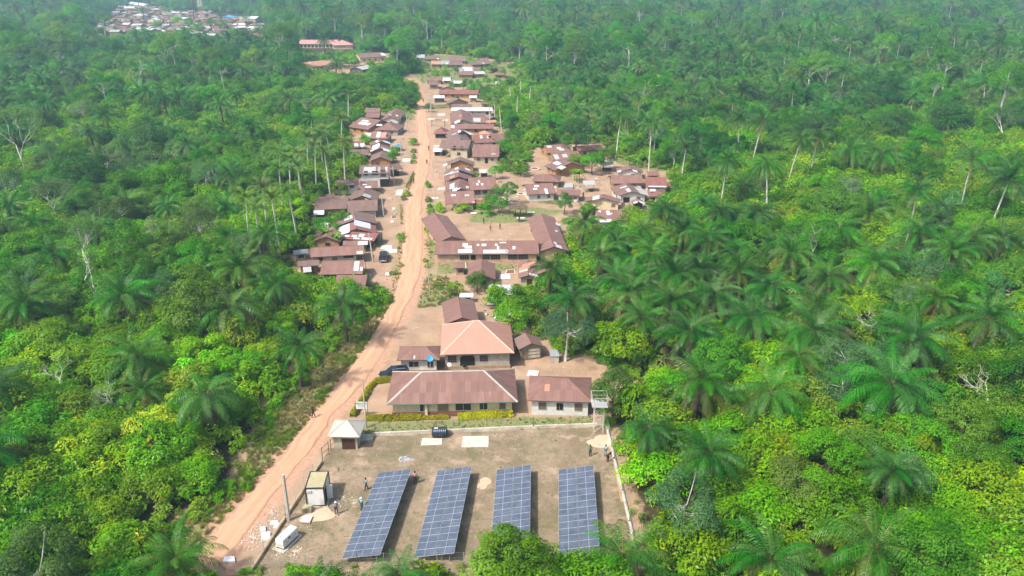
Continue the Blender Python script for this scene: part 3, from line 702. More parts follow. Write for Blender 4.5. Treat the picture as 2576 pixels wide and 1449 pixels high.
r7, M7, e7 = house('N', (1385,898), (1407,897), 880, 'shed', 1.25, 0.18, 0.1, 'zincd', 'wood', name='chicken_coop', wins=[], rwins=[], lwins=[], depth=1.9,
    label='little plank chicken coop with a flat top under the grey tree', cat='coop')
for k in range(6):
    b = MB(); b.box((0, e7[2] - .05, .12 + k * .2), (e7[1] - e7[0] + .1, .05, .15), M['slab'], ry=(R0.random() - .5) * .06); b.build("plank", r7)
r9, M9, e9 = house('N', (823.5,1098.5), (904.6,1100), 1057, 'hip', 2.3, 0.60, 0.55, 'zincb', 'creamw', name='hut', ridge='ridge', wp=0.0,
    label='small cream hut under a pale grey pyramid roof with two brown doors', cat='hut', wins=[(.52,'door',.85,1.75),(.76,'door',.85,1.75)], rwins=[], lwins=[(.5,'shut')], fascia=M['ridge'])
# satellite dish of the small white house, standing at its front eave
def dish(px, py, z, r, mat, label):
    p = G(px, py, z); t = thing("satellite_dish", label, "satellite dish", (p.x, p.y - .2, z - r * .3))
    V = [(0, 0, 0)]; Fs = []; n = 16
    for k, (rr, dd) in enumerate(((.45, .06), (1, .2))):
        for j in range(n): V.append((math.cos(j * 2 * math.pi / n) * r * rr, -dd * r, math.sin(j * 2 * math.pi / n) * r * rr))
    for j in range(n):
        Fs.append((0, 1 + j, 1 + (j + 1) % n)); Fs.append((1 + j, 1 + n + j, 1 + n + (j + 1) % n, 1 + (j + 1) % n))
    obj("reflector", mkmesh("reflector", V, Fs, mat, smooth=True), t, (0, 0, r * .3), (math.radians(-38), 0, math.radians(15)))
    b = MB(); b.bar((0, .05, -z + r * .3), (0, .05, r * .25), .07, M['steel'], n=6); b.build("mast", t)
    b = MB(); b.bar((0, 0, -r * .4), (0, -r * .8, r * .3), .04, M['steel']); b.box((0, -r * .85, r * .3), (.09, .12, .09), M['steel']); b.build("receiver", t)
dish(1081.7, 901, 2.9, 0.50, plain("dish_blue", (0.05, 0.36, 0.66), 0.5, var=.05), "blue satellite dish on a mast at the front eave of the small white house")
dish(1130, 916, 1.5, 0.35, M['whitep'], "small white satellite dish by the wall of the salmon-roofed house")

# ------------------------------------------------------------------ the village houses
Wt, Wc = 'zincw', 'zinc'
H = house
# west row, from the south end upwards
H('W', (838,730), (917,730), 692, 'gx', 2.4, .38, roof='rust', wall='mud')
H('W', (804.5,691), (912.5,689), 656, 'gx', 2.5, .42, roof='rust', wall='mud', patches=[(890,656,904,683,'zincw'),(906,671,913,682,'zincw')], porch=1.2)
H('W', (748,671), (803,668), 655, 'gx', 2.3, .35, roof='rustd', wall='mud')
H('W', (781,647.5), (916,640), 620, 'gx', 2.5, .40, roof='rust', wall='greywall', wins=[(.16,'hole',.9,.6,1.6),(.5,'shut'),(.82,'hole',2.0,.5,1.9)], patches=[(896,631,914,640,'zinc')], wp=.01, porch=1.2)
H('W', (862,618), (926,616), 605, 'gx', 2.4, .35, roof='rust', wall='mud', patches=[(899,607,926,617,'zincw')])
H('W', (864,601), (941,607), 585, 'gx', 2.3, .30, roof='rustr', wall='woodd', patches=[(864,591,881,596),(884,591,899,597),(902,588,917,597),(888,598,906,602),(908,598,938,604)], wp=.05, wins=[(.2,'hole',1.5,1.4),(.6,'hole',1.8,1.4),(.9,'hole',1.0,1.7)], porch=.8)
H('W', (846,594), (948,588), 556, 'gy', 2.4, .32, roof='rustr', wall='mud', patches=[(850,566,882,590,'zincw',0),(888,557,935,572,'zincw',1)], wp=.03)
H('W', (840.5,572), (950,563), 530, 'gy', 2.5, .30, roof='rustd', wall='mud', wp=.015, patches=[(862,546,890,551,'zinc',0)])
H('W', (873.6,532.8), (950,530), 504, 'gx', 2.6, .35, roof='rustd', wall='creamw', wp=.01)
H('W', (873.6,506.5), (948.5,505.6), 472, 'gy', 2.6, .36, roof='rustd', wall='orangew', wp=.01, patches=[(910,491,936,494,'zinc',1),(916,501,928,503,'orange',1)])
H('W', (791,528), (873,525), 498, 'gx', 2.4, .32, roof='rustd', wall='mud', wins=[(.5,'hole',.9,1.9),(.85,'hole',.8,1.9)], patches=[(835,505,859,511,'rustd')])
H('W', (788,541), (815,540), 529, 'gx', 1.9, .35, roof='zincw', wall='woodd', name='kiosk', cat='kiosk', wins=[(.5,'hole',1.2,1.0)], rwins=[], lwins=[])
H('W', (786,607), (856,608.6), 576, 'gy', 2.4, .36, roof='rust', wall='mud', wp=.01)
H('W', (739,642), (776,638), 628, 'gx', 1.9, .35, roof='zincd', wall='greywall', name='shed', cat='shed', wins=[(.5,'hole')], rwins=[], lwins=[])
H('W', (763,686), (784,684), 670, 'gx', 1.8, .25, roof='zinc', wall='woodd', name='shed', cat='shed', wins=[], rwins=[], lwins=[])
H('W', (845.6,468.4), (905,464), 452, 'gx', 3.4, .34, roof='rustd', wall='white', wins=[(.25,'glass',1.1,1.2,2.2),(.7,'glass',1.1,1.2,2.2)], wp=.01)
H('W', (906,475), (951,473), 456, 'gx', 2.5, .34, roof='rust', wall='mud', patches=[(911,463,924,466),(917,468,935,473)], wp=.05)
H('W', (903,437.8), (980.8,436), 416, 'gx', 5.3, .34, roof='rustd', wall='white', name='two_storey_house', wins=[(.18,'win',1.0,1.2,4.2),(.52,'glass',1.7,1.2,4.2),(.82,'shut',1.4,2.0,4.1),(.86,'hole',2.6,2.3,1.15),(.3,'shut',1,.8,1.5)], patches=[(913,419,947,436,'zinc'),(950,419,957,435,'zincd'),(968,419,975,435,'zinc')], wp=.04)
H('W', (982,428), (1014,424), 413, 'gx', 2.9, .34, roof='rustd', wall='woodd', wins=[(.6,'hole',2.4,1.7)], wp=.02, porch=1.2)
H('W', (928,406.3), (985.4,405.4), 379.5, 'gy', 2.5, .38, roof='rustd', wall='orangew', wp=.005)
H('W', (929,384), (985,382), 362, 'gy', 2.5, .36, roof='rust', wall='mud', patches=[(931,377,941,381,'zincw',0),(938,370,951,376,'zincw',0),(934,365,957,370,'zincw',0),(962,375,984,381,'zincw',1)], wp=.05)
H('W', (935,367), (986,363), 349, 'gy', 2.5, .36, roof='rust', wall='mud', patches=[(943,353,954,359,'zincw',0),(966,356,980,360,'zincw',1)], wp=.03)
H('W', (909.5,348), (976,349), 329.5, 'hip', 2.5, .45, roof='rust', wall='greywall', patches=[(914,333,934,347,'zinc'),(947,331,958,347,'zincw'),(959,332,972,347,'pinkroof')])
H('W', (889,372), (919.7,370), 356, 'gx', 2.0, .35, roof='rust', wall='mud', patches=[(890,360,902,369),(906,360,918,369)])
H('W', (877,391), (926,390), 376, 'gx', 2.4, .32, roof='rustd', wall='mud')
H('W', (874,319), (925,327), 298, 'gx', 2.7, .34, roof='rust', wall='orangew', patches=[(899,307,935,315),(908,302,930,306)], wp=.06)
H('W', (940,327), (1002,328.5), 306, 'hip', 2.5, .42, roof='rust', wall='greywall', patches=[(946,312,962,317,'zincw',0)], wp=.02)
H('W', (958.6,302.6), (1004,302.6), 272, 'gy', 2.7, .40, roof='rust', wall='white', patches=[(975,287,987,290,'zinc',1),(994,289,1003,293,'zincw',1)], wp=.01)
H('W', (918.7,296), (954,296), 284, 'gx', 2.4, .34, roof='rust', wall='woodd')
H('W', (916,283), (955,283), 272, 'gx', 3.4, .34, roof='rustd', wall='woodd')
H('W', (825,319), (847,317), 312, 'gx', 2.0, .25, roof='zinc', wall='woodd', name='shed', cat='shed', wins=[], rwins=[], lwins=[])
# east row along the road
H('E', (1120,513.4), (1195.6,511), 481, 'gx', 2.6, .40, roof='rust', wall='creamw', wins=[(.72,'shut',.9,.9),(.3,'win')], patches=[(1134,489,1147,494),(1168,489,1181,494,'zinc'),(1187,506,1195,511,'pinkroof')], wp=.005, porch=-1.6)
H('E', (1197,513.5), (1222,512.5), 503, 'gx', 2.1, .34, roof='rustr', wall='mud', wins=[], rwins=[])
H('E', (1118.6,482.8), (1186.4,482.8), 450, 'gy', 2.5, .34, roof='rust', wall='mud', patches=[(1131,462,1144,468,'zincw',0),(1131,469,1144,475,'zincw',0),(1137,474,1151,482,'zincw',0),(1150,473,1158,477,'zincw',0),(1171,468,1180,474,'zincw',1)], wp=.01, porch=-1.2)
H('E', (1119,457.4), (1189.5,455.3), 432, 'gy', 2.6, .36, roof='rust', wall='orangew', wp=.02, porch=-1.2, patches=[(1130,443,1145,447,'orange',0)])
H('E', (1120,443), (1194,440), 419, 'gy', 2.6, .36, roof='rustd', wall='mud', patches=[(1130,433,1143,437,'zincw',0),(1141,433,1156,436,'zincw',0),(1143,422,1155,426,'zincw',0),(1170,424,1182,429,'zincw',1)], wp=.03)
H('E', (1120,417.7), (1194.6,416.6), 394, 'gy', 2.7, .38, roof='rustd', wall='orangew', patches=[(1115,412,1126,418,'zincw',0)], wp=.01, porch=-1.2)
H('E', (1104,371.8), (1178,374), 352, 'gx', 4.4, .34, roof='rustd', wall='creamw', name='two_storey_house', wins=[(.25,'hole',.8,1.2,3.4),(.7,'shut',.9,1.3,3.4),(.5,'win',1,1,1.5)], wp=.005, porch=-3.2)
H('E', (1131.5,361.7), (1187.5,359.6), 329, 'gy', 2.6, .38, roof='rustd', wall='mud', patches=[(1150,328,1161,334,'zincw',0),(1164,331,1180,338,'zincw',1)], wp=.01)
H('E', (1132.5,343), (1192,339), 320, 'gy', 2.6, .38, roof='rust', wall='mud', patches=[(1134,335,1144,340,'zincw',0),(1178,334,1190,340,'zincw',1)], wp=.01)
H('E', (1132.5,324.5), (1243,324), 312, 'gx', 2.5, .34, roof='rust', wall='mud', wp=.01, patches=[(1134,315,1144,323,'zincw')])
H('E', (1133.5,312.8), (1194.6,311.8), 274, 'gy', 2.7, .36, roof='rust', wall='creamw', patches=[(1142,303,1159,310,'zincw',0),(1153,290,1163,293,'orange',0)], wp=.005)
H('E', (1187,309), (1222,309), 295, 'gx', 2.3, .34, roof='rust', wall='mud', patches=[(1189,296,1210,308,'zinc')])
H('E', (1135,279.5), (1238.4,279.5), 270, 'gx', 3.0, .34, roof='zincw', wall='greywall', wins=[(.1,'hole'),(.3,'hole'),(.5,'hole'),(.7,'hole'),(.9,'hole')], wp=0)
H('E', (1187,299), (1224,297), 285, 'gx', 2.3, .34, roof='rustd', wall='mud')
g1, Mg, eg = H('E', (1090.7,336.8), (1124.3,337), 316.5, 'hip', 2.2, .62, roof='rustr', wall='woodd', name='meeting_shelter', cat='shelter', wins=[(.5,'hole',3.2,1.0,1.3)], rwins=[(.5,'hole',2,1.0,1.3)], lwins=[], wp=0,
    label='little red pyramid-roofed shelter standing at the roadside')
H('E', (1089,382), (1112,382), 365, 'gx', 1.9, .30, roof='zincw', wall='woodd', name='market_stall', cat='stall', wins=[(.5,'hole',2.0,.8)], rwins=[], lwins=[], patches=[(1090,368,1111,372,'pinkroof')])
# second line behind the east row
H('E2', (1183.4,478.8), (1252.6,475.7), 446, 'gx', 3.0, .36, roof='rust', wall='greywall', wins=[(.22,'shut',1.6,1.3,1.7),(.55,'win',1.2,1.2,1.7),(.85,'shut')], patches=[(1202,454,1208,460),(1198,461,1204,467),(1210,461,1216,467)], wp=0)
H('E2', (1187.5,395), (1255.7,395), 364, 'gx', 2.8, .34, roof='rust', wall='creamw', wins=[(.2,'shut'),(.53,'hole',.9,1.9),(.78,'shut')], patches=[(1236,386,1247,389,'zinc')], wp=.005)
H('E2', (1195,360), (1262,357), 351, 'shed', 2.3, .12, roof='rust', wall='creamw', wp=.01)
H('E2', (1187.5,352), (1262,350), 338, 'gx', 2.6, .34, roof='rustr', wall='mud', patches=[(1207,340,1214,349),(1225,341,1230,348),(1240,342,1249,348)], wp=.01)
H('E2', (1250,356), (1297,349), 338, 'gx', 2.5, .34, roof='rust', wall='mud', wp=.02)
H('E2', (1204.8,339), (1235,339), 328, 'hip', 2.5, .45, roof='orange', wall='creamw')
H('E2', (1221,309.5), (1250.6,308), 302, 'gx', 2.2, .34, roof='orange', wall='mud')
H('E2', (1228,301), (1255,300), 290, 'gy', 2.3, .40, roof='rustd', wall='woodd')
H('E2', (1207,436), (1231,435), 426, 'shed', 2.0, .2, roof='zinc', wall='woodd', name='shed', cat='shed', wins=[], rwins=[], lwins=[])
# hamlet to the east
H('C', (1380.6,385), (1440,380), 364, 'gx', 2.6, .36, roof='rust', wall='orangew', patches=[(1375,366,1388,372),(1400,370,1412,375),(1406,374,1420,379)], wp=.01)
H('C', (1455,380), (1520,374.5), 366, 'gx', 2.4, .30, roof='rust', wall='orangew')
H('C', (1394,404), (1465,400), 382, 'gx', 2.5, .34, roof='rust', wall='mud', patches=[(1393,388,1406,402,'zinc'),(1414,387,1428,397,'zinc')], wp=.03)
H('C', (1396,429), (1477,419), 398, 'gy', 2.6, .32, roof='rustd', wall='orangew', patches=[(1388,408,1415,414,'zincw',0),(1400,415,1425,428,'zinc',0)], wp=.02)
H('C', (1380,416), (1404,418), 410, 'gx', 2.1, .3, roof='zincw', wall='bluew', name='kiosk', cat='kiosk', wins=[(.5,'hole')], rwins=[], lwins=[], label='blue-walled kiosk under a white roof at the corner of the hamlet')
H('C', (1338.8,456), (1409,458), 438, 'hip', 2.4, .36, roof='rust', wall='mud', wp=0)
H('C', (1326,490), (1399,487), 462, 'gx', 2.6, .36, roof='rust', wall='white', patches=[(1343,466,1356,471,'zincw'),(1340,473,1352,478,'zincw'),(1394,469,1400,473)], wp=.005, wins=[(.4,'shut',.7,.9),(.8,'shut',.7,.9)])
H('C', (1400,490), (1459.3,492), 477, 'gx', 2.5, .32, roof='rust', wall='white', wins=[(.6,'win'),(.85,'shut')], wp=.01)
H('C', (1551.7,433.8), (1618.8,434.8), 416, 'gy', 2.5, .28, roof='rust', wall='white', patches=[(1552,429,1564,434,'zincw',0),(1591,428,1604,433,'zincw',1)], wp=0)
H('C', (1541,462.4), (1620.7,461), 441, 'gx', 2.5, .34, roof='rust', wall='mud', wp=0)
H('C', (1625.6,471), (1680,471.7), 446, 'gx', 2.6, .34, roof='rustr', wall='white', patches=[(1629,468,1678,471,'zincw')], wp=0)
H('C', (1630,442), (1659.6,442), 431, 'gx', 2.2, .30, roof='rust', wall='mud', wins=[(.8,'hole',1.8,.8)])
H('C', (1552.7,494), (1628.5,492), 461, 'gy', 2.5, .28, roof='rust', wall='white', patches=[(1574,473,1587,484,'zinc',0),(1604,474,1624,489,'zinc',1),(1604,469,1612,472,'zincw',1)], wp=.04, wins=[(.3,'hole',1.6,1.8),(.75,'shut')])
H('C', (1632.4,494), (1678,495), 476, 'hip', 2.5, .36, roof='rustr', wall='white', wins=[(.15,'hole',1.0,1.8)], wp=0, patches=[(1634,476,1650,482,'zincw')])
H('C', (1471,507.7), (1560.4,510.6), 488, 'gy', 2.6, .26, roof='rust', wall='cream', patches=[(1489,492,1510,503,'zinc',0),(1551,493,1563,500,'zinc',1)], wp=.01, wins=[(.85,'shut',.9,1.0)])
H('C', (1504,554), (1578,553), 529, 'gx', 2.5, .32, roof='rust', wall='white', patches=[(1507,551,1540,560,'zincw'),(1525,536,1541,539,'zincw'),(1505,530,1512,534,'zincw')], wp=.01)
H('C', (1591.5,513), (1622.6,513), 499, 'gy', 2.0, .38, roof='rustd', wall='woodd', name='shed', cat='shed', wins=[(.5,'hole',1.8,1.3)], rwins=[], lwins=[], patches=[(1592,507,1606,512,'zincw',0),(1608,507,1621,512,'zincw',1)])
# school yard
H('S', (1099,611), (1172,604), 536, 'gy', 2.8, .34, roof='rust', wall='brickw', name='classroom_block', cat='building', wp=.005, label='long maroon-roofed classroom block along the left side of the playground')
H('S', (1093.5,640.5), (1356.4,639), 606, 'gx', 3.0, .38, roof='rust', wall='brickw', name='classroom_block', cat='building', wp=.005,
    label='long clay-block classroom block with many white sheets patched into its roof', wins=[(.27,'bars',1.9,1.1,1.6),(.36,'hole',.9,1.1,1.6),(.49,'bars',1.5,1.1,1.6),(.585,'bars',2.0,1.1,1.6),(.76,'bars',2.0,1.1,1.6),(.865,'bars',2.0,1.1,1.6)],
    patches=[(1163,612,1177,621),(1168,618,1188,626),(1150,627,1190,637),(1199,614,1206,619),(1211,613,1224,620),(1245,613,1252,619),(1250,619,1256,628),(1289,619,1297,628),(1212,628,1280,638),(1256,609,1274,612),(1270,630,1280,636,'ridgep' if False else 'zinc')])
H('S', (1354.6,634), (1431.4,632), 537, 'gy', 2.9, .34, roof='rust', wall='brickw', name='classroom_block', cat='building', wp=.002, label='maroon-roofed classroom block along the right side of the playground',
    patches=[(1398,562,1412,568,'zincw',1),(1396,580,1403,583,'zincw',1),(1393,609,1400,614,'zincw',1),(1398,617,1413,624,'zincw',1)])
H('S', (1176,704), (1247,703), 652, 'gy', 2.5, .36, roof='rust', wall='creamw', wp=.002, label='brown gabled house behind a round green tree below the classroom block')
H('S', (1140,675), (1173,674), 660, 'gx', 2.3, .3, roof='rust', wall='brickw', label='low brown lean-to wing at the side of the gabled house')
H('S', (1303.7,700), (1354,700), 652, 'gy', 2.5, .30, roof='rust', wall='creamw', wp=.02, label='house with pale striped roof sheets beside the palms', patches=[(1304,673,1336,676,'orange',0),(1304,679,1330,682,'zinc',0),(1310,665,1350,668,'orange',0)])
H('S', (1352,690), (1392,690), 660, 'gy', 2.5, .30, roof='rust', wall='creamw', wp=.01, label='maroon-roofed house half hidden by palm fronds')
H('S', (1228,742), (1290,742), 716, 'shed', 1.3, .12, roof='zinc', wall='woodd', name='drying_shed', cat='shed', wins=[], rwins=[], lwins=[], wp=.5, label='low open shed roofed with loose white zinc sheets')
H('S', (1155,748), (1190,748), 740, 'shed', 1.6, .15, roof='zincw', wall='woodd', name='lean_to', cat='shed', wins=[], rwins=[], lwins=[], label='small white lean-to at the far end of the brown wing')
# upper village
for a in [((1104,226),(1147,226),217,'gy','rust','mud'),((1103,236.5),(1202.4,237.5),226,'gx','rustr','orangew'),((1127.4,261),(1180.5,258),245,'gy','rustd','mud'),
 ((1090,247),(1118,247),240,'gx','zincw','woodd'),((1135,269),(1187,269),262,'gx','rustd','mud'),((1072.7,203),(1112,203),194,'gx','rust','orangew'),((1113,203),(1133,203),195,'gx','zincw','mud'),
 ((1079.7,214.5),(1104,214),204,'gx','rustd','mud'),((1152,189),(1190,189),180,'gx','rust','mud'),((1190,187),(1221,186),179,'gx','zinc','mud'),((1161.8,179),(1190,179),168,'gx','zinc','mud'),((1190,179),(1213.3,178.5),169,'gx','rustd','mud'),
 ((1187.5,163.7),(1238,160),153,'gx','rustd','mud'),((1125.8,153.5),(1173.5,153.5),142,'gx','rustd','mud'),((1069.6,149.5),(1108.6,149),138,'hip','rustd','creamw'),((1048.5,146.5),(1070,146),137,'gx','zincd','cream'),
 ((1083.6,162),(1108,162),152.7,'gx','orange','mud'),((1108,162),(1130.5,162),152,'gx','zincd','greywall'),((1129.7,163.7),(1163.3,163.7),154.3,'gx','rustd','mud'),((1207,154.5),(1230.5,154),146,'gx','rust','mud'),
 ((1244.6,189),(1273.5,188.7),178,'hip','rust','mud'),((1274,163),(1294.6,163),156,'gx','rust','orangew'),((1299,189.5),(1323.5,189),183,'gx','rustd','mud'),((1261.8,231.6),(1291.5,231),222,'gx','rust','mud'),
 ((1147,180),(1164,180),172,'gx','zincd','greywall'),((1236.8,175),(1258.6,174),166.8,'gx','rust','mud'),((1140,210),(1162,210),203,'gx','zincw','woodd'),((1245,212),(1262,212),205,'gx','zinc','mud'),
 ((1168,172),(1186,172),165,'gx','rust','mud'),((1212,262),(1240,261),254,'gx','rustd','mud'),((1180,247),(1200,247),240,'gx','zinc','mud')]:
    H('D', a[0], a[1], a[2], a[3], 2.6, .36, roof=a[4], wall=a[5], wp=.06)
# school with pink roofs and its neighbours, beyond the trees
H('F', (751,111), (848,111), 100, 'gx', 3.0, .42, .6, 'pinkroof', 'cream', name='school_building', cat='school', label='long pink-roofed school wing on the pale sports field', wp=0, wins=[(t / 10 + .05, 'hole', 1.8, 1.7, 1.4) for t in range(10)])
H('F', (838,114.4), (889,113.2), 98, 'hip', 3.0, .42, .6, 'pinkroof', 'cream', name='school_building', cat='school', label='pink-roofed school block at the near end of the wing', wp=0, rwins=[], lwins=[(.2,'hole'),(.4,'hole'),(.6,'hole'),(.8,'hole')], wins=[])
H('F', (905,146), (972,142), 133, 'gx', 3.0, .35, .5, 'rustd', 'cream', name='school_building', cat='school', label='cream building with a brown roof and one white end behind palms', patches=[(958,133.5,970,140.5,'zincw')], wp=0)
H('F', (776,169), (858,160), 153, 'gx', 2.6, .30, .4, 'orange', 'brickw', label='half-built clay house with a pale orange roof among the trees', wp=.1)
H('F', (912,176), (940,170), 166, 'gx', 2.4, .30, .4, 'zinc', 'woodd', label='long low zinc-roofed shed just beyond the tall palm', wp=.2, rwins=[], wins=[])

# ------------------------------------------------------------------ the far village
rt = random.Random(77); FAR = []
SITES = []
for (y, x0, x1, st) in [(19,300,420,20),(25,285,450,21),(31,280,540,20),(37,282,545,21),(43,300,545,22),(49,290,600,23),(56,262,640,23),(63,255,660,23),(70,240,672,22),(77,225,672,23),(84,470,675,22),(91,500,668,24),(80,225,330,24)]:
    x = x0 + rt.uniform(0, 10)
    while x < x1:
        SITES.append((x, y + rt.uniform(-2, 2))); x += st * rt.uniform(.72, 1.15)
SITES = [s for s in SITES if not (560 < s[0] < 640 and 75 < s[1] < 96 and rt.random() < .7) and not (345 < s[0] < 375 and 44 < s[1] < 50)]
for (x, y) in SITES:
    w = rt.uniform(14, 27); rf = rt.choice(['rustd', 'rust', 'rustd', 'rust', 'rustd', 'rust', 'rustd', 'zincw', 'zinc', 'zincd', 'rustr', 'rust'])
    dy = rt.uniform(-1, 1) * .7
    H('T', (x - w / 2, y), (x + w / 2, y + dy), y - rt.uniform(4.5, 7), rt.choice(['gx', 'gx', 'hip', 'gy']), rt.uniform(2.8, 4.2), .34, .5, rf, rt.choice(['mud', 'creamw', 'orangew', 'greywall', 'mud']), wp=.1 if rf[0] == 'r' else .3,
      wins=[(.3, 'hole', 1.2, 1.2), (.7, 'hole', 1.2, 1.9)], rwins=[], lwins=[], depth=rt.uniform(7, 11))
for (a, b_, t, rf, wl, kd, lb) in [((318,9),(362,15),1,'zincw','creamw','gx','big white-roofed hall at the far edge of the distant village'),((555,44),(588,44),37,'blueroof','bluew','hip','bright blue hip-roofed house in the distant village'),
   ((604,47),(642,48),39,'zincw','creamw','gx','long white hall beside the blue roof in the distant village'),((600,98),(673,93),82,'rust','mud','gx','wide brown-roofed house at the nearest corner of the distant village'),
   ((365,52),(398,53),44,'zincw','cream','gy','white-roofed hall with a cream front in the middle of the distant village'),((330,77),(372,80),70,'zincw','creamw','gx','broad white-roofed house just below the centre of the distant village')]:
    H('T', a, b_, t, kd, 3.4, .34, .5, rf, wl, wp=0, label=lb, rwins=[], lwins=[])

# ------------------------------------------------------------------ names for the houses that have none yet
RW = {'rust': 'brown-roofed', 'rustd': 'dark brown-roofed', 'rustr': 'reddish-roofed', 'zinc': 'grey zinc-roofed', 'zincw': 'white-roofed', 'zincd': 'dull grey-roofed', 'orange': 'orange-roofed', 'pinkroof': 'pink-roofed', 'salmon': 'salmon-roofed', 'blueroof': 'blue-roofed'}
WW = {'mud': 'mud-walled', 'orangew': 'orange-walled', 'creamw': 'pale-walled', 'cream': 'cream', 'white': 'white-walled', 'greywall': 'grey-walled', 'woodd': 'dark wooden', 'wood': 'plank', 'brickw': 'clay-block', 'bluew': 'blue-walled'}
KW = {'gx': '', 'gy': 'gable-fronted', 'hip': 'hip-roofed', 'shed': 'lean-to'}
ORD = ['first', 'second', 'third', 'fourth', 'fifth', 'sixth', 'seventh', 'eighth', 'ninth', 'tenth', 'eleventh', 'twelfth', 'thirteenth', 'fourteenth', 'fifteenth', 'sixteenth', 'seventeenth', 'eighteenth', 'nineteenth', 'twentieth'] + ['twenty-' + w for w in ('first', 'second', 'third', 'fourth', 'fifth', 'sixth', 'seventh', 'eighth', 'ninth')] + ['thirtieth'] + ['thirty-' + w for w in ('first', 'second', 'third', 'fourth', 'fifth', 'sixth', 'seventh', 'eighth', 'ninth')] + ['fortieth'] + ['forty-' + w for w in ('first', 'second', 'third', 'fourth', 'fifth', 'sixth', 'seventh', 'eighth', 'ninth')]
PL = {'W': 'up the row left of the road', 'E': 'up the row right of the road', 'E2': 'up the line behind the roadside houses',
      'C': 'from the bottom in the right-hand hamlet', 'D': 'from the bottom in the upper village', 'S': 'below the playground', 'F': 'beyond the trees', 'N': 'near the road', 'T': 'from the bottom in the distant village'}
GR = {'W': 'houses left of the road', 'E': 'houses right of the road', 'E2': 'houses behind the roadside row', 'C': 'hamlet houses', 'D': 'upper village houses', 'S': 'houses round the playground', 'F': 'buildings beyond the trees', 'N': None, 'T': 'distant village houses'}
_cnt = {}
for h in sorted([h for h in HOUSES if not h['label']], key=lambda h: h['c'].y):
    kind = h['o'].name.split('.')[0].replace('_', ' ').replace('two storey', 'two-storey')
    base = ' '.join(w for w in (RW[h['roof']], WW[h['wall']], KW[h['kind']], kind) if w) if h['row'] != 'T' else ' '.join(w for w in (RW[h['roof']], KW[h['kind']], kind) if w)
    key = (h['row'], base); n = _cnt.get(key, 0); _cnt[key] = n + 1
    h['lab0'] = base; h['n'] = n
for h in HOUSES:
    if not h['label']:
        tot = _cnt[(h['row'], h['lab0'])]
        pl = PL[h['row']]; ex = ' patched with white sheets' if h['patches'] and h['row'] not in ('T',) and len(h['lab0'].split()) < 4 else ''
        h['o']['label'] = h['lab0'] + ex + ((', ' + ORD[min(h['n'], 48)] + ' ' + pl) if tot > 1 else ' ' + {'W': 'in the row left of the road', 'E': 'in the row right of the road', 'E2': 'behind the roadside houses', 'C': 'in the right-hand hamlet', 'D': 'in the upper village', 'T': 'in the distant village'}[h['row']])
    if GR[h['row']]: h['o']['group'] = GR[h['row']]
# ------------------------------------------------------------------ solar arrays
def panel_mesh(w, h):
    b = MB(); t = .04; fr = .015
    b.box((0, 0, -t / 2 - .004), (w, h, t), M['alu'])
    V = list(b.V); Fs = list(b.F); I = list(b.I)
    UV = [(0, 0)] * sum(len(f) for f in Fs)
    for s in (-1, 1):                      # two half-cut fields of cells inside the frame
        x0 = .012 if s > 0 else -w / 2 + fr; x1 = w / 2 - fr if s > 0 else -.012
        n = len(V); V += [(x0, -h / 2 + fr, 0), (x1, -h / 2 + fr, 0), (x1, h / 2 - fr, 0), (x0, h / 2 - fr, 0)]; Fs.append((n, n + 1, n + 2, n + 3)); I.append(1)
        UV += [(0, 0), (x1 - x0, 0), (x1 - x0, h - 2 * fr), (0, h - 2 * fr)]
    return mkmesh("solar_panel", V, Fs, [M['alu'], M['cells']], I, uv=UV)
def solar(TL, TR, BL, BR, label):
    zl, zr, ny = .75, 1.60, 14
    bl, br, tl, tr = G(*BL, zl), G(*BR, zr), G(*TL, zl), G(*TR, zr)
    v = ((tl - bl) + (tr - br)); Ln = v.length / 2; v.normalize(); u = ((br - bl) + (tr - tl)); u -= v * u.dot(v); Wd = u.length / 2; u.normalize(); n = u.cross(v)
    c = (bl + br + tl + tr) / 4
    root = thing("solar_array", label, "solar array", (c.x, c.y, 0), 0, "solar arrays in the yard")
    R = Matrix((u, v, n)).transposed(); eul = R.to_euler(); pw, ph = Wd / 2 - .04, Ln / ny - .018
    me = panel_mesh(pw, ph)
    for i in range(2):
        for j in range(ny):
            p = c + u * (Wd * ((i + .5) / 2 - .5) + (.012 if i else -.012)) + v * (Ln * ((j + .5) / ny - .5)) + n * (.002 * ((i * 7 + j * 3) % 4))
            obj("solar_panel", me, root, (p.x - c.x, p.y - c.y, p.z), eul)
    for s in (-.42, -.14, .14, .42):
        b = MB(); a = u * (Wd * s) - v * (Ln / 2) - n * .11; e = u * (Wd * s) + v * (Ln / 2) - n * .11
        b.bar((a.x, a.y, c.z + a.z), (e.x, e.y, c.z + e.z), .06, M['steel']); b.build("rail", root)
    for k in range(6):
        q = v * (Ln * (k / 5 - .5) * .94)
        for s in (-.36, .36):
            t = u * (Wd * s) + q; b = MB(); b.bar((t.x, t.y, 0), (t.x, t.y, c.z + t.z - .16), .09, M['steel']); b.build("post", root)
        b = MB(); a = u * (-Wd * .48) + q - n * .17; e = u * (Wd * .48) + q - n * .17
        b.bar((a.x, a.y, c.z + a.z), (e.x, e.y, c.z + e.z), .07, M['steel']); b.build("crossbeam", root)
solar((951.3,1190.9), (1035.2,1177.6), (858.3,1406.7), (957.4,1393.7), "leftmost solar array of the four, leaning beside the people with helmets")
solar((1100.5,1184), (1186.6,1172.9), (1040.8,1402.9), (1142.7,1390.4), "second solar array from the left, clear of any tree")
solar((1248.8,1183.2), (1336,1166.8), (1231.6,1404.8), (1331.6,1395), "third solar array from the left, its near end under a leafy tree")
solar((1403.8,1182.6), (1494,1168.7), (1406.6,1400.6), (1508,1392), "rightmost solar array, nearest the long side fence and the palm")

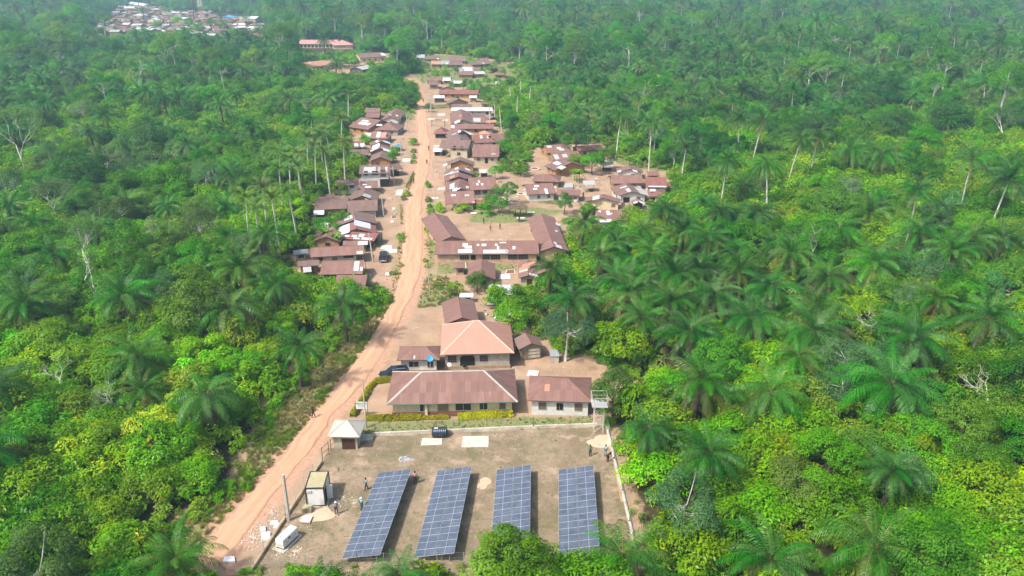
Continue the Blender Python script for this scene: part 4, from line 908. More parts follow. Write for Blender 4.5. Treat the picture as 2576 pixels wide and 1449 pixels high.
# ------------------------------------------------------------------ container office, generator, tank, slabs
def frame4(pFL, pFR, pBL):
    a, b_, c_ = G(*pFL), G(*pFR), G(*pBL); u = (b_ - a); Wd = u.length; u.normalize(); v = Vector((-u.y, u.x, 0)); D = (c_ - a).dot(v); return a, Wd, D, math.atan2(u.y, u.x), a + u * Wd / 2 + v * D / 2
a, Wd, D, rz, c = frame4((771.4,1268.7), (817.2,1271), (793,1236)); rz += .12; D = 3.4; Hh = 2.55
root = thing("office_container", "white office container with black edges and a dusty flat top", "container", (c.x, c.y, 0), rz)
b = MB(); b.box((0, 0, Hh / 2 + .12), (Wd - .1, D - .1, Hh - .1), M['whitep']); b.build("body", root)
b = MB(); b.box((0, 0, Hh + .12), (Wd - .12, D - .12, .05), M['tan']); b.build("roof", root)
b = MB(); b.box((0, 0, .06), (Wd + .5, D + .5, .12), M['concrete']); b.build("base_slab", root)
for sx in (-1, 1):
    for sy in (-1, 1):
        b = MB(); b.box((sx * (Wd / 2 - .04), sy * (D / 2 - .04), Hh / 2 + .14), (.13, .13, Hh + .02), M['black']); b.build("corner_post", root)
for z in (.16, Hh + .12):
    for s in (-1, 1):
        b = MB(); b.box((0, s * (D / 2 - .04), z), (Wd - .1, .125, .12), M['black']); b.build("edge_beam", root)
        b = MB(); b.box((s * (Wd / 2 - .04), 0, z), (.125, D - .1, .12), M['black']); b.build("edge_beam", root)
b = MB(); b.box((Wd / 2 - .03, -D * .24, 1.15), (.06, .85, 2.0), M['hole']); d = b.build("door_opening", root)
b = MB(); b.box((Wd / 2 + .32, -D * .24 + .5, 1.15), (.72, .04, 1.95), M['whitep'], rz=.35); b.build("open_door", root)
b = MB(); b.box((-Wd * .3, -D / 2 + .02, 2.2), (.6, .12, .3), M['litterw']); b.build("vent_hood", root)
a, Wd, D, rz, c = frame4((700.5,1384), (722,1386.5), (726,1346))
root = thing("generator", "white diesel generator on a concrete pad beside the low wall", "generator", (c.x, c.y, 0), -.42 + .0); gw, gd, gh = 1.05, 2.5, 1.45
b = MB(); b.box((0, 0, .08), (gw + .6, gd + .8, .16), M['concrete']); b.build("pad", root)
b = MB(); b.box((0, 0, .24), (gw - .04, gd - .04, .16), M['black']); b.build("skid", root)
b = MB(); w, d_, z0, z1 = gw / 2, gd / 2, .32, gh
sec = [(-w, z0), (-w, z1 - .1), (-w + .1, z1), (w - .1, z1), (w, z1 - .1), (w, z0)]
V = [(x, -d_, z) for x, z in sec] + [(x, d_, z) for x, z in sec]; Fs = [tuple(range(6)), tuple(range(11, 5, -1))] + [(i, i + 6, (i + 1) % 6 + 6, (i + 1) % 6) for i in range(6)]
obj("canopy", mkmesh("canopy", V, Fs, M['whitep']), root)
for k in range(3):
    b = MB(); b.box((gw / 2 + .012, -.75 + k * .75, .88), (.03, .62, .8), M['whitep']); q = b.build("door_panel", root)
    b = MB(); b.box((gw / 2 + .035, -.75 + k * .75, .95), (.02, .12, .06), M['black']); b.build("handle", q)
b = MB(); b.box((gw / 2 + .014, -.2, 1.12), (.035, .34, .2), M['black']); b.build("control_panel", root)
b = MB(); b.box((0, -gd / 2 - .012, .65), (.7, .03, .4), M['litterw']); b.build("louvre", root)
b = MB(); b.tube([(0, -.9, gh), (0, -.9, gh + .14)], [.06, .06], M['black'], 8); b.build("exhaust", root)
# water tank lying on its side
p = G(1106, 1098); root = thing("water_tank", "big black ribbed plastic water tank lying on its side by the low wall", "water tank", (p.x, p.y, 0), .05)
K = 17; pts = []; rad = []
for k in range(K):
    x = -1.02 + 2.04 * k / (K - 1); r = .70 + (.028 if k % 2 else 0); r = r if 0 < k < K - 1 else .62; pts.append((x, 0, .73)); rad.append(r)
b = MB(); b.tube(pts, rad, M['tank'], 24); b.build("body", root, smooth=False)
b = MB(); b.tube([(1.02, 0, .73), (1.12, 0, .73)], [.3, .28], M['tank'], 16); b.build("lid", root)
b = MB(); b.box((-.45, -.12, 1.44), (.5, .35, .012), M['litterw']); b.build("sticker", root)
def slab(pts, t, mat, name, label, cat, z=0.05):
    q = [G(*p) for p in pts]; c = sum(q, Vector()) / len(q); b = MB(); b.prism([(p.x - c.x, p.y - c.y, t) for p in q], t + .05, M[mat])
    return tag(b.build(name, None, (c.x, c.y, z)), label, cat)
slab([(1058.5,1122.8),(1111.7,1119.8),(1112.9,1104.7),(1062.5,1104.3)], .10, 'slab', "concrete_slab", "smaller pale concrete slab lying in front of the black tank", "slab")
slab([(1160.4,1127.5),(1228.2,1126),(1229.9,1098.5),(1165,1099.5)], .10, 'slab', "concrete_slab", "larger pale concrete slab with chipped dark stains, right of the black tank", "slab")
slab([(905,1112),(937,1109),(941.6,1096),(909,1096)], .22, 'concrete', "concrete_step", "grey concrete apron between the cream hut and the low wall", "slab")
slab([(1324,947.5),(1353,946),(1356,934),(1330,932)], .05, 'pinkp' if False else 'mat', "roof_sheet_scrap", "pale pinkish sheet lying behind the patched white house", "sheet")
b = MB(); p = G(936, 1103); b.bar((0, 0, 0), (0, 0, 1.0), .07, M['green'], n=8); b.bar((0, 0, 1.0), (-.14, 0, 1.08), .07, M['green'], n=8); tag(b.build("standpipe", None, (p.x, p.y, .05)), "thin green standpipe beside the hut's concrete apron", "pipe")

# ------------------------------------------------------------------ fence round the yard
def fence(pts, label, plinth=True, post_every=3.0, hgt=1.9, netting=True):
    q = [G(*p) for p in pts]; o0 = q[0]; root = thing("fence", label, "fence", (o0.x, o0.y, .05)); q = [p - o0 for p in q]
    net = MB()
    for a, b_ in zip(q[:-1], q[1:]):
        d = b_ - a; L = d.length; e = d.normalized(); ang = math.atan2(e.y, e.x); mid = (a + b_) / 2
        if plinth: pb = MB(); pb.box((mid.x, mid.y, .17), (L + .18, .26, .50), M['plinth' if plinth is True else 'slab'], rz=ang); pb.build("plinth", root)
        n = max(1, round(L / post_every))
        for i in range(n + 1):
            p = a + d * (i / n); pb = MB(); pb.bar((p.x, p.y, 0), (p.x, p.y, hgt), .06, M['steel'], n=6); pb.build("post", root)
        if netting:
            for z in (.45, 1.15, hgt - .05): net.bar((a.x, a.y, z), (b_.x, b_.y, z), .018, M['steel'], n=3)
            m_ = int(L / .45)
            for i in range(m_):
                p, p2 = a + d * (i / m_), a + d * ((i + 1) / m_)
                for z in (.45, .8, 1.15, 1.5):
                    net.bar((p.x, p.y, z), (p2.x, p2.y, z + .35), .008, M['steel'], n=3); net.bar((p.x, p.y, z + .35), (p2.x, p2.y, z), .008, M['steel'], n=3)
    if netting: tag(net.build("net", root), kind='stuff')
fence([(633.9,1438),(720,1304),(808.9,1166)], "low earthen wall with wire fence along the road side of the yard")
fence([(940.4,1095.5),(1100,1088.5),(1342,1077.7),(1520,1071)], "low pale wall with wire fence along the far side of the yard", plinth='pale')
fence([(1524,1071),(1545,1160),(1565,1240),(1583,1318),(1600,1400)], "low wall with wire fence along the forest side of the yard", plinth='pale')
fence([(640,1434),(900,1428),(1300,1424),(1595,1418)], "thin wire fence along the near end of the yard", plinth=False)
# rusty gate frames
p = G(812, 1160); root = thing("gate", "rusty bar gate between the roadside wall and the cream hut", "gate", (p.x, p.y, 0), 1.2)
for k in range(2):
    for s in (0, 1.5): b = MB(); b.bar((k * 2.0 + s, 0, 0), (k * 2.0 + s, 0, 2.1), .09, M['woodd']); b.build("post", root)
    for z in (.3, 1.1, 1.95): b = MB(); b.bar((k * 2.0, 0, z), (k * 2.0 + 1.5, 0, z), .06, M['woodd']); b.build("rail", root)
# water tower
base = [(1494,1091), (1516.5,1090)]; a, b_ = G(*base[0]), G(*base[1]); Wt_ = (b_ - a).length; c = (a + b_) / 2 + Vector((0, Wt_ / 2, 0))
root = thing("water_tower", "slim white lattice water tower with an empty railed platform", "water tower", (c.x, c.y, .05)); h2 = Wt_ / 2; top = 1.05; zt = 4.25
for sx in (-1, 1):
    for sy in (-1, 1):
        b = MB(); b.bar((sx * h2, sy * h2, -.1), (sx * h2, sy * h2, zt), .09, M['framew']); b.build("leg", root)
for k in range(3):
    z0, z1 = k * zt / 3 + .1, (k + 1) * zt / 3 - .05
    for (ax, ay, bx, by) in ((-1, -1, 1, -1), (1, -1, 1, 1), (1, 1, -1, 1), (-1, 1, -1, -1)):
        b = MB(); b.bar((ax * h2, ay * h2, z0), (bx * h2, by * h2, z1), .045, M['framew']); b.bar((ax * h2, ay * h2, z1), (bx * h2, by * h2, z0), .045, M['framew']); b.bar((ax * h2, ay * h2, z1), (bx * h2, by * h2, z1), .06, M['framew']); b.build("brace", root)
b = MB(); b.box((0, 0, zt + .06), (2 * top, 2 * top, .10), M['steel']); b.build("platform", root)
for sx in (-1, 1):
    for sy in (-1, 1): b = MB(); b.bar((sx * top, sy * top, zt), (sx * top, sy * top, zt + 1.5), .07, M['framew']); b.build("rail_post", root)
for z in (zt + .8, zt + 1.48):
    for (ax, ay, bx, by) in ((-1, -1, 1, -1), (1, -1, 1, 1), (1, 1, -1, 1), (-1, 1, -1, -1)):
        b = MB(); b.bar((ax * top, ay * top, z), (bx * top, by * top, z), .06, M['framew']); b.build("rail", root)
# sign board
a, b_ = G(897, 1046), G(926, 1046); Ls = (b_ - a).length; root = thing("sign_board", "white notice board with faint green print on two dark posts", "sign", (a.x, a.y, 0), math.atan2((b_ - a).y, (b_ - a).x))
for x in (0, Ls): b = MB(); b.bar((x, 0, 0), (x, 0, 2.35), .08, M['black']); b.build("post", root)
b = MB(); b.box((Ls / 2, -.02, 1.72), (Ls - .08, .05, 1.15), M['whitep']); bd = b.build("board", root)
b = MB()
for k, w in enumerate((.75, .85, .6, .7)): b.box((Ls / 2, -.052, 2.1 - k * .2), (Ls * w, .008, .07 if k else .12), M['green'])
b.build("print", bd)
b = MB(); b.box((.22, -.052, 2.1), (.16, .009, .16), M['black']); b.box((Ls - .25, -.052, 2.1), (.14, .009, .14), M['black']); b.build("emblem", bd)

# ------------------------------------------------------------------ poles
def pole(bx, by, tx, ty, label, w=.26, arm=True, mat='pole', name='utility_pole', cat='utility pole'):
    p = G(bx, by); lo, hi = .5, 25
    for _ in range(30):
        m_ = (lo + hi) / 2
        if P(p.x, p.y, m_)[1] > ty: lo = m_
        else: hi = m_
    h = lo; tp = G(tx, ty, h); root = thing(name, label, cat, (p.x, p.y, 0))
    dx = max(-.6, min(.6, tp.x - p.x)); b = MB(); b.tube([(0, 0, -.2), (dx, 0, h)], [w * .62, w * .4], M[mat], 6); b.build("shaft", root)
    if arm:
        b = MB(); b.bar((dx - .65, 0, h - .45), (dx + .65, 0, h - .45), .12, M[mat]); b.build("crossarm", root)
        for s in (-.55, 0, .55): b = MB(); b.tube([(dx + s, 0, h - .4), (dx + s, 0, h - .2)], [.05, .04], M['black'], 6); b.build("insulator", root)
    return root
pole(727, 1310, 712, 1194, "thick pale concrete pole rising beside the low wall near the generator", .42, False)
pole(921, 1076, 911.5, 953, "slender pole in front of the notice board", .2, False)
pole(938.7, 659, 928, 586, "pale pole by the white-patched shop", .3, False)
pole(966, 544.5, 960, 495, "leaning pole beside the pale verge left of the road", .26, False)
pole(992, 466.5, 988, 420, "concrete pole in front of the two-storey white house", .28)
pole(1011, 400, 1006.7, 356, "pole next to the blue tarpaulin", .28)
pole(1025.6, 333, 1022.5, 290.6, "pale pole at the edge of the road by the upper left houses", .3)
pole(1084.6, 284, 1082.6, 240, "pale pole right of the road beside a round bush", .3)
pole(1088.7, 451, 1088, 396, "tall thin pole at the right edge of the road by the two-storey pale house", .2)
pole(1105.4, 450, 1104, 410, "thin pole beside the orange gable right of the road", .18, False)
pole(1097, 531, 1094, 478, "thin pole among shrubs at the right edge of the road", .2, False)
pole(1082.6, 736, 1074, 668, "thin dark pole on the grassy verge below the classroom block", .16, False)
pole(1041.5, 149, 1041, 129, "pole at the far left of the upper village", .3, False)
pole(1117.5, 172, 1117, 147, "pole in the upper village beside the two grey lean-tos", .3)
pole(1160, 196, 1160, 167, "pole rising in front of the white-fronted row in the upper village", .3)
pole(1081, 226, 1079, 200, "pole at the bend where the road enters the upper village", .25, False)
for i, (x, y, t) in enumerate([(338,60,40),(372,62,41),(456,48,28),(545,96,80),(597,62,46),(600,88,70),(436,92,77),(490,62,50),(310,84,70),(640,52,36),(388,38,22),(340,46,30)]):
    pole(x, y, x - 1, t, ORD[i] + " pole from the left among the roofs of the distant village", .34, False)
# lattice mast
p = G(509, 56); root = thing("lattice_mast", "tall red and white lattice mast in the distant village", "mast", (p.x, p.y, 0)); Hm = 44
redp = plain("mast_red", (0.45, 0.12, 0.10), .6)
for k in range(11):
    z0, z1 = k * Hm / 11, (k + 1) * Hm / 11; w0, w1 = 2.6 - 2.1 * z0 / Hm, 2.6 - 2.1 * z1 / Hm; b = MB(); mm = redp if (k // 2) % 2 else M['whitep']
    C4 = ((-1, -1), (1, -1), (1, 1), (-1, 1))
    for i in range(4):
        a, c_ = C4[i], C4[(i + 1) % 4]; b.bar((a[0] * w0, a[1] * w0, z0), (a[0] * w1, a[1] * w1, z1), .3, mm); b.bar((a[0] * w0, a[1] * w0, z0), (c_[0] * w1, c_[1] * w1, z1), .18, mm); b.bar((c_[0] * w0, c_[1] * w0, z0), (a[0] * w1, a[1] * w1, z1), .18, mm)
    b.build("mast_section", root)
b = MB(); b.box((.8, 0, Hm - 2), (.5, .5, 2.2), M['whitep']); b.box((-.8, 0, Hm - 2), (.5, .5, 2.2), M['whitep']); b.build("antenna", root)

# ------------------------------------------------------------------ vehicles
def vehicle(name, loc, rz, paint, label, cat, kind='suv'):
    L, Wd, clr = {'suv': (4.7, 1.85, .34), 'pickup': (5.1, 1.85, .38), 'sedan': (4.4, 1.72, .24)}[kind]
    root = thing(name, label, cat, loc, rz); hw = Wd / 2; belt = {'suv': 1.05, 'pickup': 1.05, 'sedan': .88}[kind]; roofz = {'suv': 1.75, 'pickup': 1.75, 'sedan': 1.40}[kind]
    # lower body: rings from the nose (x=0) to the tail (x=L)
    prof = {'suv': [(0, .45, .72, .80), (.12, .36, .86, .93), (1.05, .34, 1.0, 1), (1.5, .34, 1.05, 1), (3.2, .34, 1.05, 1), (4.5, .36, 1.04, .98), (4.7, .5, .95, .90)],
            'pickup': [(0, .5, .75, .80), (.12, .40, .90, .93), (1.2, .38, 1.03, 1), (1.6, .38, 1.05, 1), (3.3, .38, 1.05, 1), (4.98, .42, 1.05, 1), (5.1, .5, 1.0, .96)],
            'sedan': [(0, .34, .58, .80), (.12, .26, .68, .93), (1.1, .24, .83, 1), (1.4, .24, .88, 1), (3.4, .24, .90, 1), (4.3, .26, .86, .97), (4.4, .38, .78, .90)]}[kind]
    V, Fs = [], []
    for x, zl, zh, f in prof:
        w = hw * f; V += [(x - L / 2, -w * .9, zl), (x - L / 2, -w, zl + .12), (x - L / 2, -w, zh - .14), (x - L / 2, -w * .88, zh), (x - L / 2, 0, zh + .03), (x - L / 2, w * .88, zh), (x - L / 2, w, zh - .14), (x - L / 2, w, zl + .12), (x - L / 2, w * .9, zl)]
    n = 9
    for k in range(len(prof) - 1):
        for j in range(n): Fs.append((k * n + j, (k + 1) * n + j, (k + 1) * n + (j + 1) % n, k * n + (j + 1) % n))
    Fs += [tuple(range(n))[::-1], tuple((len(prof) - 1) * n + j for j in range(n))]
    obj("body", mkmesh("body", V, Fs, paint, smooth=False), root)
    cab = {'suv': (1.25, 2.0, 4.25, 4.6), 'pickup': (1.35, 2.05, 3.2, 3.45), 'sedan': (1.2, 1.95, 3.2, 3.85)}[kind]
    b = MB(); xa, xb, xc, xd = [q - L / 2 for q in cab]; w0, w1 = hw * .93, hw * .76
    bt = [(xa, -w0, belt), (xd, -w0, belt), (xd, w0, belt), (xa, w0, belt)]; tp = [(xb, -w1, roofz - .05), (xc, -w1, roofz - .05), (xc, w1, roofz - .05), (xb, w1, roofz - .05)]
    for nm, i in (("side_window", 0), ("rear_window", 1), ("side_window", 2), ("windscreen", 3)):
        b = MB(); b.poly([bt[i], bt[(i + 1) % 4], tp[(i + 1) % 4], tp[i]], M['glass']); b.build(nm, root)
    b = MB()
    for i in range(4): b.bar(bt[i], tp[i], .09, paint)
    for s in (-1, 1):
        xm = (xb + xc) / 2 + (.1 if kind != 'sedan' else 0); b.bar((xm, s * w0, belt), (xm, s * w1, roofz - .06), .08, paint)
    b.build("pillars", root)
    b = MB(); b.prism([(xb - .05, -w1 - .03, roofz), (xc + .05, -w1 - .03, roofz), (xc + .05, w1 + .03, roofz), (xb - .05, w1 + .03, roofz)], .06, paint); b.build("roof", root)
    if kind == 'suv':
        for s in (-1, 1): b = MB(); b.bar((xb + .1, s * w1 * .9, roofz + .05), (xc - .1, s * w1 * .9, roofz + .05), .05, M['steel']); b.build("roof_rail", root)
    if kind == 'pickup':
        b = MB(); b.box((4.22 - L / 2, 0, 1.075), (1.45, Wd * .78, .02), M['black']); b.build("load_bed", root)
        for s in (-1, 1): b = MB(); b.box((4.25 - L / 2, s * (hw - .09), 1.14), (1.6, .12, .16), paint); b.build("bed_side", root)
        b = MB(); b.box((5.02 - L / 2, 0, 1.12), (.1, Wd * .86, .18), paint); b.build("tailgate", root)
        b = MB(); b.box((4.3 - L / 2, .2, 1.22), (.6, .5, .26), M['tyre']); b.build("load", root)
    wr = .37 if kind != 'sedan' else .31
    for x in (.86, L - .95):
        for s in (-1, 1):
            b = MB(); b.tube([(0, -.12, 0), (0, .12, 0)], [wr, wr], M['tyre'], 16); w_ = b.build("wheel", root, (x - L / 2, s * (hw - .10), wr))
            b = MB(); b.tube([(0, s * .10, 0), (0, s * .135, 0)], [wr * .6, wr * .55], M['steel'], 12); b.build("rim", w_)
    for s in (-1, 1):
        b = MB(); b.box((.05 - L / 2, s * hw * .62, prof[1][2] - .12), (.1, .36, .16), M['whitep']); b.build("headlight", root)
        b = MB(); b.box((L / 2 - .02, s * hw * .78, prof[-1][2] - .08), (.08, .18, .3), plain("tail_light", (.35, .02, .02), .3)); b.build("tail_light", root)
        b = MB(); b.box((xa + .35, s * (hw + .07), belt + .08), (.12, .18, .14), paint); b.build("mirror", root)
    b = MB(); b.box((.02 - L / 2, 0, .5), (.16, Wd * .8, .2), M['black']); b.build("bumper", root)
    b = MB(); b.box((L / 2 - .02, 0, .5), (.16, Wd * .8, .18), M['steel']); q = b.build("bumper", root)
    b = MB(); b.box((L / 2 + .05, 0, .62), (.02, .5, .12), M['whitep']); b.build("number_plate", q)
    return root
p = G(992, 950); vehicle("suv", (p.x, p.y, .03), math.radians(10), M['carblack'], "black off-road car parked between the yellow hedge and the maroon hall", "car", 'suv')
p = G(966, 652); vehicle("pickup_truck", (p.x, p.y, .03), math.radians(-86), M['carblue'], "dark pickup truck seen from behind, parked near the pale drying sheets", "pickup", 'pickup')
p = G(1275, 806); vehicle("parked_car", (p.x, p.y, .03), math.radians(-9), M['carwhite'], "old white car standing behind the salmon-roofed house", "car", 'sedan')

# ------------------------------------------------------------------ small things on the ground
def flat(x0, y0, x1, y1, mat, name, label, cat, sk=0.0, z=.05, t=.025, edge=None, group=None):
    q = [G(x0 + sk, y1), G(x1, y1 - (y1 - y0) * .08), G(x1 - sk * .3, y0), G(x0 + sk * 1.6, y0 + (y1 - y0) * .1)]; c = sum(q, Vector()) / 4; b = MB()
    b.prism([(p.x - c.x, p.y - c.y, t) for p in q], t + .02, M[edge or mat]); o = b.build(name, None, (c.x, c.y, z)); tag(o, label, cat, group)
    if edge: b = MB(); b.prism([((p.x - c.x) * .82, (p.y - c.y) * .8, t + .03) for p in q], .03, M[mat]); b.build("beans", o)
    return o
flat(951,617,987,627,'mat',"drying_mat","pinkish white mat spread on the ground above the pickup truck","mat",6)
flat(971,627,998,637,'mat',"drying_mat","second pale mat lying just behind the pickup truck","mat",-2)
flat(981,540.6,998,551,'cocoabean',"drying_mat","mat of dark beans with a pale rim left of the road","mat",3,edge='mat')
flat(982.5,522,994,528,'mat',"drying_mat","small pale mat above the mat of dark beans","mat",3)
flat(978.6,555,990,561,'mat',"drying_mat","small pale mat below the mat of dark beans","mat",3)
flat(966,688,980,696,'mat',"cloth_heap","little heap of white cloth on the bare ground left of the road","cloth",3,t=.25)
flat(918,693,934,701,'zincw',"scrap_sheet","bright scrap sheet at the corner of the lowest roof left of the road","sheet",4,t=.3)
flat(1010,404,1033,413,'litterw',"drying_table","white-topped table beside the green shrubs left of the road","table",2,t=.8)
flat(1083,496,1103,501,'mat',"drying_mat","long pale mat right of the road in front of the lowest gable","mat",2)
flat(1183,535,1199,538,'foam',"plank","pale plank lying on the grass of the playground","plank",1)
flat(1262,678,1297,690,'cocoabean',"drying_mat","mat of red-brown beans below the classroom block","mat",8,edge='mat')
flat(1252,690,1284,703,'foam',"plastic_sheet","white plastic sheet beside the mat of red-brown beans","sheet",4)
flat(1100,472,1120,478,'litterw',"drying_mat","pale sheet in front of the roadside gables","mat",1)
flat(1110,300,1126,305,'mat',"drying_mat","pale mat in the open square right of the road","mat",1)
flat(1075,298,1094,303,'mat',"drying_mat","pale mat at the road edge of the open square","mat",1)
flat(1100,286,1120,291,'mat',"drying_mat","upper pale mat in the open square","mat",1)
flat(1325,533,1345,537,'mat',"drying_mat","pale mat between the white hamlet house and the playground","mat",1)
flat(797.7,564,827,574,'zincw',"scrap_sheet","heap of bent white sheets behind the row left of the road","sheet",5,t=.7)
flat(990,480,1015,495,'litterw',"rubble_heap","heap of pale rubble at the left edge of the road","rubble",5,t=.35)
flat(1112,578.5,1120,584,'litterw',"stone_heap","small stones at the side of the left classroom block","rubble",1)
flat(1409,465,1442,477,'zinc',"scrap_sheet","pile of loose zinc sheets beside the white hamlet house","sheet",8,t=.6)
flat(1495,884,1525,892,'ash',"ash_patch","grey ash patch at the forest edge beyond the grey tree","ash",3)
flat(553,1403,592,1417,'foam',"foam_sheet","white foam sheet lying at the bottom end of the road","foam",8,t=.2)
for i, (x0, y0, x1, y1, lb) in enumerate([(675,1312,700,1322,"upper white foam sheet beside the wall"),(684,1318,704,1332,"white foam sheet leaning on the wall"),(652,1328,669,1340,"small white foam sheet by the road"),(653,1343,681,1363,"largest white foam sheet left of the generator")]):
    flat(x0, y0, x1, y1, 'foam', "foam_sheet", lb, "foam", 4, t=.12 + .06 * i, group="foam sheets dumped by the wall")
# crates and pallet
for (x0, y0, x1, y1, h, lb) in [(760,1280,785,1292,.55,"wooden crate behind the generator, nearer the container"),(757,1302,782,1318.7,.22,"low pallet of flat boxes between the crate and the generator")]:
    a, b_, c_ = G(x0, y1), G(x1, y1), G(x0, y0); w = (b_ - a).x; d = (c_ - a).y; root = thing("crate" if h > .3 else "pallet", lb, "crate" if h > .3 else "pallet", (a.x + w / 2, a.y + d / 2, .05), -.1)
    b = MB(); b.box((0, 0, h / 2 + .08), (w - .1, d - .1, h - .04), M['tan' if h > .3 else 'mat']); b.build("load", root)
    for k in range(5): b = MB(); b.box(((k / 4 - .5) * (w - .15), 0, .05), (.12, d, .08), M['wood']); b.build("slat", root)
    if h > .3:
        for k in range(4): b = MB(); b.box((0, -d / 2 + .0, .14 + k * .13), (w, .03, .10), M['wood']); b.build("slat", root)
# drying rack stand below the sheds
p = G(1236, 776); root = thing("rack_table", "small weathered table with a rusty sheet on top behind the brown wing", "table", (p.x, p.y, 0))
for sx in (-1, 1):
    for sy in (-1, 1): b = MB(); b.bar((sx * .65, sy * .4, 0), (sx * .65, sy * .4, 1.0), .08, M['wood']); b.build("leg", root)
b = MB(); b.box((0, 0, 1.04), (1.6, 1.1, .06), M['zincd'], rx=.08); b.build("top", root)
for z in (.35, .6, .85): b = MB(); b.box((0, -.42, z), (1.3, .04, .1), M['wood']); b.build("slat", root)
# thatched shelter in the playground
p = G(1303, 543); root = thing("thatched_shelter", "flat brown thatched shelter on poles beyond the playground", "shelter", (p.x, p.y, 0), .03)
for sx in (-1, -.33, .33, 1):
    for sy in (-1, 1): b = MB(); b.bar((sx * 2.1, sy * 1.3, 0), (sx * 2.1, sy * 1.3, 2.2), .12, M['woodd']); b.build("post", root)
tV, tF = [], []; rq = random.Random(4)
for k in range(900):
    x, y = rq.uniform(-2.5, 2.5), rq.uniform(-1.7, 1.7); a = rq.uniform(0, 6.28); l = rq.uniform(.3, .8); w = .05; z = 2.25 + rq.uniform(0, .22); n = len(tV); ca, sa = math.cos(a), math.sin(a)
    dz = rq.uniform(-.25, .1)
    tV += [(x - sa * w, y + ca * w, z), (x + ca * l - sa * w, y + sa * l + ca * w, z + dz), (x + ca * l + sa * w, y + sa * l - ca * w, z + dz), (x + sa * w, y - ca * w, z)]; tF.append((n, n + 1, n + 2, n + 3))
n = len(tV); tV += [(-2.4, -1.6, 2.22), (2.4, -1.6, 2.22), (2.4, 1.6, 2.22), (-2.4, 1.6, 2.22)]; tF.append((n, n + 1, n + 2, n + 3))
tag(obj("thatch", mkmesh("thatch", tV, tF, M['thatch']), root), kind="stuff")
p = G(1310, 556); root = thing("bench_rack", "low rack draped with pale sacks in front of the thatched shelter", "rack", (p.x, p.y, 0))
for sx in (-1, 1): b = MB(); b.bar((sx * .9, 0, 0), (sx * .9, 0, .8), .08, M['wood']); b.build("post", root)
b = MB(); b.box((0, 0, .82), (2.1, .9, .08), M['litterw'], rx=.1); b.box((.3, -.3, .6), (.9, .4, .4), M['litterw'], rz=.3); b.build("sacks", root)
# carport of the hamlet and the blue tarpaulin
p = G(1526, 430); root = thing("open_shelter", "open white-roofed shelter standing alone in the hamlet", "shelter", (p.x, p.y, 0)); ww = 4.0
for sx in (-1, 1):
    for sy in (-1, 1): b = MB(); b.bar((sx * ww * .45, sy * 1.5, 0), (sx * ww * .45, sy * 1.5, 2.1 + sy * .15), .12, M['wood']); b.build("post", root)
b = MB(); b.prism([(-ww / 2, -1.9, 2.05), (ww / 2, -1.9, 2.05), (ww / 2, 1.9, 2.5), (-ww / 2, 1.9, 2.5)], .05, M['zincw']); o_ = b.build("roof", root)
b = MB(); b.box((0, 0, .6), (ww * .7, 1.2, .7), M['woodd']); b.build("counter", root)
p = G(1000, 379); root = thing("tarpaulin_shelter", "shelter hung with a pale blue tarpaulin left of the road", "shelter", (p.x, p.y, 0), -.1)
for sx in (-1, 1):
    for sy in (-1, 1): b = MB(); b.bar((sx * 1.4, sy * 1.2, 0), (sx * 1.4, sy * 1.2, 1.9), .1, M['wood']); b.build("post", root)
V = []; Fs = []
for i in range(9):
    for j in range(7):
        x = (i / 8 - .5) * 3.3; y = (j / 6 - .5) * 3.0; V.append((x, y, 2.1 - .5 * abs(x) / 1.6 + .12 * math.sin(i * 1.9 + j * 2.3)))
for i in range(8):
    for j in range(6): Fs.append((i * 7 + j, (i + 1) * 7 + j, (i + 1) * 7 + j + 1, i * 7 + j + 1))
obj("tarpaulin", mkmesh("tarpaulin", V, Fs, M['tarpb'], smooth=True), root)
b = MB(); b.box((0, 0, .5), (2.4, 1.8, .9), M['hole']); b.build("goods", root)
# round drying floors
for (x, y, rx, lb) in [(1345, 424.5, 1.5, "round bean heap with a pale rim beside the hamlet"), (1310, 488, 1.1, "small round bean heap left of the white hamlet house")]:
    p = G(x, y); b = MB(); n = 20
    b.prism([(math.cos(k * 6.283 / n) * rx * (1 + .06 * math.sin(k * 2.7)), math.sin(k * 6.283 / n) * rx * 1.2, .06) for k in range(n)], .08, M['mat']); o_ = tag(b.build("drying_mat", None, (p.x, p.y, .03)), lb, "mat")
    b = MB(); b.prism([(math.cos(k * 6.283 / n) * rx * .7, math.sin(k * 6.283 / n) * rx * .8, .1) for k in range(n)], .06, M['cocoabean']); b.build("beans", o_)
# stall with bits and pieces in the hamlet
p = G(1481, 480); root = thing("market_stall", "crowded stall with a white roof in the middle of the hamlet", "stall", (p.x, p.y, 0))
for sx in (-1, 1):
    for sy in (-1, 1): b = MB(); b.bar((sx * 1.4, sy * 1.3, 0), (sx * 1.4, sy * 1.3, 2.3), .1, M['wood']); b.build("post", root)
b = MB(); b.prism([(-1.7, -1.6, 2.2), (1.7, -1.6, 2.2), (1.7, 1.6, 2.6), (-1.7, 1.6, 2.6)], .05, M['zinc']); b.build("roof", root)
for k in range(6): b = MB(); b.box((rq.uniform(-1.1, 1.1), rq.uniform(-1.6, .8), .35), (rq.uniform(.4, .8), .5, rq.uniform(.5, .8)), M[rq.choice(['wood', 'litterw', 'black', 'greywall'])], rz=rq.uniform(0, 1)); b.build("box", root)
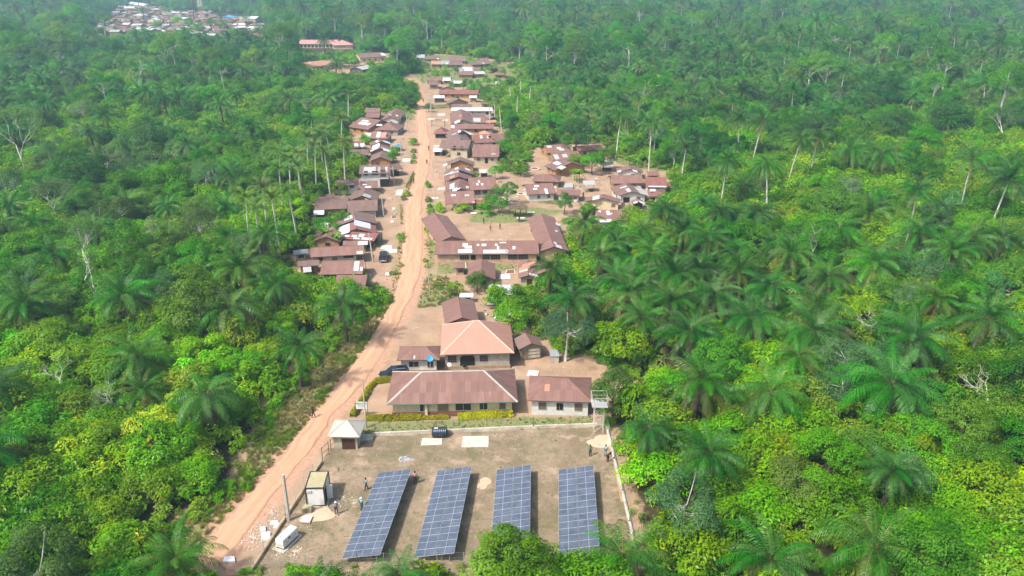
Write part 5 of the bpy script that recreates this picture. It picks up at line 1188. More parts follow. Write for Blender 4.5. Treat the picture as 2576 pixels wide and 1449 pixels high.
# timber frame in the square
p = G(1103, 318); root = thing("timber_frame", "bare dark timber frame beside the red-roofed shelter", "frame", (p.x, p.y, 0))
for sx in (-1, 1):
    for sy in (-1, 1): b = MB(); b.bar((sx * 2.6, sy * 1.4, 0), (sx * 2.6, sy * 1.4, 2.5), .16, M['woodd']); b.build("post", root)
    b = MB(); b.bar((-2.8, sx * 1.4, 2.5), (2.8, sx * 1.4, 2.5), .14, M['woodd']); b.build("beam", root)
for k in range(6): b = MB(); b.bar((-2.6 + k * 1.04, -1.6, 2.6), (-2.6 + k * 1.04, 1.6, 2.6), .1, M['woodd']); b.build("rafter", root)
# litter, stones and charcoal: nobody could count them
def chips(name, spots, mats, seed, zc=.1):
    rr = random.Random(seed); b = MB()
    for (px, py, rad, n, s) in spots:
        c = G(px, py)
        for _ in range(n):
            a = rr.uniform(0, 6.283); r = rad * abs(rr.gauss(0, .5)); x, y = c.x + math.cos(a) * r, c.y + math.sin(a) * r
            q = s * rr.uniform(.4, 1.6); k = rr.choice(mats); n0 = len(b.V); an = rr.uniform(0, 3.14); ca, sa = math.cos(an) * q, math.sin(an) * q; h = q * .5; w = rr.uniform(.4, 1)
            b.V += [(x - ca, y - sa, zc - .06), (x + sa * w, y - ca * w, zc - .06), (x + ca, y + sa, zc - .06), (x - sa * w, y + ca * w, zc - .06), (x, y, zc + h * .5)]
            for f in ((0, 1, 4), (1, 2, 4), (2, 3, 4), (3, 0, 4)): b.F.append(tuple(n0 + t for t in f)); b.I.append(b.m(M[k]))
    tag(b.build(name), kind='stuff')
chips("litter", [(640,1352,2.6,260,.09),(690,1290,2.0,120,.08),(655,1330,1.8,90,.10),(700,1400,2,60,.08),(745,1385,1.8,50,.1),(860,1255,2.2,70,.08),(895,1265,1.5,50,.09),(850,1270,3,60,.06),
 (1300,1130,12,160,.05),(1000,1130,9,160,.05),(1200,1210,14,120,.045),(950,1150,6,80,.05),(1150,1060,12,60,.05),(1420,1130,8,60,.05),(780,1330,6,90,.05),(720,1420,6,60,.06),
 (1120,840,6,60,.07),(1240,960,8,40,.06),(1050,825,5,70,.09),(1390,930,9,60,.08),(1290,925,8,60,.08),(985,600,12,80,.10),(980,500,16,80,.12),(1110,440,12,80,.12),(1280,590,16,80,.10),(1130,520,10,60,.10),(1400,440,18,80,.12),(1520,470,18,80,.12),(1090,300,22,80,.15),(1060,700,8,60,.09),(1215,606,2.2,120,.10),(1240,606,2.2,120,.10),(1265,606,2.2,90,.10),(1090,730,8,60,.09)],
 ['litterw','slab','mat','sand'], 8)
chips("yard_clutter", [(960,540,7,26,.28),(985,420,6,24,.28),(1000,330,8,26,.3),(1105,470,6,24,.28),(1100,430,6,20,.28),(1095,520,4,16,.25),(1150,300,10,20,.3),(1270,520,5,26,.3),(1290,500,4,20,.3),(1240,450,5,20,.28),(1440,470,9,30,.3),(1500,450,9,24,.3),(1380,430,8,20,.28),(1590,520,6,20,.28),(1230,790,4,16,.25),(1290,880,4,14,.25),(1180,745,4,14,.25),(870,610,5,16,.28),(860,490,5,24,.3),(1120,220,14,26,.35),(1180,195,14,26,.35)],
 ['woodd','litterw','wood','greywall','black','zinc','bluew'], 19)
chips("charcoal", [(1018,1156,.9,160,.09)], ['ash','black','litterw'], 9)
def patch(px, py, rx, ry, mat, name, label, cat, hgt=.18, seed=1, z=.07):
    c = G(px, py); n = 28; V = [(0, 0, hgt)]; Fs = []; rr = np.random.RandomState(seed); w = 1 + .22 * np.interp(np.arange(n), np.linspace(0, n, 9), np.r_[(q := rr.randn(8)), q[0]])
    for ring, (f, h) in enumerate(((.35, .85), (.7, .45), (1, -.12))):
        for k in range(n):
            a = k * 2 * math.pi / n; V.append((math.cos(a) * rx * f * w[k], math.sin(a) * ry * f * w[k], hgt * h))
    for k in range(n):
        Fs.append((0, 1 + k, 1 + (k + 1) % n))
        for r_ in range(2): Fs.append((1 + r_ * n + k, 1 + (r_ + 1) * n + k, 1 + (r_ + 1) * n + (k + 1) % n, 1 + r_ * n + (k + 1) % n))
    return tag(obj(name, mkmesh(name, V, Fs, M[mat], smooth=True), None, (c.x, c.y, z)), label, cat)
patch(1512, 1112, 2.2, 1.7, 'sand', "sand_heap", "flattened heap of pinkish sand at the foot of the water tower", "sand", .12, 3)
patch(800, 1298, 1.9, 1.3, 'sand', "sand_heap", "thin spread of reddish sand beside the crate and pallet", "sand", .06, 5)
patch(1217, 1214, 1.0, 1.2, 'sand', "sand_heap", "small sandy patch between the two middle solar arrays", "sand", .05, 6)
patch(1018, 1156, .95, .8, 'ash', "ash_heap", "grey ash heap of a burnt fire in the yard", "ash", .16, 7)

# ------------------------------------------------------------------ people
def skin_mesh(name, verts, edges, radii, mat, root=0, sub=1):
    me = bpy.data.meshes.new(name); me.from_pydata(verts, edges, []); o = bpy.data.objects.new(name, me); COL.objects.link(o)
    o.modifiers.new("s", 'SKIN').use_smooth_shade = True
    if sub: o.modifiers.new("u", 'SUBSURF').levels = sub
    for i, v in enumerate(me.skin_vertices[0].data):
        r = radii[i]; v.radius = (r, r) if isinstance(r, (int, float)) else r; v.use_root = (i == root)
    dg = bpy.context.evaluated_depsgraph_get(); m2 = bpy.data.meshes.new_from_object(o.evaluated_get(dg)); m2.name = name
    bpy.data.objects.remove(o); m2.materials.clear(); m2.materials.append(mat); return m2
def person_meshes(pose):
    st = {'stand': 0.0, 'walk': .22, 'bend': .05}[pose]; ln = .55 if pose == 'bend' else 0.0
    def up(x, y, z):                    # torso leans forward (towards -Y) about the hips
        dz = z - .95; return (x, y - dz * math.sin(ln), .95 + dz * math.cos(ln))
    V = [up(0, 0, .95), up(0, 0, 1.12), up(0, 0, 1.32), up(0, 0, 1.46), up(0, -.01, 1.54), up(0, -.015, 1.63), up(0, -.01, 1.72)]; Rr = [.13, .115, (.15, .11), .065, .055, (.082, .10), .07]; E = [(0, 1), (1, 2), (2, 3), (3, 4), (4, 5), (5, 6)]
    def add(p, r, a): V.append(p); Rr.append(r); E.append((a, len(V) - 1)); return len(V) - 1
    add(up(0, -.115, 1.615), .018, 5)                                 # nose
    for s in (-1, 1): add(up(s * .095, 0, 1.63), .018, 5)            # ears
    legs = []
    for s in (-1, 1):
        h = add((s * .10, 0, .88), .095, 0); k = add((s * .11, -s * st * .5 - .02, .50), .065, h); a = add((s * .11, s * -st + .04 * (s > 0), .09), .042, k); t = add((s * .12, s * -st - .15, .045), .038, a); legs.append((h, k, a))
    arms = []
    for s in (-1, 1):
        sh = add(up(s * .185, 0, 1.41), .058, 2)
        if pose == 'bend': el = add(up(s * .24, -.16, 1.18), .042, sh); wr_ = add(up(s * .16, -.36, 1.02), .028, el); dn = Vector((0, -.3, -.95))
        elif pose == 'walk': el = add(up(s * .25, s * .10, 1.15), .042, sh); wr_ = add(up(s * .25, s * .06 - .12, .93), .028, el); dn = Vector((0, -.3, -.95))
        else: el = add(up(s * .26, .03, 1.16), .042, sh); wr_ = add(up(s * .17, -.18, 1.06), .028, el); dn = Vector((-s * .6, -.7, -.2))
        dn.normalize(); w = Vector(V[wr_]); pm = add(tuple(w + dn * .07), (.036, .02), wr_); sd = Vector((0, 1, 0)) if abs(dn.y) < .6 else Vector((0, 0, 1))
        for f, (o_, l) in enumerate(((-.030, .075), (-.010, .085), (.010, .08), (.030, .062))):
            a_ = add(tuple(w + dn * .11 + sd * o_), .0095, pm); add(tuple(w + dn * (.11 + l * .6) + sd * o_ * 1.1 + Vector((-s * .012, 0, 0))), .008, a_)
        th = add(tuple(w + dn * .05 + sd * -.045), .010, wr_); add(tuple(w + dn * .095 + sd * -.065), .009, th); arms.append((sh, el, wr_))
    body = (V, E, Rr)
    tv = [V[0], V[1], V[2], up(0, 0, 1.43)]; te = [(0, 1), (1, 2), (2, 3)]; tr = [.145, .135, (.17, .125), .08]
    for sh, el, wr_ in arms:
        n = len(tv); m_ = tuple((Vector(V[sh]) * .2 + Vector(V[el]) * .8)); tv += [V[sh], m_]; te += [(2, n), (n, n + 1)]; tr += [.075, .062]
    lv = [up(0, 0, 1.0), V[0]]; le = [(0, 1)]; lr = [.145, .15]
    for h, k, a in legs:
        n = len(lv); an = tuple(Vector(V[a]) + Vector((0, 0, .04))); lv += [V[h], V[k], an]; le += [(1, n), (n, n + 1), (n + 1, n + 2)]; lr += [.112, .082, .062]
    return body, (tv, te, tr), (lv, le, lr), up(0, -.01, 1.70)
_pm = {}
def person(px, py, rz, shirt, trousers, label, pose='stand', hat=None, scale=1.0, group=None):
    if pose not in _pm:
        bd, sh, tr, hd = person_meshes(pose); _pm[pose] = (skin_mesh("body", *bd, M['skin']), sh, tr, hd, {})
    bm_, sh, tr, hd, cache = _pm[pose]; p = G(px, py); root = thing("person", label, "person", (p.x, p.y, .06), rz, group); root.scale = (scale,) * 3
    obj("body", bm_, root)
    for nm, dat, colr in (("shirt", sh, shirt), ("trousers", tr, trousers)):
        key = (nm, colr)
        if key not in cache: cache[key] = skin_mesh(nm, *dat, plain("cloth_%s_%d" % (nm, len(_plain)), colr, .85))
        obj(nm, cache[key], root)
    b = MB(); hc = Vector(hd)
    if hat:
        b.tube([hc + Vector((0, 0, -.03)), hc + Vector((0, 0, .03)), hc + Vector((0, 0, .08)), hc + Vector((0, 0, .105))], [.125, .12, .09, .04], plain("helmet_%s" % hat, (.78, .78, .76) if hat == 'white' else (.6, .5, .1), .4), 12)
        b.tube([hc + Vector((0, -.02, -.035)), hc + Vector((0, -.02, -.02))], [.16, .155], plain("helmet_%s" % hat, (.78, .78, .76), .4), 12); b.build("helmet", root, smooth=True)
    else:
        b.tube([hc + Vector((0, .02, -.07)), hc + Vector((0, .015, -.02)), hc + Vector((0, .01, .04)), hc + Vector((0, .01, .075))], [.095, .104, .085, .04], M['hole'], 10); b.build("hair", root, smooth=True)
    for s in (-1, 1):
        a = Vector((s * .11, (-s * .22 if pose == 'walk' else 0) - .05, .045)); b = MB(); b.box(tuple(a), (.10, .27, .085), M['woodd']); b.build("shoe", root)
    return root
LB, BL, WH = (.33, .45, .55), (.05, .07, .14), (.62, .62, .62)
person(922, 1233, -1.2, LB, (.02, .02, .025), "person in a pale blue shirt and black trousers by the leftmost array", 'walk')
person(1045, 1217, .1, (.58, .28, .34), (.012, .012, .015), "person in a pink shirt and black trousers right of the leftmost array", 'stand', scale=1.06)
person(847, 1294, .5, (.25, .28, .38), (.06, .08, .14), "person in a white helmet and dark waistcoat walking near the container", 'walk', 'white')
person(911, 1283, -.6, (.18, .50, .52), (.07, .12, .22), "person in a white helmet and teal vest beside the leftmost array", 'stand', 'white')
person(1484.4, 1148, .2, (.03, .28, .12), (.012, .015, .014), "person in a green shirt at the corner of the yard", 'stand')
person(1523, 1148, -.3, (.25, .50, .50), (.28, .32, .34), "person in a pale blue-green shirt beside the sand heap", 'stand')
person(1528.5, 1162, .8, (.09, .06, .05), (.05, .03, .03), "person in brown clothes bending over beside the side fence", 'bend')
person(789, 1052, 1.4, (.04, .03, .03), (.03, .02, .02), "lone dark-clothed person walking on the road", 'walk')
person(1041, 462, .2, (.05, .05, .06), (.03, .03, .03), "right one of two dark-clothed people standing on the road", 'stand')
person(1046.5 - 13, 462, 1.0, (.05, .10, .05), (.03, .03, .03), "left one of two people on the road, bending", 'bend')
person(1079, 379, .2, (.03, .03, .04), (.02, .02, .02), "dark-clothed person standing at the right edge of the road", 'stand')
person(1074, 414, .2, (.20, .06, .06), (.05, .03, .02), "person in a red top at the right edge of the road", 'walk')
person(1234, 581, .2, (.25, .18, .12), (.06, .05, .05), "child with a raised load in the middle of the playground", 'walk', scale=.85)
person(1258, 577, -.5, (.05, .05, .06), (.04, .03, .03), "child in dark clothes in the middle of the playground", 'stand', scale=.85)
person(1217, 562, .5, (.06, .05, .05), (.03, .03, .03), "child standing on the grass left of the playing children", 'stand', scale=.85)
person(1337, 584, .5, (.05, .04, .04), (.05, .03, .03), "person in dark clothes at the end of the right classroom block", 'stand')
person(1306, 559, 0, (.05, .05, .07), (.04, .04, .05), "person sheltering beside the sacks at the thatched shelter", 'stand')
person(1467, 499, .2, (.04, .03, .03), (.04, .02, .02), "person at the corner of the white hamlet house", 'stand')
person(1065, 258, .2, (.04, .04, .04), (.03, .03, .03), "dark figure where the road enters the upper village", 'stand')
# ------------------------------------------------------------------ plants: meshes
NR = np.random.RandomState
def leaves(rs, p, n, L, Wd, droop=.25):
    """diamond leaves at points p with outward directions n"""
    k = len(p); n = n / (np.linalg.norm(n, axis=1, keepdims=True) + 1e-9); r = rs.randn(k, 3)
    t = r - (r * n).sum(1, keepdims=True) * n * .75; t /= np.linalg.norm(t, axis=1, keepdims=True) + 1e-9; b = np.cross(n, t); b /= np.linalg.norm(b, axis=1, keepdims=True) + 1e-9
    l = (L * (.65 + .7 * rs.rand(k)))[:, None]; w = l * Wd
    m = p + t * l * .5; tip = p + t * l; tip[:, 2] -= l[:, 0] * droop
    V = np.stack([p, m + b * w * .5 + n * w * .12, tip, m - b * w * .5 + n * w * .12], 1).reshape(-1, 3)
    Fq = np.arange(4 * k).reshape(k, 4); return V, Fq
def sph(rs, k, lo=-.35):
    z = lo + (1 - lo) * rs.rand(k); a = rs.rand(k) * 6.2832; r = np.sqrt(np.maximum(0, 1 - z * z)); return np.stack([r * np.cos(a), r * np.sin(a), z], 1)
def crown_arrays(seed, R, Hc, z0, ncl, nl, L, Wd=.5, rc=.30, lumps=.25, droop=.25, hollow=.72, side=-.25):
    """a crown of leaf clumps spread over an uneven dome; returns verts, faces, tints and the clump centres"""
    rs = NR(seed); d = sph(rs, ncl, side)
    # uneven outline: the dome's radius wanders with direction
    ph = rs.rand(3) * 6.28; az = np.arctan2(d[:, 1], d[:, 0]); w = 1 + lumps * (np.sin(az * 2 + ph[0]) * .5 + np.sin(az * 3 + ph[1]) * .35 + (rs.rand(ncl) - .5) * .9)
    rr = (hollow + (1 - hollow) * rs.rand(ncl)) * w
    C = np.stack([d[:, 0] * R * rr, d[:, 1] * R * rr, z0 + (d[:, 2] * rr + .35) * Hc * .75], 1)
    Vs, Fs, T, n = [], [], [], 0
    for i in range(ncl):
        q = rc * R * (.6 + .8 * rs.rand()); k = max(8, int(nl * (q / (rc * R)) ** 2)); s = sph(rs, k, -.45)
        p = C[i] + s * q * np.array([1, 1, .72]) * (.70 + .38 * rs.rand(k, 1)); nn = s * .6 + d[i] * .35 + np.array([0, 0, .65]) + rs.randn(k, 3) * .28
        V, Fq = leaves(rs, p, nn, L, Wd, droop); ct = rs.rand(); tt = np.clip(.55 * ct + .45 * rs.rand(k), 0, 1)
        Vs.append(V); Fs.append(Fq + n); T.append(np.repeat(tt, 4)); n += len(V)
    return np.concatenate(Vs), np.concatenate(Fs), np.concatenate(T), C
def trunk_mb(seed, H, r0, C, mat, nb=7, lean=.0, fork=.55):
    rr = random.Random(seed); b = MB(); lx, ly = rr.uniform(-1, 1) * lean, rr.uniform(-1, 1) * lean
    pts = [(0, 0, -.3), (lx * .2, ly * .2, H * .35), (lx * .6, ly * .6, H * .7), (lx, ly, H)]; b.tube(pts, [r0 * 1.25, r0 * .9, r0 * .7, r0 * .45], mat, 7)
    idx = list(range(len(C))); rr.shuffle(idx)
    for i in idx[:nb]:
        c = Vector(C[i]); t = rr.uniform(fork, 1); s = Vector((lx * t, ly * t, H * t)); m_ = s * .45 + c * .55 + Vector((0, 0, -.08 * (c - s).length)); b.tube([s, m_, c], [r0 * .38, r0 * .24, r0 * .08], mat, 5)
    return b
def two_mesh(name, cr, tb, lmat):
    """crown and trunk in one mesh for the far trees"""
    V = np.concatenate([cr[0], np.array(tb.V)]); n = len(cr[0]); me = bpy.data.meshes.new(name)
    Fs = [tuple(f) for f in cr[1].tolist()] + [tuple(k + n for k in f) for f in tb.F]
    me.from_pydata(V.tolist(), [], Fs); me.materials.append(lmat); me.materials.append(tb.mats[0])
    me.polygons.foreach_set("material_index", np.r_[np.zeros(len(cr[1]), np.int32), np.ones(len(tb.F), np.int32)])
    a = me.attributes.new("tint", 'FLOAT', 'POINT'); a.data.foreach_set("value", np.r_[cr[2], np.full(len(tb.V), .5)].astype(np.float32)); me.update(); return me
KINDS = {}
def tree_kind(key, n, seeds, R, Hc, z0, ncl, nl, L, lmat, bmat, r0, Wd=.5, far=.35, **kw):
    """near variants (crown mesh, trunk mesh) and lighter far variants (one mesh)"""
    nb = kw.pop('nb', 7); lean = kw.pop('lean', .4); near = []; farm = []
    for i in range(n):
        rs = random.Random(seeds + i); R_, H_, z_ = R * rs.uniform(.88, 1.12), Hc * rs.uniform(.85, 1.15), z0 * rs.uniform(.9, 1.1)
        cr = crown_arrays(seeds + i, R_, H_, z_, ncl, nl, L, Wd, **kw)
        tb = trunk_mb(seeds + i, z_ + H_ * .35, r0, cr[3], M[bmat], nb, lean)
        near.append((mkmesh("crown", cr[0], cr[1], M[lmat], tint=cr[2]), tb.mesh("trunk"), R_, z_ + H_))
        cf = crown_arrays(seeds + i, R_, H_, z_, ncl, int(nl * far), L * (1 / far) ** .42, Wd, **kw); tf = trunk_mb(seeds + i, z_ + H_ * .35, r0, cf[3], M[bmat], 3, lean)
        farm.append(two_mesh(key, cf, tf, M[lmat]))
    KINDS[key] = dict(near=near, far=farm)
tree_kind('cocoa', 7, 100, 2.9, 2.9, 1.9, 36, 92, .36, 'cocoa', 'bark', .11, .46, side=-.35, rc=.31, lumps=.35)
tree_kind('broad', 7, 200, 4.1, 4.8, 3.6, 50, 170, .27, 'broad', 'bark', .22, .48, rc=.26, lumps=.4, side=-.45)
tree_kind('dense', 3, 300, 5.0, 7.0, 4.5, 62, 200, .29, 'dark', 'bark', .35, .5, rc=.25, lumps=.25, side=-.7, far=.4)
tree_kind('grey', 4, 400, 4.0, 4.6, 4.2, 40, 150, .26, 'grey', 'bark_pale', .2, .34, rc=.24, lumps=.5, side=-.3, nb=12)
tree_kind('tall', 4, 500, 5.6, 6.0, 13.0, 50, 150, .34, 'broad', 'bark_pale', .38, .48, rc=.24, lumps=.5, side=-.2, nb=10, lean=1.2)
tree_kind('shrub', 4, 600, 1.25, 1.5, .35, 16, 55, .26, 'weed', 'bark', .04, .42, rc=.38, lumps=.4, side=-.3, nb=4)
tree_kind('bush', 4, 650, 1.7, 2.0, .5, 20, 60, .34, 'cocoa', 'bark', .06, .45, rc=.36, lumps=.4, side=-.3, nb=4)

def frond_arrays(seed, L, a0, a1, npair, lw, ll, droop, rach=.045, twist=0.0):
    """a palm frond: an arched rib and two rows of leaflets; x is the way it grows"""
    rs = NR(seed); K = 14; t = np.linspace(0, 1, K); ang = a0 + (a1 - a0) * t ** 1.15; ds = L / (K - 1)
    x = np.concatenate([[0], np.cumsum(np.cos(ang[:-1]) * ds)]); z = np.concatenate([[0], np.cumsum(np.sin(ang[:-1]) * ds)]); sw = twist * t ** 2 * L
    b = MB(); b.tube([(x[i], sw[i], z[i]) for i in range(0, K, 2)] + [(x[-1], sw[-1], z[-1])], [rach * (1 - .8 * t[i]) for i in range(0, K, 2)] + [.006], M['coco'], 4)
    V = [np.array(b.V)]; Fq = list(b.F); n = len(b.V); T = [np.full(n, .7)]
    tt = np.linspace(.13, .985, npair); Q = []
    for s in (-1, 1):
        for k, u in enumerate(tt):
            u = u + rs.randn() * .006; px, pz, pa, py = np.interp(u, t, x), np.interp(u, t, z), np.interp(u, t, ang), np.interp(u, t, sw)
            l = ll * (math.sin(math.pi * min(1, (u - .05) / .95) ** .75) ** .7 * .9 + .12) * (.85 + .3 * rs.rand()); fw = .45 + .5 * u; up = (.25 if k % 2 else -.05) + rs.randn() * .08
            d = np.array([math.cos(pa) * fw, s * 1.0, math.sin(pa) * fw + up]); d /= np.linalg.norm(d); w = np.array([math.cos(pa), 0, math.sin(pa)]) * lw * .5
            p0 = np.array([px, py, pz]); p1 = p0 + d * l * .5; p1[2] -= droop * l * .10; p2 = p0 + d * l * .93; p2[2] -= droop * l * .5
            Q.append(np.stack([p0 - w * .6, p0 + w * .6, p1 + w, p1 - w, p2])); tint = rs.rand() * .6 + .2; T.append(np.full(5, tint))
    for q in Q:
        V.append(q); Fq += [(n, n + 1, n + 2, n + 3), (n + 3, n + 2, n + 4)]; n += 5
    return np.concatenate(V), Fq, np.concatenate(T), len(b.F)
FR = {}
def mk_frond(key, mat, seed, **kw):
    V, Fq, T, nr = frond_arrays(seed, **kw); mi = [1] * nr + [0] * (len(Fq) - nr)
    FR[key] = (V, Fq, T, mi, mat); FR[key + '_m'] = mkmesh("frond", V, Fq, [M[mat], M['palmy'] if mat != 'dead' else M['dead']], mi, tint=T)
for i in range(3):
    mk_frond('up%d' % i, 'palm', 10 + i, L=5.6 + .3 * i, a0=1.30, a1=.15 - .2 * i, npair=46, lw=.085, ll=1.15, droop=.9, twist=.05 * (i - 1))
    mk_frond('mid%d' % i, 'palm', 20 + i, L=6.2 + .3 * i, a0=.80, a1=-.75 - .15 * i, npair=50, lw=.085, ll=1.25, droop=1.2, twist=.06 * (i - 1))
    mk_frond('low%d' % i, 'palm', 30 + i, L=6.0 + .3 * i, a0=.25, a1=-1.15 - .1 * i, npair=48, lw=.08, ll=1.15, droop=1.4, twist=.08 * (i - 1))
for i in range(2):
    mk_frond('old%d' % i, 'palmy', 40 + i, L=5.6, a0=-.10, a1=-1.35, npair=40, lw=.07, ll=1.0, droop=1.5, twist=.1 * (i - .5))
    mk_frond('dead%d' % i, 'dead', 50 + i, L=4.6, a0=-.75, a1=-1.5, npair=30, lw=.06, ll=.7, droop=1.7, twist=.1 * (i - .5), rach=.05)
    mk_frond('cup%d' % i, 'coco', 60 + i, L=4.4, a0=1.15, a1=-.35, npair=34, lw=.075, ll=.85, droop=1.2)
    mk_frond('clow%d' % i, 'coco', 70 + i, L=4.6, a0=.45, a1=-1.15, npair=34, lw=.075, ll=.85, droop=1.6)
def frond_plan(kind, seed, sc=1.0):
    rr = random.Random(seed); out = []
    if kind == 'oil':
        spec = [('up', 3, rr.randint(4, 9)), ('mid', 3, rr.randint(7, 13)), ('low', 3, rr.randint(5, 11)), ('old', 2, rr.randint(2, 8)), ('dead', 2, rr.choice([1, 2, 4, 6]))]
    else: spec = [('cup', 2, 10), ('clow', 2, 11)]
    az = rr.uniform(0, 6.28); opn = rr.uniform(-.22, .22)
    for nm, nv, n in spec:
        for k in range(n):
            az += 2.39996; out.append((nm + str(rr.randrange(nv)), az + rr.uniform(-.22, .22), opn + rr.uniform(-.18, .18), rr.uniform(.82, 1.1) * sc))
    return out
def palm_trunk(kind, H, seed):
    rr = random.Random(seed); b = MB(); lean = rr.uniform(0, .09) * H; a = rr.uniform(0, 6.28); n = 9; dx, dy = math.cos(a) * lean, math.sin(a) * lean
    if kind == 'oil':
        pts = [(dx * (k / n) ** 1.6, dy * (k / n) ** 1.6, -.3 + (H + .3) * k / n) for k in range(n + 1)]; r = [.34 - .10 * (k / n) + (.10 if k > n - 2 else 0) for k in range(n + 1)]; b.tube(pts, r, M['bark_palm'], 8)
        for k in range(26):   # stubs of cut fronds round the head
            t = rr.uniform(max(.4, 1 - 1.8 / H), 1); an = k * 2.4; b.bar((dx * t + math.cos(an) * .25, dy * t + math.sin(an) * .25, H * t - .1), (dx * t + math.cos(an) * .55, dy * t + math.sin(an) * .55, H * t + .28), .14, M['bark_palm'], .05, 4)
    else:
        pts = [(dx * (k / n) ** 1.6, dy * (k / n) ** 1.6, -.3 + (H + .3) * k / n) for k in range(n + 1)]; r = [.21 - .06 * (k / n) for k in range(n + 1)]; b.tube(pts, r, M['bark_pale'], 7)
    return b, (dx, dy, H)
def palm_joined(kind, H, seed, pale=False):
    """a whole palm as one mesh, for the far ones"""
    tb, hd = palm_trunk('coco' if pale else kind, H, seed); V = [np.array(tb.V)]; Fs = list(tb.F); mi = [2] * len(tb.F); n = len(tb.V); T = [np.full(n, .5)]; mats = [M['palm' if kind == 'oil' else 'coco'], M['palmy'], tb.mats[0], M['dead']]
    crownV = []
    for key, az, tl, s in frond_plan(kind, seed):
        fV, fF, fT, fm, fmat = FR[key]; R = np.array((Matrix.Rotation(az, 3, 'Z') @ Matrix.Rotation(tl, 3, 'Y'))); q = fV @ R.T * s + np.array(hd)
        V.append(q); T.append(fT); Fs += [tuple(k + n for k in f) for f in fF]; n += len(q)
        c = 3 if fmat == 'dead' else (1 if fmat == 'palmy' else 0); mi += [c if m_ == 0 else (3 if c == 3 else 1) for m_ in fm]
    return mkmesh("palm", np.concatenate(V), Fs, mats, mi, tint=np.concatenate(T))
# lighter fronds for the far palms
FAR_FR = dict(FR)
for k in list(FR):
    if not k.endswith('_m') and k[:2] in ('up', 'mi', 'lo', 'ol', 'de', 'cu', 'cl'): pass
def light_fronds():
    for i in range(3):
        mk_frond('up%d' % i, 'palm', 10 + i, L=5.6 + .3 * i, a0=1.30, a1=.15 - .2 * i, npair=18, lw=.21, ll=1.15, droop=.9, rach=.05)
        mk_frond('mid%d' % i, 'palm', 20 + i, L=6.2 + .3 * i, a0=.80, a1=-.75 - .15 * i, npair=18, lw=.22, ll=1.25, droop=1.2, rach=.05)
        mk_frond('low%d' % i, 'palm', 30 + i, L=6.0 + .3 * i, a0=.25, a1=-1.15 - .1 * i, npair=18, lw=.21, ll=1.15, droop=1.4, rach=.05)
    for i in range(2):
        mk_frond('old%d' % i, 'palmy', 40 + i, L=5.6, a0=-.10, a1=-1.35, npair=15, lw=.18, ll=1.0, droop=1.5)
        mk_frond('dead%d' % i, 'dead', 50 + i, L=4.6, a0=-.75, a1=-1.5, npair=12, lw=.15, ll=.7, droop=1.7)
        mk_frond('cup%d' % i, 'coco', 60 + i, L=4.4, a0=1.15, a1=-.35, npair=15, lw=.17, ll=.85, droop=1.2)
        mk_frond('clow%d' % i, 'coco', 70 + i, L=4.6, a0=.45, a1=-1.15, npair=15, lw=.17, ll=.85, droop=1.6)
NEARM = {k: v for k, v in FR.items() if k.endswith('_m')}
FRn = dict(FR)
# near palms drawn with the full fronds as one crown (those too small for single fronds)
light_fronds()
OILF = [palm_joined('oil', h, 900 + i) for i, h in enumerate((4.5, 6, 7.5, 9, 11, 14))]
OILF += [palm_joined('oil', h, 980 + i, pale=True) for i, h in enumerate((11, 14, 17))]
COCF = [palm_joined('coco', h, 950 + i) for i, h in enumerate((8, 10, 13, 16))]
def palm_crown_mesh(kind, seed):
    V, Fs, T, mi, n = [], [], [], [], 0
    for key, az, tl, s in frond_plan(kind, seed):
        fV, fF, fT, fm, fmat = FR[key]; R = np.array((Matrix.Rotation(az, 3, 'Z') @ Matrix.Rotation(tl, 3, 'Y'))); V.append(fV @ R.T * s); T.append(fT); Fs += [tuple(k + n for k in f) for f in fF]; n += len(fV)
        c = 2 if fmat == 'dead' else (1 if fmat == 'palmy' else 0); mi += [c if m_ == 0 else (2 if c == 2 else 1) for m_ in fm]
    return mkmesh("crown", np.concatenate(V), Fs, [M['palm' if kind == 'oil' else 'coco'], M['palmy'], M['dead']], mi, tint=np.concatenate(T))
CROWN_OIL = [palm_crown_mesh('oil', 900 + i) for i in range(4)]; CROWN_COC = [palm_crown_mesh('coco', 950 + i) for i in range(3)]
TRUNKS = {}
def get_trunk(kind, H):
    k = (kind, round(H), random.Random(int(H * 100)).randrange(3))
    if k not in TRUNKS: tb, hd = palm_trunk(kind, float(k[1]), hash(k[1:]) % 1000); TRUNKS[k] = (tb.mesh("trunk"), hd)
    return TRUNKS[k]
# banana plants: broad drooping blades in a rosette
def banana_arrays(seed):
    rs = random.Random(seed); V, Fs, T = [], [], []
    for k in range(9):
        az = k * 2.4 + rs.uniform(-.2, .2); a = rs.uniform(.7, 1.35); L = rs.uniform(1.6, 2.3); w = .27; tint = rs.random(); p = Vector((0, 0, 1.9)); d0 = Vector((math.cos(az), math.sin(az), 0)); s = Vector((-math.sin(az), math.cos(az), 0)); base = len(V)
        for j in range(6):
            q = w * (0.35, .95, 1, .95, .7, .08)[j]; V += [tuple(p - s * q + Vector((0, 0, .06))), tuple(p), tuple(p + s * q + Vector((0, 0, .06)))]; T += [tint] * 3; p = p + (d0 * math.cos(a) + Vector((0, 0, math.sin(a)))) * (L / 5); a -= rs.uniform(.28, .45)
        for j in range(5):
            for c in (0, 1): i = base + j * 3 + c; Fs.append((i, i + 1, i + 4, i + 3))
    return V, Fs, T
BAN = []
for i in range(3):
    V, Fs, T = banana_arrays(i); b = MB(); b.tube([(0, 0, -.1), (0, 0, 1.0), (0, 0, 2.0)], [.13, .11, .07], M['banana'], 7); BAN.append((mkmesh("blades", V, Fs, M['banana'], tint=T), b.mesh("stem")))
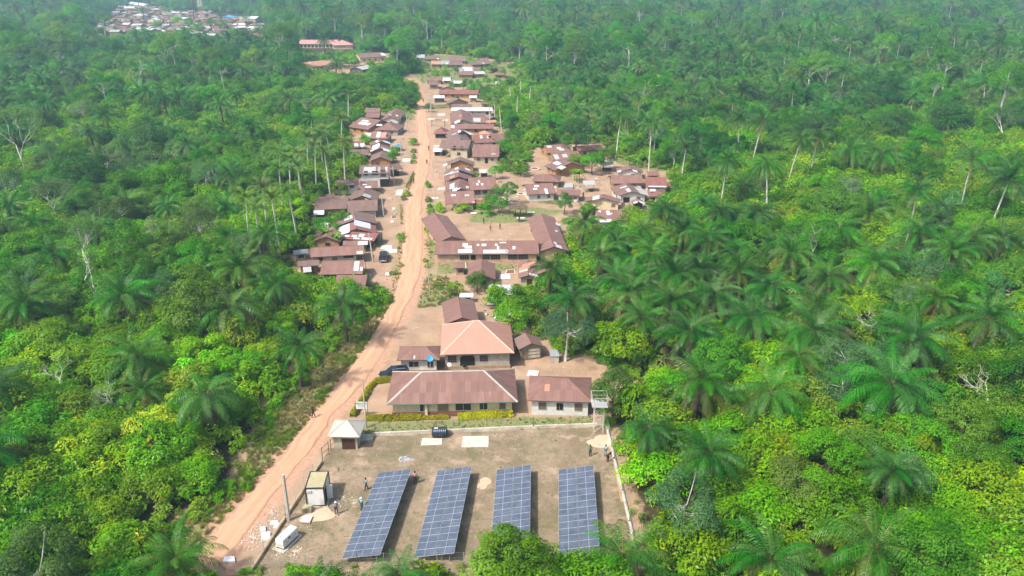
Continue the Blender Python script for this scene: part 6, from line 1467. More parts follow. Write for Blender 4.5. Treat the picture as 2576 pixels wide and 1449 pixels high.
# bare trees: pale forking limbs with a thin scatter of leaves
def bare_mesh(seed, H, spread=.5, depth=5, leafy=0.0):
    rr = random.Random(seed); b = MB(); tips = []
    def grow(p, d, L, r, k):
        e = p + d * L; m_ = p + d * L * .5 + Vector((rr.uniform(-1, 1), rr.uniform(-1, 1), 0)) * L * .06; b.tube([p, m_, e], [r, r * .85, r * .66], M['bark_pale'], 6 if k < 3 else 4, cap=False)
        if k >= depth: tips.append(e); return
        for _ in range(2 if rr.random() < .55 or k == 0 else 3):
            q = Vector((rr.gauss(0, 1), rr.gauss(0, 1), rr.gauss(.15, .5))).normalized(); nd = (d * (1 - spread * .55) + q * spread * .9).normalized()
            if nd.z < -.1: nd.z = .05
            grow(e, nd.normalized(), L * rr.uniform(.62, .82), r * .62, k + 1)
    grow(Vector((0, 0, -.3)), Vector((rr.uniform(-.08, .08), rr.uniform(-.08, .08), 1)).normalized(), H * .42, H * .020, 0)
    lf = None
    if leafy > 0 and tips:
        rs = NR(seed); C = np.array([tuple(t) for t in tips]); k = int(len(C) * leafy); p = np.repeat(C, max(1, k // len(C)), 0); p = p + rs.randn(*p.shape) * H * .035; V, Fq = leaves(rs, p, rs.randn(*p.shape) * .4 + [0, 0, 1], .32, .4); lf = mkmesh("crown", V, Fq, M['grey'], tint=np.repeat(rs.rand(len(p)), 4))
    return b.mesh("trunk"), lf
BARE = [bare_mesh(31 + i, 1.0 * h, sp, 5, lf) for i, (h, sp, lf) in enumerate([(12, .62, 30), (14, .55, 60), (10, .7, 0), (16, .5, 90), (11, .6, 14)])]

# ------------------------------------------------------------------ plants: where they stand
TREES = []     # (kind, x, y, scale, rot, variant, height, hand label)
rg = random.Random(2024); rsn = NR(99)
def hand(kind, px, py, hz, sc=1.0, label=None, var=None, H=None):
    """px,py: the middle of the crown in the photo; hz: how high above the ground that is"""
    hz = {'cocoa': 3.6, 'broad': 6.0, 'dense': 8.6, 'grey': 6.4, 'bush': 1.5, 'shrub': 1.1}[kind] * sc if kind in ('cocoa', 'broad', 'dense', 'grey', 'bush', 'shrub') else hz
    p = G(px, py, hz); TREES.append(dict(k=kind, x=p.x, y=p.y, s=sc, r=rg.uniform(0, 6.28), v=var if var is not None else rg.randrange(100), H=H if H is not None else hz, lab=label, hand=True))
# oil palms one can point at: crown centre, crown radius in the photo
for row in [(1750,965,90),(1930,980,95,"oil palm with pale dry lower fronds, right of the big palm by the fence corner"),(2245,965,120,"biggest spreading oil palm among the bushes at lower right"),(1463,562,50,"lone tall oil palm standing in front of the right classroom block"),(2190,660,72),(2035,835,85),(2305,850,85),(2480,800,80),
 (1450,755,72),(1590,745,80),(1700,695,72),(1560,700,62),(1735,840,75),(1885,805,80),(1940,725,70),(2120,575,60),(2320,590,60),(2400,640,62),(2520,600,60),(1910,535,52),(1790,605,58),(1720,580,52),(2300,485,45),(1945,415,42),(2225,392,50),(2140,382,50),(2445,400,46),(2515,455,52),
 (1903,305,36),(1868,298,34),(1825,402,42),(2050,338,38),(1995,350,36),(1640,312,34),(1555,292,30),(1635,1085,70),(1790,1130,85,"ragged oil palm with drooping brown fronds among the grey bushes"),(1575,1395,110,"large fresh green oil palm overlapping the near end of the rightmost array"),(1930,1410,110),(2195,1375,130,"bright green oil palm at the bottom, right of centre"),(1010,1452,70,"oil palm top poking up at the bottom between the two left arrays"),
 (1505,640,50),(1650,640,58),(1620,800,62),(1810,745,66),(1700,760,62),(1870,690,60),(1760,690,60),(1985,640,58),(2085,700,62),(2020,900,60),(1380,680,50,"oil palm leaning over the maroon roofs below the playground"),(1540,610,48),(2360,760,60),(2240,1180,70),(1800,530,46),(1680,530,46),
 (866,770,66,"oil palm beside the road bend on the left"),(538,990,88,"broad dark oil palm on its own just left of the grassy verge"),(745,875,66),(350,895,82),(318,745,82),(600,680,72),(690,712,58),(58,765,78),(135,640,54),(672,592,60),(576,440,40),(445,1410,95,"bright green oil palm at the bottom left beside the road's end"),
 (125,255,36),(270,292,40),(370,232,32),(630,320,36),(560,265,32),(462,362,38),(25,185,30),(620,178,26),(720,165,24),(500,170,24),(120,165,26),(230,330,36),(420,250,30),(240,580,45),(20,520,45),(420,520,40),(30,330,36),(720,250,30),(590,230,28),(840,160,26,"dark oil palm right in front of the long zinc-roofed shed"),(815,105,22,"dry palm with brown fronds in front of the pink-roofed school")]:
    px, py, r = row[:3]; lab = row[3] if len(row) > 3 else None; hz = 7.0 if py > 500 else 9.0
    if py < 330: hz = 12
    if (px, py) in ((1010,1452),(445,1410),(1575,1395),(2195,1375),(1930,1410)): hz = 3.6
    # the crown's true radius from its size in the photo
    p = G(px, py, hz); dep = p.y * math.cos(PITCH) - (hz - CH) * math.sin(PITCH); R = r * dep / F
    if px > 1500 and py < 540 and (px, py) not in ((2225,392),(2140,382),(1910,535),(1800,530),(1680,530)): hand('oil', px, py, 15, max(.65, min(1.1, R / 5.7 * 1.15)), lab, H=15); TREES[-1]['rp'] = r; TREES[-1]['pale'] = True; continue
    hand('oil', px, py, hz, max(.65, min(1.5, R / 5.7 * 1.22)), lab); TREES[-1]['rp'] = r
for row in [(640,520),(700,430),(755,420),(785,375),(822,385),(860,355),(735,475),(690,500),(780,300),(850,300),(660,470),(610,500),(870,240),(1232,255),(1244,238),(1285,215),(1310,190),(1480,300),(1300,240),(1262,260),(1720,372),(1330,215),(830,330),(720,400),(765,345),(805,340),(690,380),(745,385)]:
    hand('coco', row[0], row[1], 12.5 if row[0] < 1000 else 11, .95); TREES[-1]['rp'] = 20 + row[1] * .04
# tall slender palms over the right-hand forest
for (px, py) in [(1478,190),(1578,180),(1392,230),(1440,265),(1500,210),(1535,250),(1610,235),(1680,215),(1750,180),(1800,210),(1420,175),(1840,150),(1850,240),(1560,160),(1660,150),(2470,225),(2100,250),(2390,270),(2180,270),(2300,230),(1700,160),(1530,150),(1900,200),(2000,230),(1960,170)]:
    hand('oil', px, py, 13, .74, None, H=12.9); TREES[-1]['rp'] = 24 + py * .05; TREES[-1]['pale'] = True
for row in [(1450,1425,7.5,'broad',.62,"smaller leafy tree below the rightmost solar array"),(1305,1400,6.5,'broad',.88,"pale leafy tree crown hiding the near end of the third solar array"),(1395,1435,5.5,'cocoa',1.1,None),(1240,1430,4.5,'cocoa',1.1,None),(1530,1440,4,'cocoa',1.0,None)]:
    hand(row[3], row[0], row[1], row[2], row[4], row[5])
hand('broad', 1545, 968, 4.5, .85, "round dark tree between the water tower and the patched white house")
hand('grey', 1425, 815, 5, 1.05, "spreading grey-green tree over the plank shed")
hand('cocoa', 1555, 850, 3.8, 1.25, "yellow-green leafy tree at the forest edge beyond the coop")
hand('dense', 2215, 205, 17, 1.5, "huge dark tree rising above the forest at upper right", H=17)
hand('broad', 2110, 500, 9, 1.45, "big bright round tree in the middle of the right-hand forest")
hand('dense', 1765, 335, 10, 1.2, "very dark round tree right of the hamlet"); hand('dense', 1450, 325, 8, 1.0, "dark round tree behind the hamlet")
hand('dense', 130, 230, 9, 1.05, "dark dome-shaped tree among yellow-green cocoa at upper left"); hand('dense', 475, 185, 9, .95, "dark tree above the cocoa at upper left")
hand('dense', 1025, 228, 6, .95, "dark round tree at the left bend of the road before the upper village")
hand('broad', 490, 745, 7, 1.5, "large pale-topped tree in the forest left of the road")
for (px, py, hz, k, s, lb) in [(1275,475,4,'broad',.75,"round tree between the roadside houses and the hamlet"),(1200,700,3.5,'broad',.5,"round green tree in front of the brown gabled house"),(1420,508,4,'broad',.55,"leafy green tree behind the right classroom block"),
 (1210,700,2,'cocoa',.5,None),(1255,745,2,'bush',1.3,"dark bush beside the loose zinc sheets"),(1310,745,4,'cocoa',1.1,"bright bushy tree right of the loose zinc sheets"),(1290,790,3.5,'cocoa',1.0,None),(1245,425,3.5,'broad',.5,"small tree behind the roadside gables"),
 (1310,420,3,'cocoa',.8,None),(1300,395,3,'broad',.6,None),(1270,365,3.5,'broad',.7,None),(1285,300,4,'broad',.9,"leafy tree at the corner of the east line of houses"),(1290,335,4,'broad',.8,None),(1040,355,2,'bush',1.5,"round shrub in the middle of the left verge"),(1041,378,1.2,'bush',.9,None),(1041,392,1.2,'bush',.9,None),(1040,405,1.0,'bush',.8,None),
 (1022,485,1.2,'bush',1.1,"roadside bush below the fork, left of the road"),(1016,496,1,'bush',.8,None),(1077,463,1.2,'bush',1.0,"bush at the right roadside"),(1080,520,1.2,'bush',1.0,None),(1084,532,1.2,'bush',1.0,None),(1100,516,2.5,'bush',1.3,"small tree at the corner of the lowest roadside house"),(1108,524,2.5,'bush',1.1,None),(1077,500,1.2,'bush',.9,None),
 (1078,266,3,'broad',.45,"little round tree right of the road beside the pole"),(1148,246,2.5,'broad',.4,None),(1137,215,3,'broad',.5,None),(1200,215,4,'broad',.85,None),(1225,225,4,'broad',.7,None),(1165,212,3,'broad',.5,None),(1145,175,3,'broad',.5,None),(1212,178,3,'broad',.5,None),(1175,205,3.5,'broad',.7,None),(1250,200,3.5,'broad',.6,None),
 (1290,165,4,'cocoa',1.0,None),(1200,140,3,'broad',.7,None),(1250,155,3,'broad',.6,None),(1235,170,3,'cocoa',.9,None),(1262,178,3,'cocoa',1.0,None),(1285,200,3,'broad',.6,None),(1300,178,3,'cocoa',1.0,None),(1225,200,3,'cocoa',.9,None),(1180,150,3,'broad',.6,None),(1120,167,2,'cocoa',.7,None),(1070,160,2,'cocoa',.8,None),(1095,180,2,'cocoa',.7,None),(1060,178,2,'bush',1.4,None),(1120,185,2,'cocoa',.8,None),(1275,270,3,'broad',.7,None),(1270,290,3,'cocoa',1.0,None),(1285,350,3,'broad',.7,None),(1290,370,3,'cocoa',.9,None),(1240,255,3,'cocoa',.9,None),(1220,240,3,'broad',.6,None),(1185,225,2.5,'cocoa',.8,None),(1190,155,2.5,'cocoa',.8,None),(1080,135,3,'broad',.7,None),(860,545,3,'cocoa',.8,None),(820,560,3,'broad',.6,"dark bush behind the little white kiosk"),(855,475,2.5,'bush',1.2,None),(990,377,2.5,'bush',1.2,None),(980,395,2.5,'bush',1.3,None),
 (920,350,3,'bush',1.2,None),(1480,522,1.6,'bush',1.2,"round green bush in front of the cream hamlet house"),(1440,420,2,'bush',1.0,None),(1590,530,3,'cocoa',.9,None),(1490,395,3.5,'broad',.9,"dark bush at the top edge of the hamlet"),(1520,385,3.5,'broad',.9,None),(1455,398,2.5,'cocoa',.8,None),(1240,735,2,'bush',1.3,None),(1150,725,1.2,'bush',1.0,None),(1128,745,1.0,'shrub',1.3,None),
 (1165,520,1.0,'bush',1.0,None),(1218,523,1.0,'bush',1.2,None),(1195,440,1.5,'bush',1.0,None),(1235,495,2.5,'broad',.5,None),(1255,505,2.5,'broad',.55,None),(1375,625,2,'bush',1.0,"shrub between the patched and the right classroom blocks")]:
    hand(k, px, py, hz, s * (.6 if k == 'bush' and 990 < px < 1112 else 1), lb)
for i, (px, py, lb) in enumerate([(2045,600,"white bare-branched tree with a wide open crown, right of centre"),(235,700,"tall pale leafless trunk in the forest left of the road"),(135,900,"white forked bare tree among bushes at left"),(283,940,"slim white bare stem between palms at left"),(140,510,"pale bare tree with level side branches at far left"),(50,390,"big pale-limbed tree at the far left edge"),
  (2510,950,"twisted white bare tree near the right edge"),(1590,300,"thin white bare tree near the tall palms"),(345,190,"leaning pale dead trunk at upper left"),(432,470,"small pale forked bare tree left of the village"),(2120,225,"white crooked bare tree beside the huge dark tree"),(2490,1400,"white bare shrub in the bottom right corner"),(1745,205,"bare white-limbed tree above the hamlet"),(2530,310,"yellowish half-bare tree at the right edge"),(534,440,"short pale dead trunk left of the village"),(2240,790,"thin pale trunk standing among palms at right")]):
    hand('bare', px, py, 8 if py > 300 else 10, .92 * (.75, .95, .7, .55, .95, 1.15, .8, .7, 1.0, .6, .8, .45, .9, .9, .6, .8)[i], lb, var=(0, 3, 2, 4, 1, 3, 2, 2, 3, 2, 4, 2, 0, 1, 3, 2)[i])
for (px, py) in [(1305,400),(1308,412),(1297,408),(1312,420),(1452,440),(1446,436),(1458,443),(1320,335),(1330,345),(1205,158),(1245,205),(1395,330),(1550,350),(1560,360),(850,425),(842,470),(1262,380),(1216,232),(1258,152),(1585,400),(1600,405),(800,470),(815,590),(845,600),(1296,215)]:
    hand('banana', px, py, 2.2, rg.uniform(1.0, 1.35))

# fill the forest
CLW = [np.array(c) for c in CLEARS]
_tj = np.random.RandomState(3).rand(200000)
def blocked(x, y, h, r):
    """would the plant stand on, or hide, cleared land?"""
    b = np.zeros(x.shape, bool)
    for dx, dy, z in ((0, 0, 0), (0, 0, h * .5), (0, 0, h), (-r, 0, h * .6), (r, 0, h * .6), (-r * .85, 0, h * .2), (r * .85, 0, h * .2), (0, -r * .8, h * .2), (r * .6, -r * .6, h * .2)):
        px, py = Pn(x + dx, y + dy, z)
        for c in CLEARS[:4]: b |= inpoly(px, py, c)
        b |= inpoly(px, py, CLEARS[4]) & (_tj[:len(b)] > .025)
    return b
def field(d0, d1, step, jit=.42, marg=1.10, x0=None):
    ys = np.arange(d0, d1, step * .87); X, Y = [], []
    for j, yv in enumerate(ys):
        hw = (yv * math.cos(PITCH) + CH * math.sin(PITCH)) * 1288 / F * marg + 6; xs = np.arange(-hw, hw, step) + (j % 2) * step / 2; X.append(xs); Y.append(np.full(xs.shape, yv))
    X, Y = np.concatenate(X), np.concatenate(Y); return X + (rsn.rand(X.size) - .5) * 2 * jit * step, Y + (rsn.rand(X.size) - .5) * 2 * jit * step
hx = np.array([t['x'] for t in TREES]); hy = np.array([t['y'] for t in TREES]); hk = np.array([{'oil': 3.2, 'dense': 5, 'broad': 3.2, 'coco': 1.5, 'bare': 2.2, 'grey': 4, 'tall': 2}.get(t['k'], 1.5) * t['s'] for t in TREES])
def clear_of_hand(X, Y, r=1.0):
    ok = np.ones(X.shape, bool)
    for a, b_, c in zip(hx, hy, hk): ok &= (X - a) ** 2 + (Y - b_) ** 2 > (c * r) ** 2
    return ok
HT = {'cocoa': 4.8, 'broad': 8.5, 'dense': 12, 'grey': 9, 'tall': 20, 'oil': 9.0, 'coco': 12, 'bush': 2.5, 'shrub': 1.8}
AUTO = []
RPX = {'oil': 0, 'dense': 42, 'broad': 40, 'grey': 38, 'bare': 30, 'tall': 30, 'cocoa': 26, 'bush': 10, 'banana': 12, 'coco': 24}
def plant(X, Y, kinds, scl):
    """leave out what would stand in front of a tree that the photo shows whole"""
    keep = np.ones(len(X), bool); h = np.array([HT[k] for k in kinds]) * scl; cx_, cy_ = Pn(X, Y, h * .7); tpx, tpy = Pn(X, Y, h); dd = np.hypot(X, Y); crp = np.array([{'oil': 4.5, 'coco': 3.5, 'cocoa': 2.6, 'broad': 3.8, 'dense': 4.6, 'grey': 3.6, 'tall': 5}[k] for k in kinds]) * scl / np.maximum(dd, 40) * F
    for t in TREES:
        r = t.get('rp') or (RPX.get(t['k'], 20) * t['s'] if t['lab'] or t['k'] in ('bush', 'banana') else 0)
        if not r: continue
        hz = t['H'] if t['H'] else 7; qx, qy = P(t['x'], t['y'], hz); near = dd < math.hypot(t['x'], t['y']) + 2.5
        keep &= ~(near & (np.hypot(cx_ - qx, cy_ - qy) < r * .72 + crp * .55)); keep &= ~(near & (np.hypot(tpx - qx, tpy - qy) < r * .6 + crp * .2))
        if t.get('pale') or t['k'] in ('coco', 'bare'):
            mx, my = P(t['x'], t['y'], hz * .62); keep &= ~(near & (np.abs(cx_ - mx) < crp * .9) & (tpy < my + 4) & (tpy > qy - 60) & (kinds != 'cocoa'))
    # beside cleared land the trees are low
    de = np.full(X.shape, 99.)
    for c in WCL[:1]: de = np.minimum(de, -polydist(X, Y, c))
    low = (de < 9) & (de > -1) & (X < 10) & (Y < 180); kinds = np.where(low & (kinds != 'oil'), 'cocoa', kinds).astype(object); scl = np.where(low, np.minimum(scl, .85), scl); keep &= ~(low & (kinds == 'oil'))
    X, Y, kinds, scl = X[keep], Y[keep], kinds[keep], scl[keep]
    K = len(X); S = scl
    for name in set(kinds):
        i = np.where(kinds == name)[0]; h = HT[name] * S[i]; bl = blocked(X[i], Y[i], h, 2.8 * S[i]); i = i[~bl]
        for j in i: AUTO.append((name, X[j], Y[j], S[j]))
def species(X, Y):
    px, py = Pn(X, Y, 6.0); n1, n2, n3 = vnoise(X, Y, 38), vnoise(X + 500, Y, 23), vnoise(X, Y + 900, 95); r = rsn.rand(X.size)
    palmy = np.clip((n1 - .5) * 1.6 + .14 + np.where((px > 1440) & (px < 2150) & (py > 580) & (py < 900), .75, 0) + np.where((px > 1300) & (py < 320), .34, 0) + np.where((py < 150), .12, 0)
                    - np.where((px > 1650) & (py > 1180), .10, 0) - np.where((px < 1000) & (py > 160) & (py < 700), .26, 0) - np.where((px > 1620) & (py > 290) & (py < 600), .26, 0) - np.where((px < 700) & (py > 1050), .3, 0), 0.02, .85)
    broad = np.clip((n2 - .46) * 1.8 + .16 - np.where((px > 1620) & (py > 290) & (py < 560), .12, 0) + np.where(py < 200, .18, 0) - np.where((px < 900) & (py > 180) & (py < 300), .35, 0), .08, .75)
    k = np.full(X.size, 'cocoa', dtype=object)
    q = rsn.rand(X.size); isb = q < broad; k[isb] = 'broad'; q2 = rsn.rand(X.size); k[isb & (q2 < .20)] = 'grey'; k[isb & (q2 > .93)] = 'dense'; k[isb & (q2 > .86) & (q2 <= .93) & (py < 450)] = 'tall'
    return k, palmy, r
# carpet of trees, then palms standing among and above them
X, Y = field(52, 330, 4.3); k, pal, r = species(X, Y); ok = clear_of_hand(X, Y, .8) & ~((k != 'cocoa') & (rsn.rand(X.size) < .45)) & ~((pal > .55) & (rsn.rand(X.size) < .6)); plant(X[ok], Y[ok], k[ok], (.78 + .5 * rsn.rand(X.size))[ok])
X, Y = field(56, 330, 8.0); k, pal, r = species(X, Y); ok = clear_of_hand(X, Y, 1.25) & (r < pal); kk = np.full(X.size, 'oil', dtype=object); plant(X[ok], Y[ok], kk[ok], (.68 + .42 * rsn.rand(X.size))[ok])
X, Y = field(330, 760, 5.6); k, pal, r = species(X, Y); ok = clear_of_hand(X, Y, .6); k[r < pal * .55] = 'oil'; plant(X[ok], Y[ok], k[ok], (.85 + .6 * rsn.rand(X.size))[ok])
X, Y = field(760, 1900, 8.2, marg=1.06); k, pal, r = species(X, Y); k[r < pal * .75] = 'oil'; k[(k == 'cocoa') & (rsn.rand(X.size) < .4)] = 'broad'; plant(X, Y, k, 1.05 + .7 * rsn.rand(X.size))
# undergrowth
UND = []
X, Y = field(52, 330, 3.0, .5); bl = blocked(X, Y, np.full(X.shape, 1.6), 1.0); sel = ~bl & (vnoise(X, Y, 7) > .36); kk = np.where(rsn.rand(X.size) < .65, 'bush', 'shrub')
UND += [(a, b_, c, d) for a, b_, c, d in zip(kk[sel], X[sel], Y[sel], (.6 + .7 * rsn.rand(X.size))[sel])]
X, Y = field(330, 700, 5.5, .5); bl = blocked(X, Y, np.full(X.shape, 1.6), 1.0); sel = ~bl
UND += [('bush', b_, c, d) for b_, c, d in zip(X[sel], Y[sel], (.9 + .9 * rsn.rand(X.size))[sel])]
# ------------------------------------------------------------------ the plants themselves
NAMES = {'oil': ('oil_palm', 'oil palm'), 'coco': ('coconut_palm', 'coconut palm'), 'cocoa': ('cocoa_tree', 'low tree'), 'broad': ('broadleaf_tree', 'tree'), 'dense': ('dark_tree', 'tree'),
         'grey': ('grey_green_tree', 'tree'), 'tall': ('tall_forest_tree', 'tree'), 'bush': ('bush', 'bush'), 'shrub': ('shrub', 'shrub'), 'banana': ('banana_plant', 'banana plant'), 'bare': ('bare_tree', 'bare tree')}
LOOK = {'oil': 'oil palm', 'coco': 'feathery coconut palm', 'cocoa': 'low yellow-green cocoa tree', 'broad': 'mid-green leafy tree', 'dense': 'dense dark green tree', 'grey': 'grey-green fine-leaved tree', 'tall': 'tall pale-trunked tree',
        'bush': 'leafy bush', 'shrub': 'small shrub', 'banana': 'banana plant', 'bare': 'bare tree'}
GRP = {'oil': 'oil palms in the forest', 'coco': 'coconut palms round the village', 'cocoa': 'cocoa trees of the forest', 'broad': 'leafy trees of the forest', 'dense': 'dark dense trees', 'grey': 'grey-green trees', 'tall': 'tall trees standing above the forest',
       'bush': 'bushes in the village', 'shrub': 'shrubs in the village', 'banana': 'banana plants', 'bare': 'bare pale trees'}
LMK = [(1507,1020,'the water tower'),(1455,1290,'the rightmost solar array'),(2576,1449,'the bottom right corner'),(2215,205,'the huge dark tree'),(2045,600,'the open white bare tree'),(2245,965,'the biggest spreading palm'),(1425,815,'the plank shed'),
 (1600,450,'the hamlet'),(1390,590,'the right classroom block'),(850,620,'the lower houses left of the road'),(930,430,'the two-storey white house'),(820,108,'the pink school'),(450,60,'the distant village'),(235,700,'the tall leafless trunk'),(135,900,'the white forked bare tree'),
 (50,390,'the pale-limbed tree at far left'),(990,740,'the bend of the road'),(538,990,'the broad palm beside the verge'),(0,1449,'the bottom left corner'),(1180,180,'the upper village'),(2576,0,'the top right corner'),(2510,950,'the twisted white bare tree'),
 (2110,500,'the big bright round tree'),(1288,0,'the middle of the top edge'),(130,230,'the dark dome-shaped tree'),(520,1400,'the bottom end of the road'),(1300,1370,'the leafy tree over the third array'),(2576,650,'the middle of the right edge'),(900,300,'the upper houses left of the road'),
 (1240,340,'the upper houses right of the road'),(1200,480,'the lower houses right of the road'),(1790,1130,'the ragged palm with brown fronds'),(1765,335,'the very dark round tree'),(490,745,'the large pale-topped tree'),(2195,1375,'the bright palm at the bottom')]
SEC = ['right of', 'below right of', 'below', 'below left of', 'left of', 'above left of', 'above', 'above right of']
ALL = [dict(t) for t in TREES] + [dict(k=a, x=b_, y=c, s=d, r=rg.uniform(0, 6.28), v=rg.randrange(100), H=None, lab=None, hand=False) for a, b_, c, d in AUTO]
for t in ALL:
    t['z'] = float(terrain_z(t['x'], t['y'])) if t['y'] > 420 else 0.0
    hh = t['H'] or HT.get(t['k'], 5) * t['s']; t['hh'] = hh; px, py = P(t['x'], t['y'], t['z'] + hh * .75); t['px'], t['py'] = px, py; d = math.sqrt(t['x'] ** 2 + t['y'] ** 2 + 3000)
    R_ = {'oil': 5.7, 'coco': 4.3, 'cocoa': 3, 'broad': 4.2, 'dense': 5, 'grey': 4, 'tall': 5.8}.get(t['k'], 2) * t['s']; t['size'] = R_ / d
    m_ = R_ / d * F; t['in'] = -m_ * .6 < px < 2576 + m_ * .6 and -m_ * .4 < py < 1449 + m_ * .75
ONE, REST = [], []
for k in NAMES:
    L = sorted([t for t in ALL if t['k'] == k], key=lambda t: (not t['in'], not t['hand'] if t['lab'] else True, -t['size']))
    lim = 290 if k in ('oil', 'cocoa', 'broad') else 150
    ONE += [t for t in L[:lim] if t['in'] or t['hand']]; REST += [t for t in L[:lim] if not (t['in'] or t['hand'])] + L[lim:]
_seen = {}
for t in sorted(ONE, key=lambda t: t['size'] * -1):
    if t['lab']: continue
    best = sorted(LMK, key=lambda m_: (m_[0] - t['px']) ** 2 + (m_[1] - t['py']) ** 2)[0]; t['lm'] = best; t['dist'] = math.hypot(best[0] - t['px'], best[1] - t['py']); t['sec'] = SEC[int(((math.degrees(math.atan2(t['py'] - best[1], t['px'] - best[0])) + 360 + 22.5) % 360) // 45)]
for t in sorted([t for t in ONE if not t['lab']], key=lambda t: t['dist']):
    key = (t['k'], t['lm'][2], t['sec']); n = _seen.get(key, 0); _seen[key] = n + 1
    tallp = 'tall slender ' if t['k'] == 'oil' and t['H'] and t['H'] > 15 else ''
    t['lab'] = "%s%s, %s out %s %s" % (tallp, LOOK[t['k']], ORD[min(n, 48)], t['sec'], t['lm'][2])
oilr = sorted([t for t in ONE if t['k'] == 'oil'], key=lambda t: -t['size']); 
for i, t in enumerate(oilr): t['fr'] = i < 120
FM = {k: v for k, v in NEARM.items()}
for t in ONE:
    nm, w = NAMES[t['k']]; k = t['k']; root = thing(nm, t['lab'], 'palm' if k in ('oil', 'coco') else ('plant' if k in ('bush', 'shrub', 'banana') else 'tree'), (t['x'], t['y'], t['z']), t['r'], GRP[k]); s = t['s']
    ln = .10 if k in ('oil', 'coco') else .05; root.rotation_euler = (rg.uniform(-ln, ln), rg.uniform(-ln, ln), t['r'])
    if k in ('oil', 'coco'):
        H = t['H'] if t['H'] else t['hh'] * .75
        tm, hd = get_trunk('coco' if t.get('pale') else k, H); f = H / round(H) if round(H) else 1; obj("trunk", tm, root, None, None, (min(1.1, .75 + s * .3),) * 2 + (f,))
        sx = min(1.1, .75 + s * .3); hd = (hd[0] * sx, hd[1] * sx, hd[2] * f)
        if t.get('fr'):
            for key, az, tl, fs in frond_plan('oil', t['v'] * 7 + int(t['x'] * 3)):
                me = FM[key + '_m']; obj("frond", me, root, hd, Euler((rg.uniform(-.2, .2), tl, az)), fs * s)
        else: obj("crown", (CROWN_OIL if k == 'oil' else CROWN_COC)[t['v'] % (4 if k == 'oil' else 3)], root, hd, (0, 0, 0), s)
    elif k == 'banana':
        a, b_ = BAN[t['v'] % 3]; obj("blades", a, root, None, (0, 0, 0), s); obj("stem", b_, root, None, None, s)
    elif k == 'bare':
        a, b_ = BARE[t['v'] % len(BARE)]; obj("trunk", a, root, (0, 0, 0), None, s)
        if b_: obj("crown", b_, root, (0, 0, 0), None, s)
    else:
        V = KINDS[k]['near']; a, b_, _, _ = V[t['v'] % len(V)]; zs = s * (.92 + .16 * ((t['v'] * 7) % 10) / 10)
        obj("crown", a, root, None, None, (s, s, zs)); obj("trunk", b_, root, None, None, (s, s, zs))

kids = {}
for o in bpy.data.objects:
    if o.parent is not None: kids.setdefault(o.parent.name, []).append(o)
for r_ in [o for o in bpy.data.objects if o.parent is None and o.get('category') in ('palm', 'tree', 'plant')]:
    v_ = rg.uniform(.80, 1.24); tc = (v_ * rg.uniform(.72, 1.2), v_ * rg.uniform(.9, 1.05), v_ * rg.uniform(.7, 1.5), 1)
    if 'third solar array' in r_['label'] and r_['category'] == 'tree': tc = (1.9, 1.1, 1.2, 1)
    for ch in kids.get(r_.name, []): ch.color = tc
def scatter(name, protos, pts):
    """one object of many plants: pts = (variant, x, y, z, scale, rot)"""
    if not pts: return
    pc = bpy.data.collections.new(name + "_kinds")
    for i, me in enumerate(protos): pc.objects.link(bpy.data.objects.new("%s_kind_%02d" % (name, i), me))
    me = mkmesh(name, [(p[1], p[2], p[3]) for p in pts], np.zeros((0, 4), np.int32), []) if False else bpy.data.meshes.new(name)
    me.vertices.add(len(pts)); me.vertices.foreach_set("co", np.array([[p[1], p[2], p[3]] for p in pts], np.float32).ravel())
    a = me.attributes.new("variant", 'INT', 'POINT'); a.data.foreach_set("value", np.array([p[0] for p in pts], np.int32))
    a = me.attributes.new("size", 'FLOAT', 'POINT'); a.data.foreach_set("value", np.array([p[4] for p in pts], np.float32))
    a = me.attributes.new("turn", 'FLOAT_VECTOR', 'POINT'); a.data.foreach_set("vector", np.array([[0, 0, p[5]] for p in pts], np.float32).ravel())
    o = obj(name, me); tag(o, kind='stuff'); g = bpy.data.node_groups.new(name, 'GeometryNodeTree')
    g.interface.new_socket("Geometry", in_out='INPUT', socket_type='NodeSocketGeometry'); g.interface.new_socket("Geometry", in_out='OUTPUT', socket_type='NodeSocketGeometry')
    gi, go = g.nodes.new("NodeGroupInput"), g.nodes.new("NodeGroupOutput"); ip = g.nodes.new("GeometryNodeInstanceOnPoints"); ci = g.nodes.new("GeometryNodeCollectionInfo")
    ci.inputs["Collection"].default_value = pc; ci.inputs["Separate Children"].default_value = True; ci.inputs["Reset Children"].default_value = True; ip.inputs["Pick Instance"].default_value = True
    def na(n, ty): q = g.nodes.new("GeometryNodeInputNamedAttribute"); q.data_type = ty; q.inputs["Name"].default_value = n; return [s_ for s_ in q.outputs if s_.name == "Attribute" and s_.enabled][0]
    L = g.links.new; L(gi.outputs[0], ip.inputs["Points"]); L(ci.outputs[0], ip.inputs["Instance"]); L(na("variant", 'INT'), ip.inputs["Instance Index"]); L(na("turn", 'FLOAT_VECTOR'), ip.inputs["Rotation"]); L(na("size", 'FLOAT'), ip.inputs["Scale"]); L(ip.outputs[0], go.inputs[0])
    o.modifiers.new("scatter", 'NODES').node_group = g; return o
FN = {'cocoa': 'cocoa_forest', 'broad': 'broadleaf_forest', 'dense': 'dark_forest', 'grey': 'grey_green_forest', 'tall': 'tall_forest', 'oil': 'oil_palm_forest', 'coco': 'coconut_grove', 'bush': 'bush_growth', 'shrub': 'shrub_growth'}
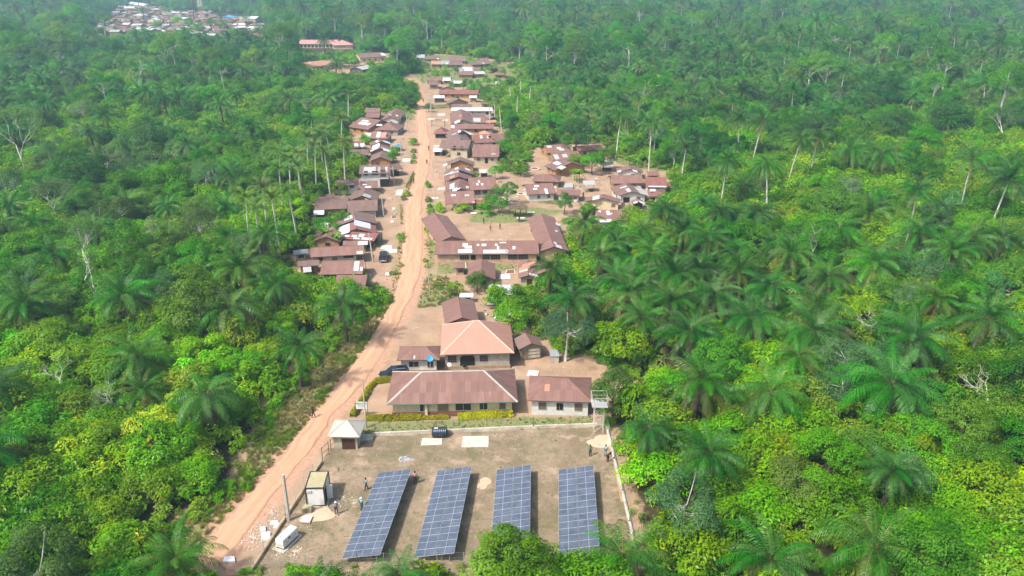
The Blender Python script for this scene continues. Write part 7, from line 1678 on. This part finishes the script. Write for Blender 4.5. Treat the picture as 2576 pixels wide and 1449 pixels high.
for k in FN:
    R_ = [t for t in REST if t['k'] == k]
    if k == 'oil': scatter(FN[k], OILF, [((6 + rg.randrange(3)) if (t['px'] > 1250 and rg.random() < .16) else (min(5, max(0, int((t['hh'] - 4) / 2))) if rg.random() < .8 else rg.randrange(6)), t['x'], t['y'], t['z'], t['s'], t['r']) for t in R_])
    elif k == 'coco': scatter(FN[k], COCF, [(rg.randrange(4), t['x'], t['y'], t['z'], t['s'], t['r']) for t in R_])
    else: n = len(KINDS[k]['far']); scatter(FN[k], KINDS[k]['far'], [(t['v'] % n, t['x'], t['y'], t['z'], t['s'], t['r']) for t in R_])
bl_, sh_ = KINDS['bush']['far'], KINDS['shrub']['far']
scatter("undergrowth", bl_ + sh_, [((rg.randrange(4) if a == 'bush' else 4 + rg.randrange(4)), b_, c, float(terrain_z(b_, c)) if c > 420 else 0., d, rg.uniform(0, 6.28)) for a, b_, c, d in UND])

# grass, weeds and small bushes on the verges and round the houses
def tuft_mesh(seed, mat, n=46, h=.42, spread=.28):
    rs = NR(seed); a = rs.rand(n) * 6.28; r = rs.rand(n) * spread; V, Fs = [], []
    for i in range(n):
        x, y = math.cos(a[i]) * r[i], math.sin(a[i]) * r[i]; l = h * (.5 + rs.rand()); o_ = rs.rand() * 6.28; w = .022; bx, by = math.cos(o_) * l * .45, math.sin(o_) * l * .45; k = len(V)
        V += [(x - w, y, -.03), (x + w, y, -.03), (x + bx * .6 + w * .6, y + by * .6, l * .7), (x + bx, y + by, l)]; Fs.append((k, k + 1, k + 2, k + 3))
    return mkmesh("tuft", V, Fs, M[mat], tint=np.repeat(rs.rand(n), 4))
TUFT = [tuft_mesh(i, 'weed') for i in range(3)] + [tuft_mesh(9 + i, 'dryweed') for i in range(3)]
WALLED = [(h['c'].x, h['c'].y, max(h['W'], h['D']) / 2) for h in HOUSES]
def inside_pts(poly, n, seed, pix=True):
    q = g2(poly) if pix else poly; rs = NR(seed); x0, x1 = min(a for a, _ in q), max(a for a, _ in q); y0, y1 = min(b for _, b in q), max(b for _, b in q); X, Y = x0 + rs.rand(n) * (x1 - x0), y0 + rs.rand(n) * (y1 - y0); m_ = inpoly(X, Y, q); X, Y = X[m_], Y[m_]
    m_ = polydist(X, Y, ROADPOLY) < -.3; return X[m_], Y[m_]
pts = []
for gi_, poly in enumerate(GRASSY):
    n = {0: 12000, 1: 800, 5: 260, 4: 300, 2: 300}.get(gi_, 700); X, Y = inside_pts(poly, n, 50 + gi_); v = vnoise(X, Y, 4)
    pts += [((rg.randrange(3) if v_ > (.45 if gi_ in (0, 1) else .62) else 3 + rg.randrange(3)), a, b_, 0.0, rg.uniform(.5, 1.2) * (1 if gi_ in (0, 2) else .45), rg.uniform(0, 6.28)) for a, b_, v_ in zip(X, Y, v) if rg.random() < .35 + v_]
X, Y = inside_pts(YARD, 3600, 5); v = vnoise(X, Y, 5); pts += [((3 + rg.randrange(3) if rg.random() < .86 else rg.randrange(3)), a, b_, .06, rg.uniform(.10, .20), rg.uniform(0, 6.28)) for a, b_, v_ in zip(X, Y, v) if v_ > .42]
X, Y = inside_pts(CLEAR_V, 6000, 7); v = vnoise(X, Y, 6); pts += [((3 + rg.randrange(3) if rg.random() < .6 else rg.randrange(3)), a, b_, 0., rg.uniform(.2, .6), rg.uniform(0, 6.28)) for a, b_, v_ in zip(X, Y, v) if v_ > .66 and all((a - q[0]) ** 2 + (b_ - q[1]) ** 2 > q[2] ** 2 * .7 for q in WALLED if abs(q[1] - b_) < 16)]
scatter("grass", TUFT, pts)
pts = []
X, Y = inside_pts(GRASSY[0], 2600, 77); de = polydist(X, Y, WCL[0]); v = vnoise(X, Y, 5)
for a, b_, d_, v_ in zip(X, Y, de, v):
    if rg.random() < np.clip(1.0 - d_ / 4.0, .03, 1) * (.5 if b_ < 96 else 1) and v_ > .3: pts.append((rg.randrange(8), a, b_, -.05, rg.uniform(.25, .7) * (1.0 if d_ < 3 else .6), rg.uniform(0, 6.28)))
for poly, n in ((GRASSY[2], 8), (GRASSY[3], 22), (GRASSY[6], 26), (GRASSY[9], 120), (GRASSY[12], 160), (GRASSY[10], 40)):
    X, Y = inside_pts(poly, n, n); pts += [(rg.randrange(8), a, b_, -.05, rg.uniform(.2, .6), rg.uniform(0, 6.28)) for a, b_ in zip(X, Y)]
edge = WCL[0]
for i in range(len(edge)):      # a ragged fringe where the clearing meets the trees
    a, b_ = edge[i], edge[(i + 1) % len(edge)]; L = math.hypot(b_[0] - a[0], b_[1] - a[1])
    for _ in range(int(L / 1.4)):
        t = rg.random(); x, y = a[0] + (b_[0] - a[0]) * t + rg.gauss(0, .9), a[1] + (b_[1] - a[1]) * t + rg.gauss(0, .9)
        if y > 66 and min(abs(x - q[0]) + abs(y - q[1]) for q in WALLED) > 3.5: pts.append((rg.randrange(8), x, y, -.05, rg.uniform(.3, .95) * (.6 if y < 110 else 1), rg.uniform(0, 6.28)))
scatter("verge_bushes", KINDS['shrub']['near'] and [q for q in sh_ + bl_], pts)

# hedges
def hedge(path, w, h, n, label, mat='hedge'):
    q = [G(*p) for p in path]; rs = NR(len(label)); P_, N_ = [], []
    seg = [(a, b_, (b_ - a).length) for a, b_ in zip(q[:-1], q[1:])]; tot = sum(s_[2] for s_ in seg)
    for a, b_, L in seg:
        k = int(n * L / tot); t = rs.rand(k, 1); base = np.array(a)[None] + (np.array(b_) - np.array(a))[None] * t; ang = rs.rand(k) * math.pi; e = (b_ - a).normalized(); s_ = np.array([-e.y, e.x, 0])
        lump = (.8 + .4 * vnoise(base[:, 0], base[:, 1], .8)); bare = vnoise(base[:, 0] + 7, base[:, 1], 1.6); keep = (bare > .3) | (rs.rand(k) < .4)
        off = s_[None] * (np.cos(ang) * w / 2 * lump)[:, None] + np.array([0, 0, 1])[None] * (.12 + np.sin(ang) * h * lump * (.55 + .45 * rs.rand(k)))[:, None]
        P_.append((base + off)[keep]); N_.append((s_[None] * np.cos(ang)[:, None] + np.array([0, 0, 1])[None] * (.4 + np.sin(ang))[:, None] + rs.randn(k, 3) * .4)[keep])
    p_, n_ = np.concatenate(P_), np.concatenate(N_); o0 = np.array(q[0]); V, Fq = leaves(rs, p_ - o0, n_, .17, .6); root = thing("hedge", label, "hedge", tuple(o0), 0)
    obj("foliage", mkmesh("foliage", V, Fq, M[mat], tint=np.repeat(rs.rand(len(p_)), 4)), root)
    for i, (a, b_, L) in enumerate(seg):
        b = MB()
        for k in range(int(L / .5)): c = a + (b_ - a) * ((k + .5) / max(1, int(L / .5))) - q[0]; b.bar((c.x, c.y, -.05), (c.x + .05, c.y, h * .7), .05, M['bark'])
        if b.V: b.build("stems", root)
hedge([(918,1056),(1000,1056),(1060,1054)], .8, .75, 5200, "straggly yellow-green hedge below the long maroon hall, left half")
hedge([(1062,1054),(1100,1053),(1128,1052)], .55, .5, 1300, "low sparse gap in the yellow hedge in front of the hall door")
hedge([(1152,1053),(1220,1050),(1290,1047)], .95, .85, 7000, "bright yellow clipped hedge below the right end of the maroon hall")
hedge([(886,1050),(905,1022),(917,1002),(928,980),(942,965)], .9, .75, 5200, "yellow-green hedge running up beside the road past the notice board")
hedge([(944,964),(970,960),(1000,958)], .8, .8, 3200, "short yellow hedge in front of the black off-road car")

# ------------------------------------------------------------------ haze
def haze(dens):
    m, nt, o = newmat("haze"); v = N(nt, "ShaderNodeVolumePrincipled"); v.inputs["Color"].default_value = (0.52, 0.86, 1.0, 1); v.inputs["Density"].default_value = dens; v.inputs["Anisotropy"].default_value = 0.2
    nt.links.new(v.outputs[0], o.inputs["Volume"]); b = MB(); b.box((0, 2450, 28), (6000, 5300, 80), m); o_ = tag(b.build("haze"), kind='stuff')
haze(0.00029)
print("objects", len(bpy.data.objects), "one", len(ONE), "rest", len(REST), "und", len(UND))
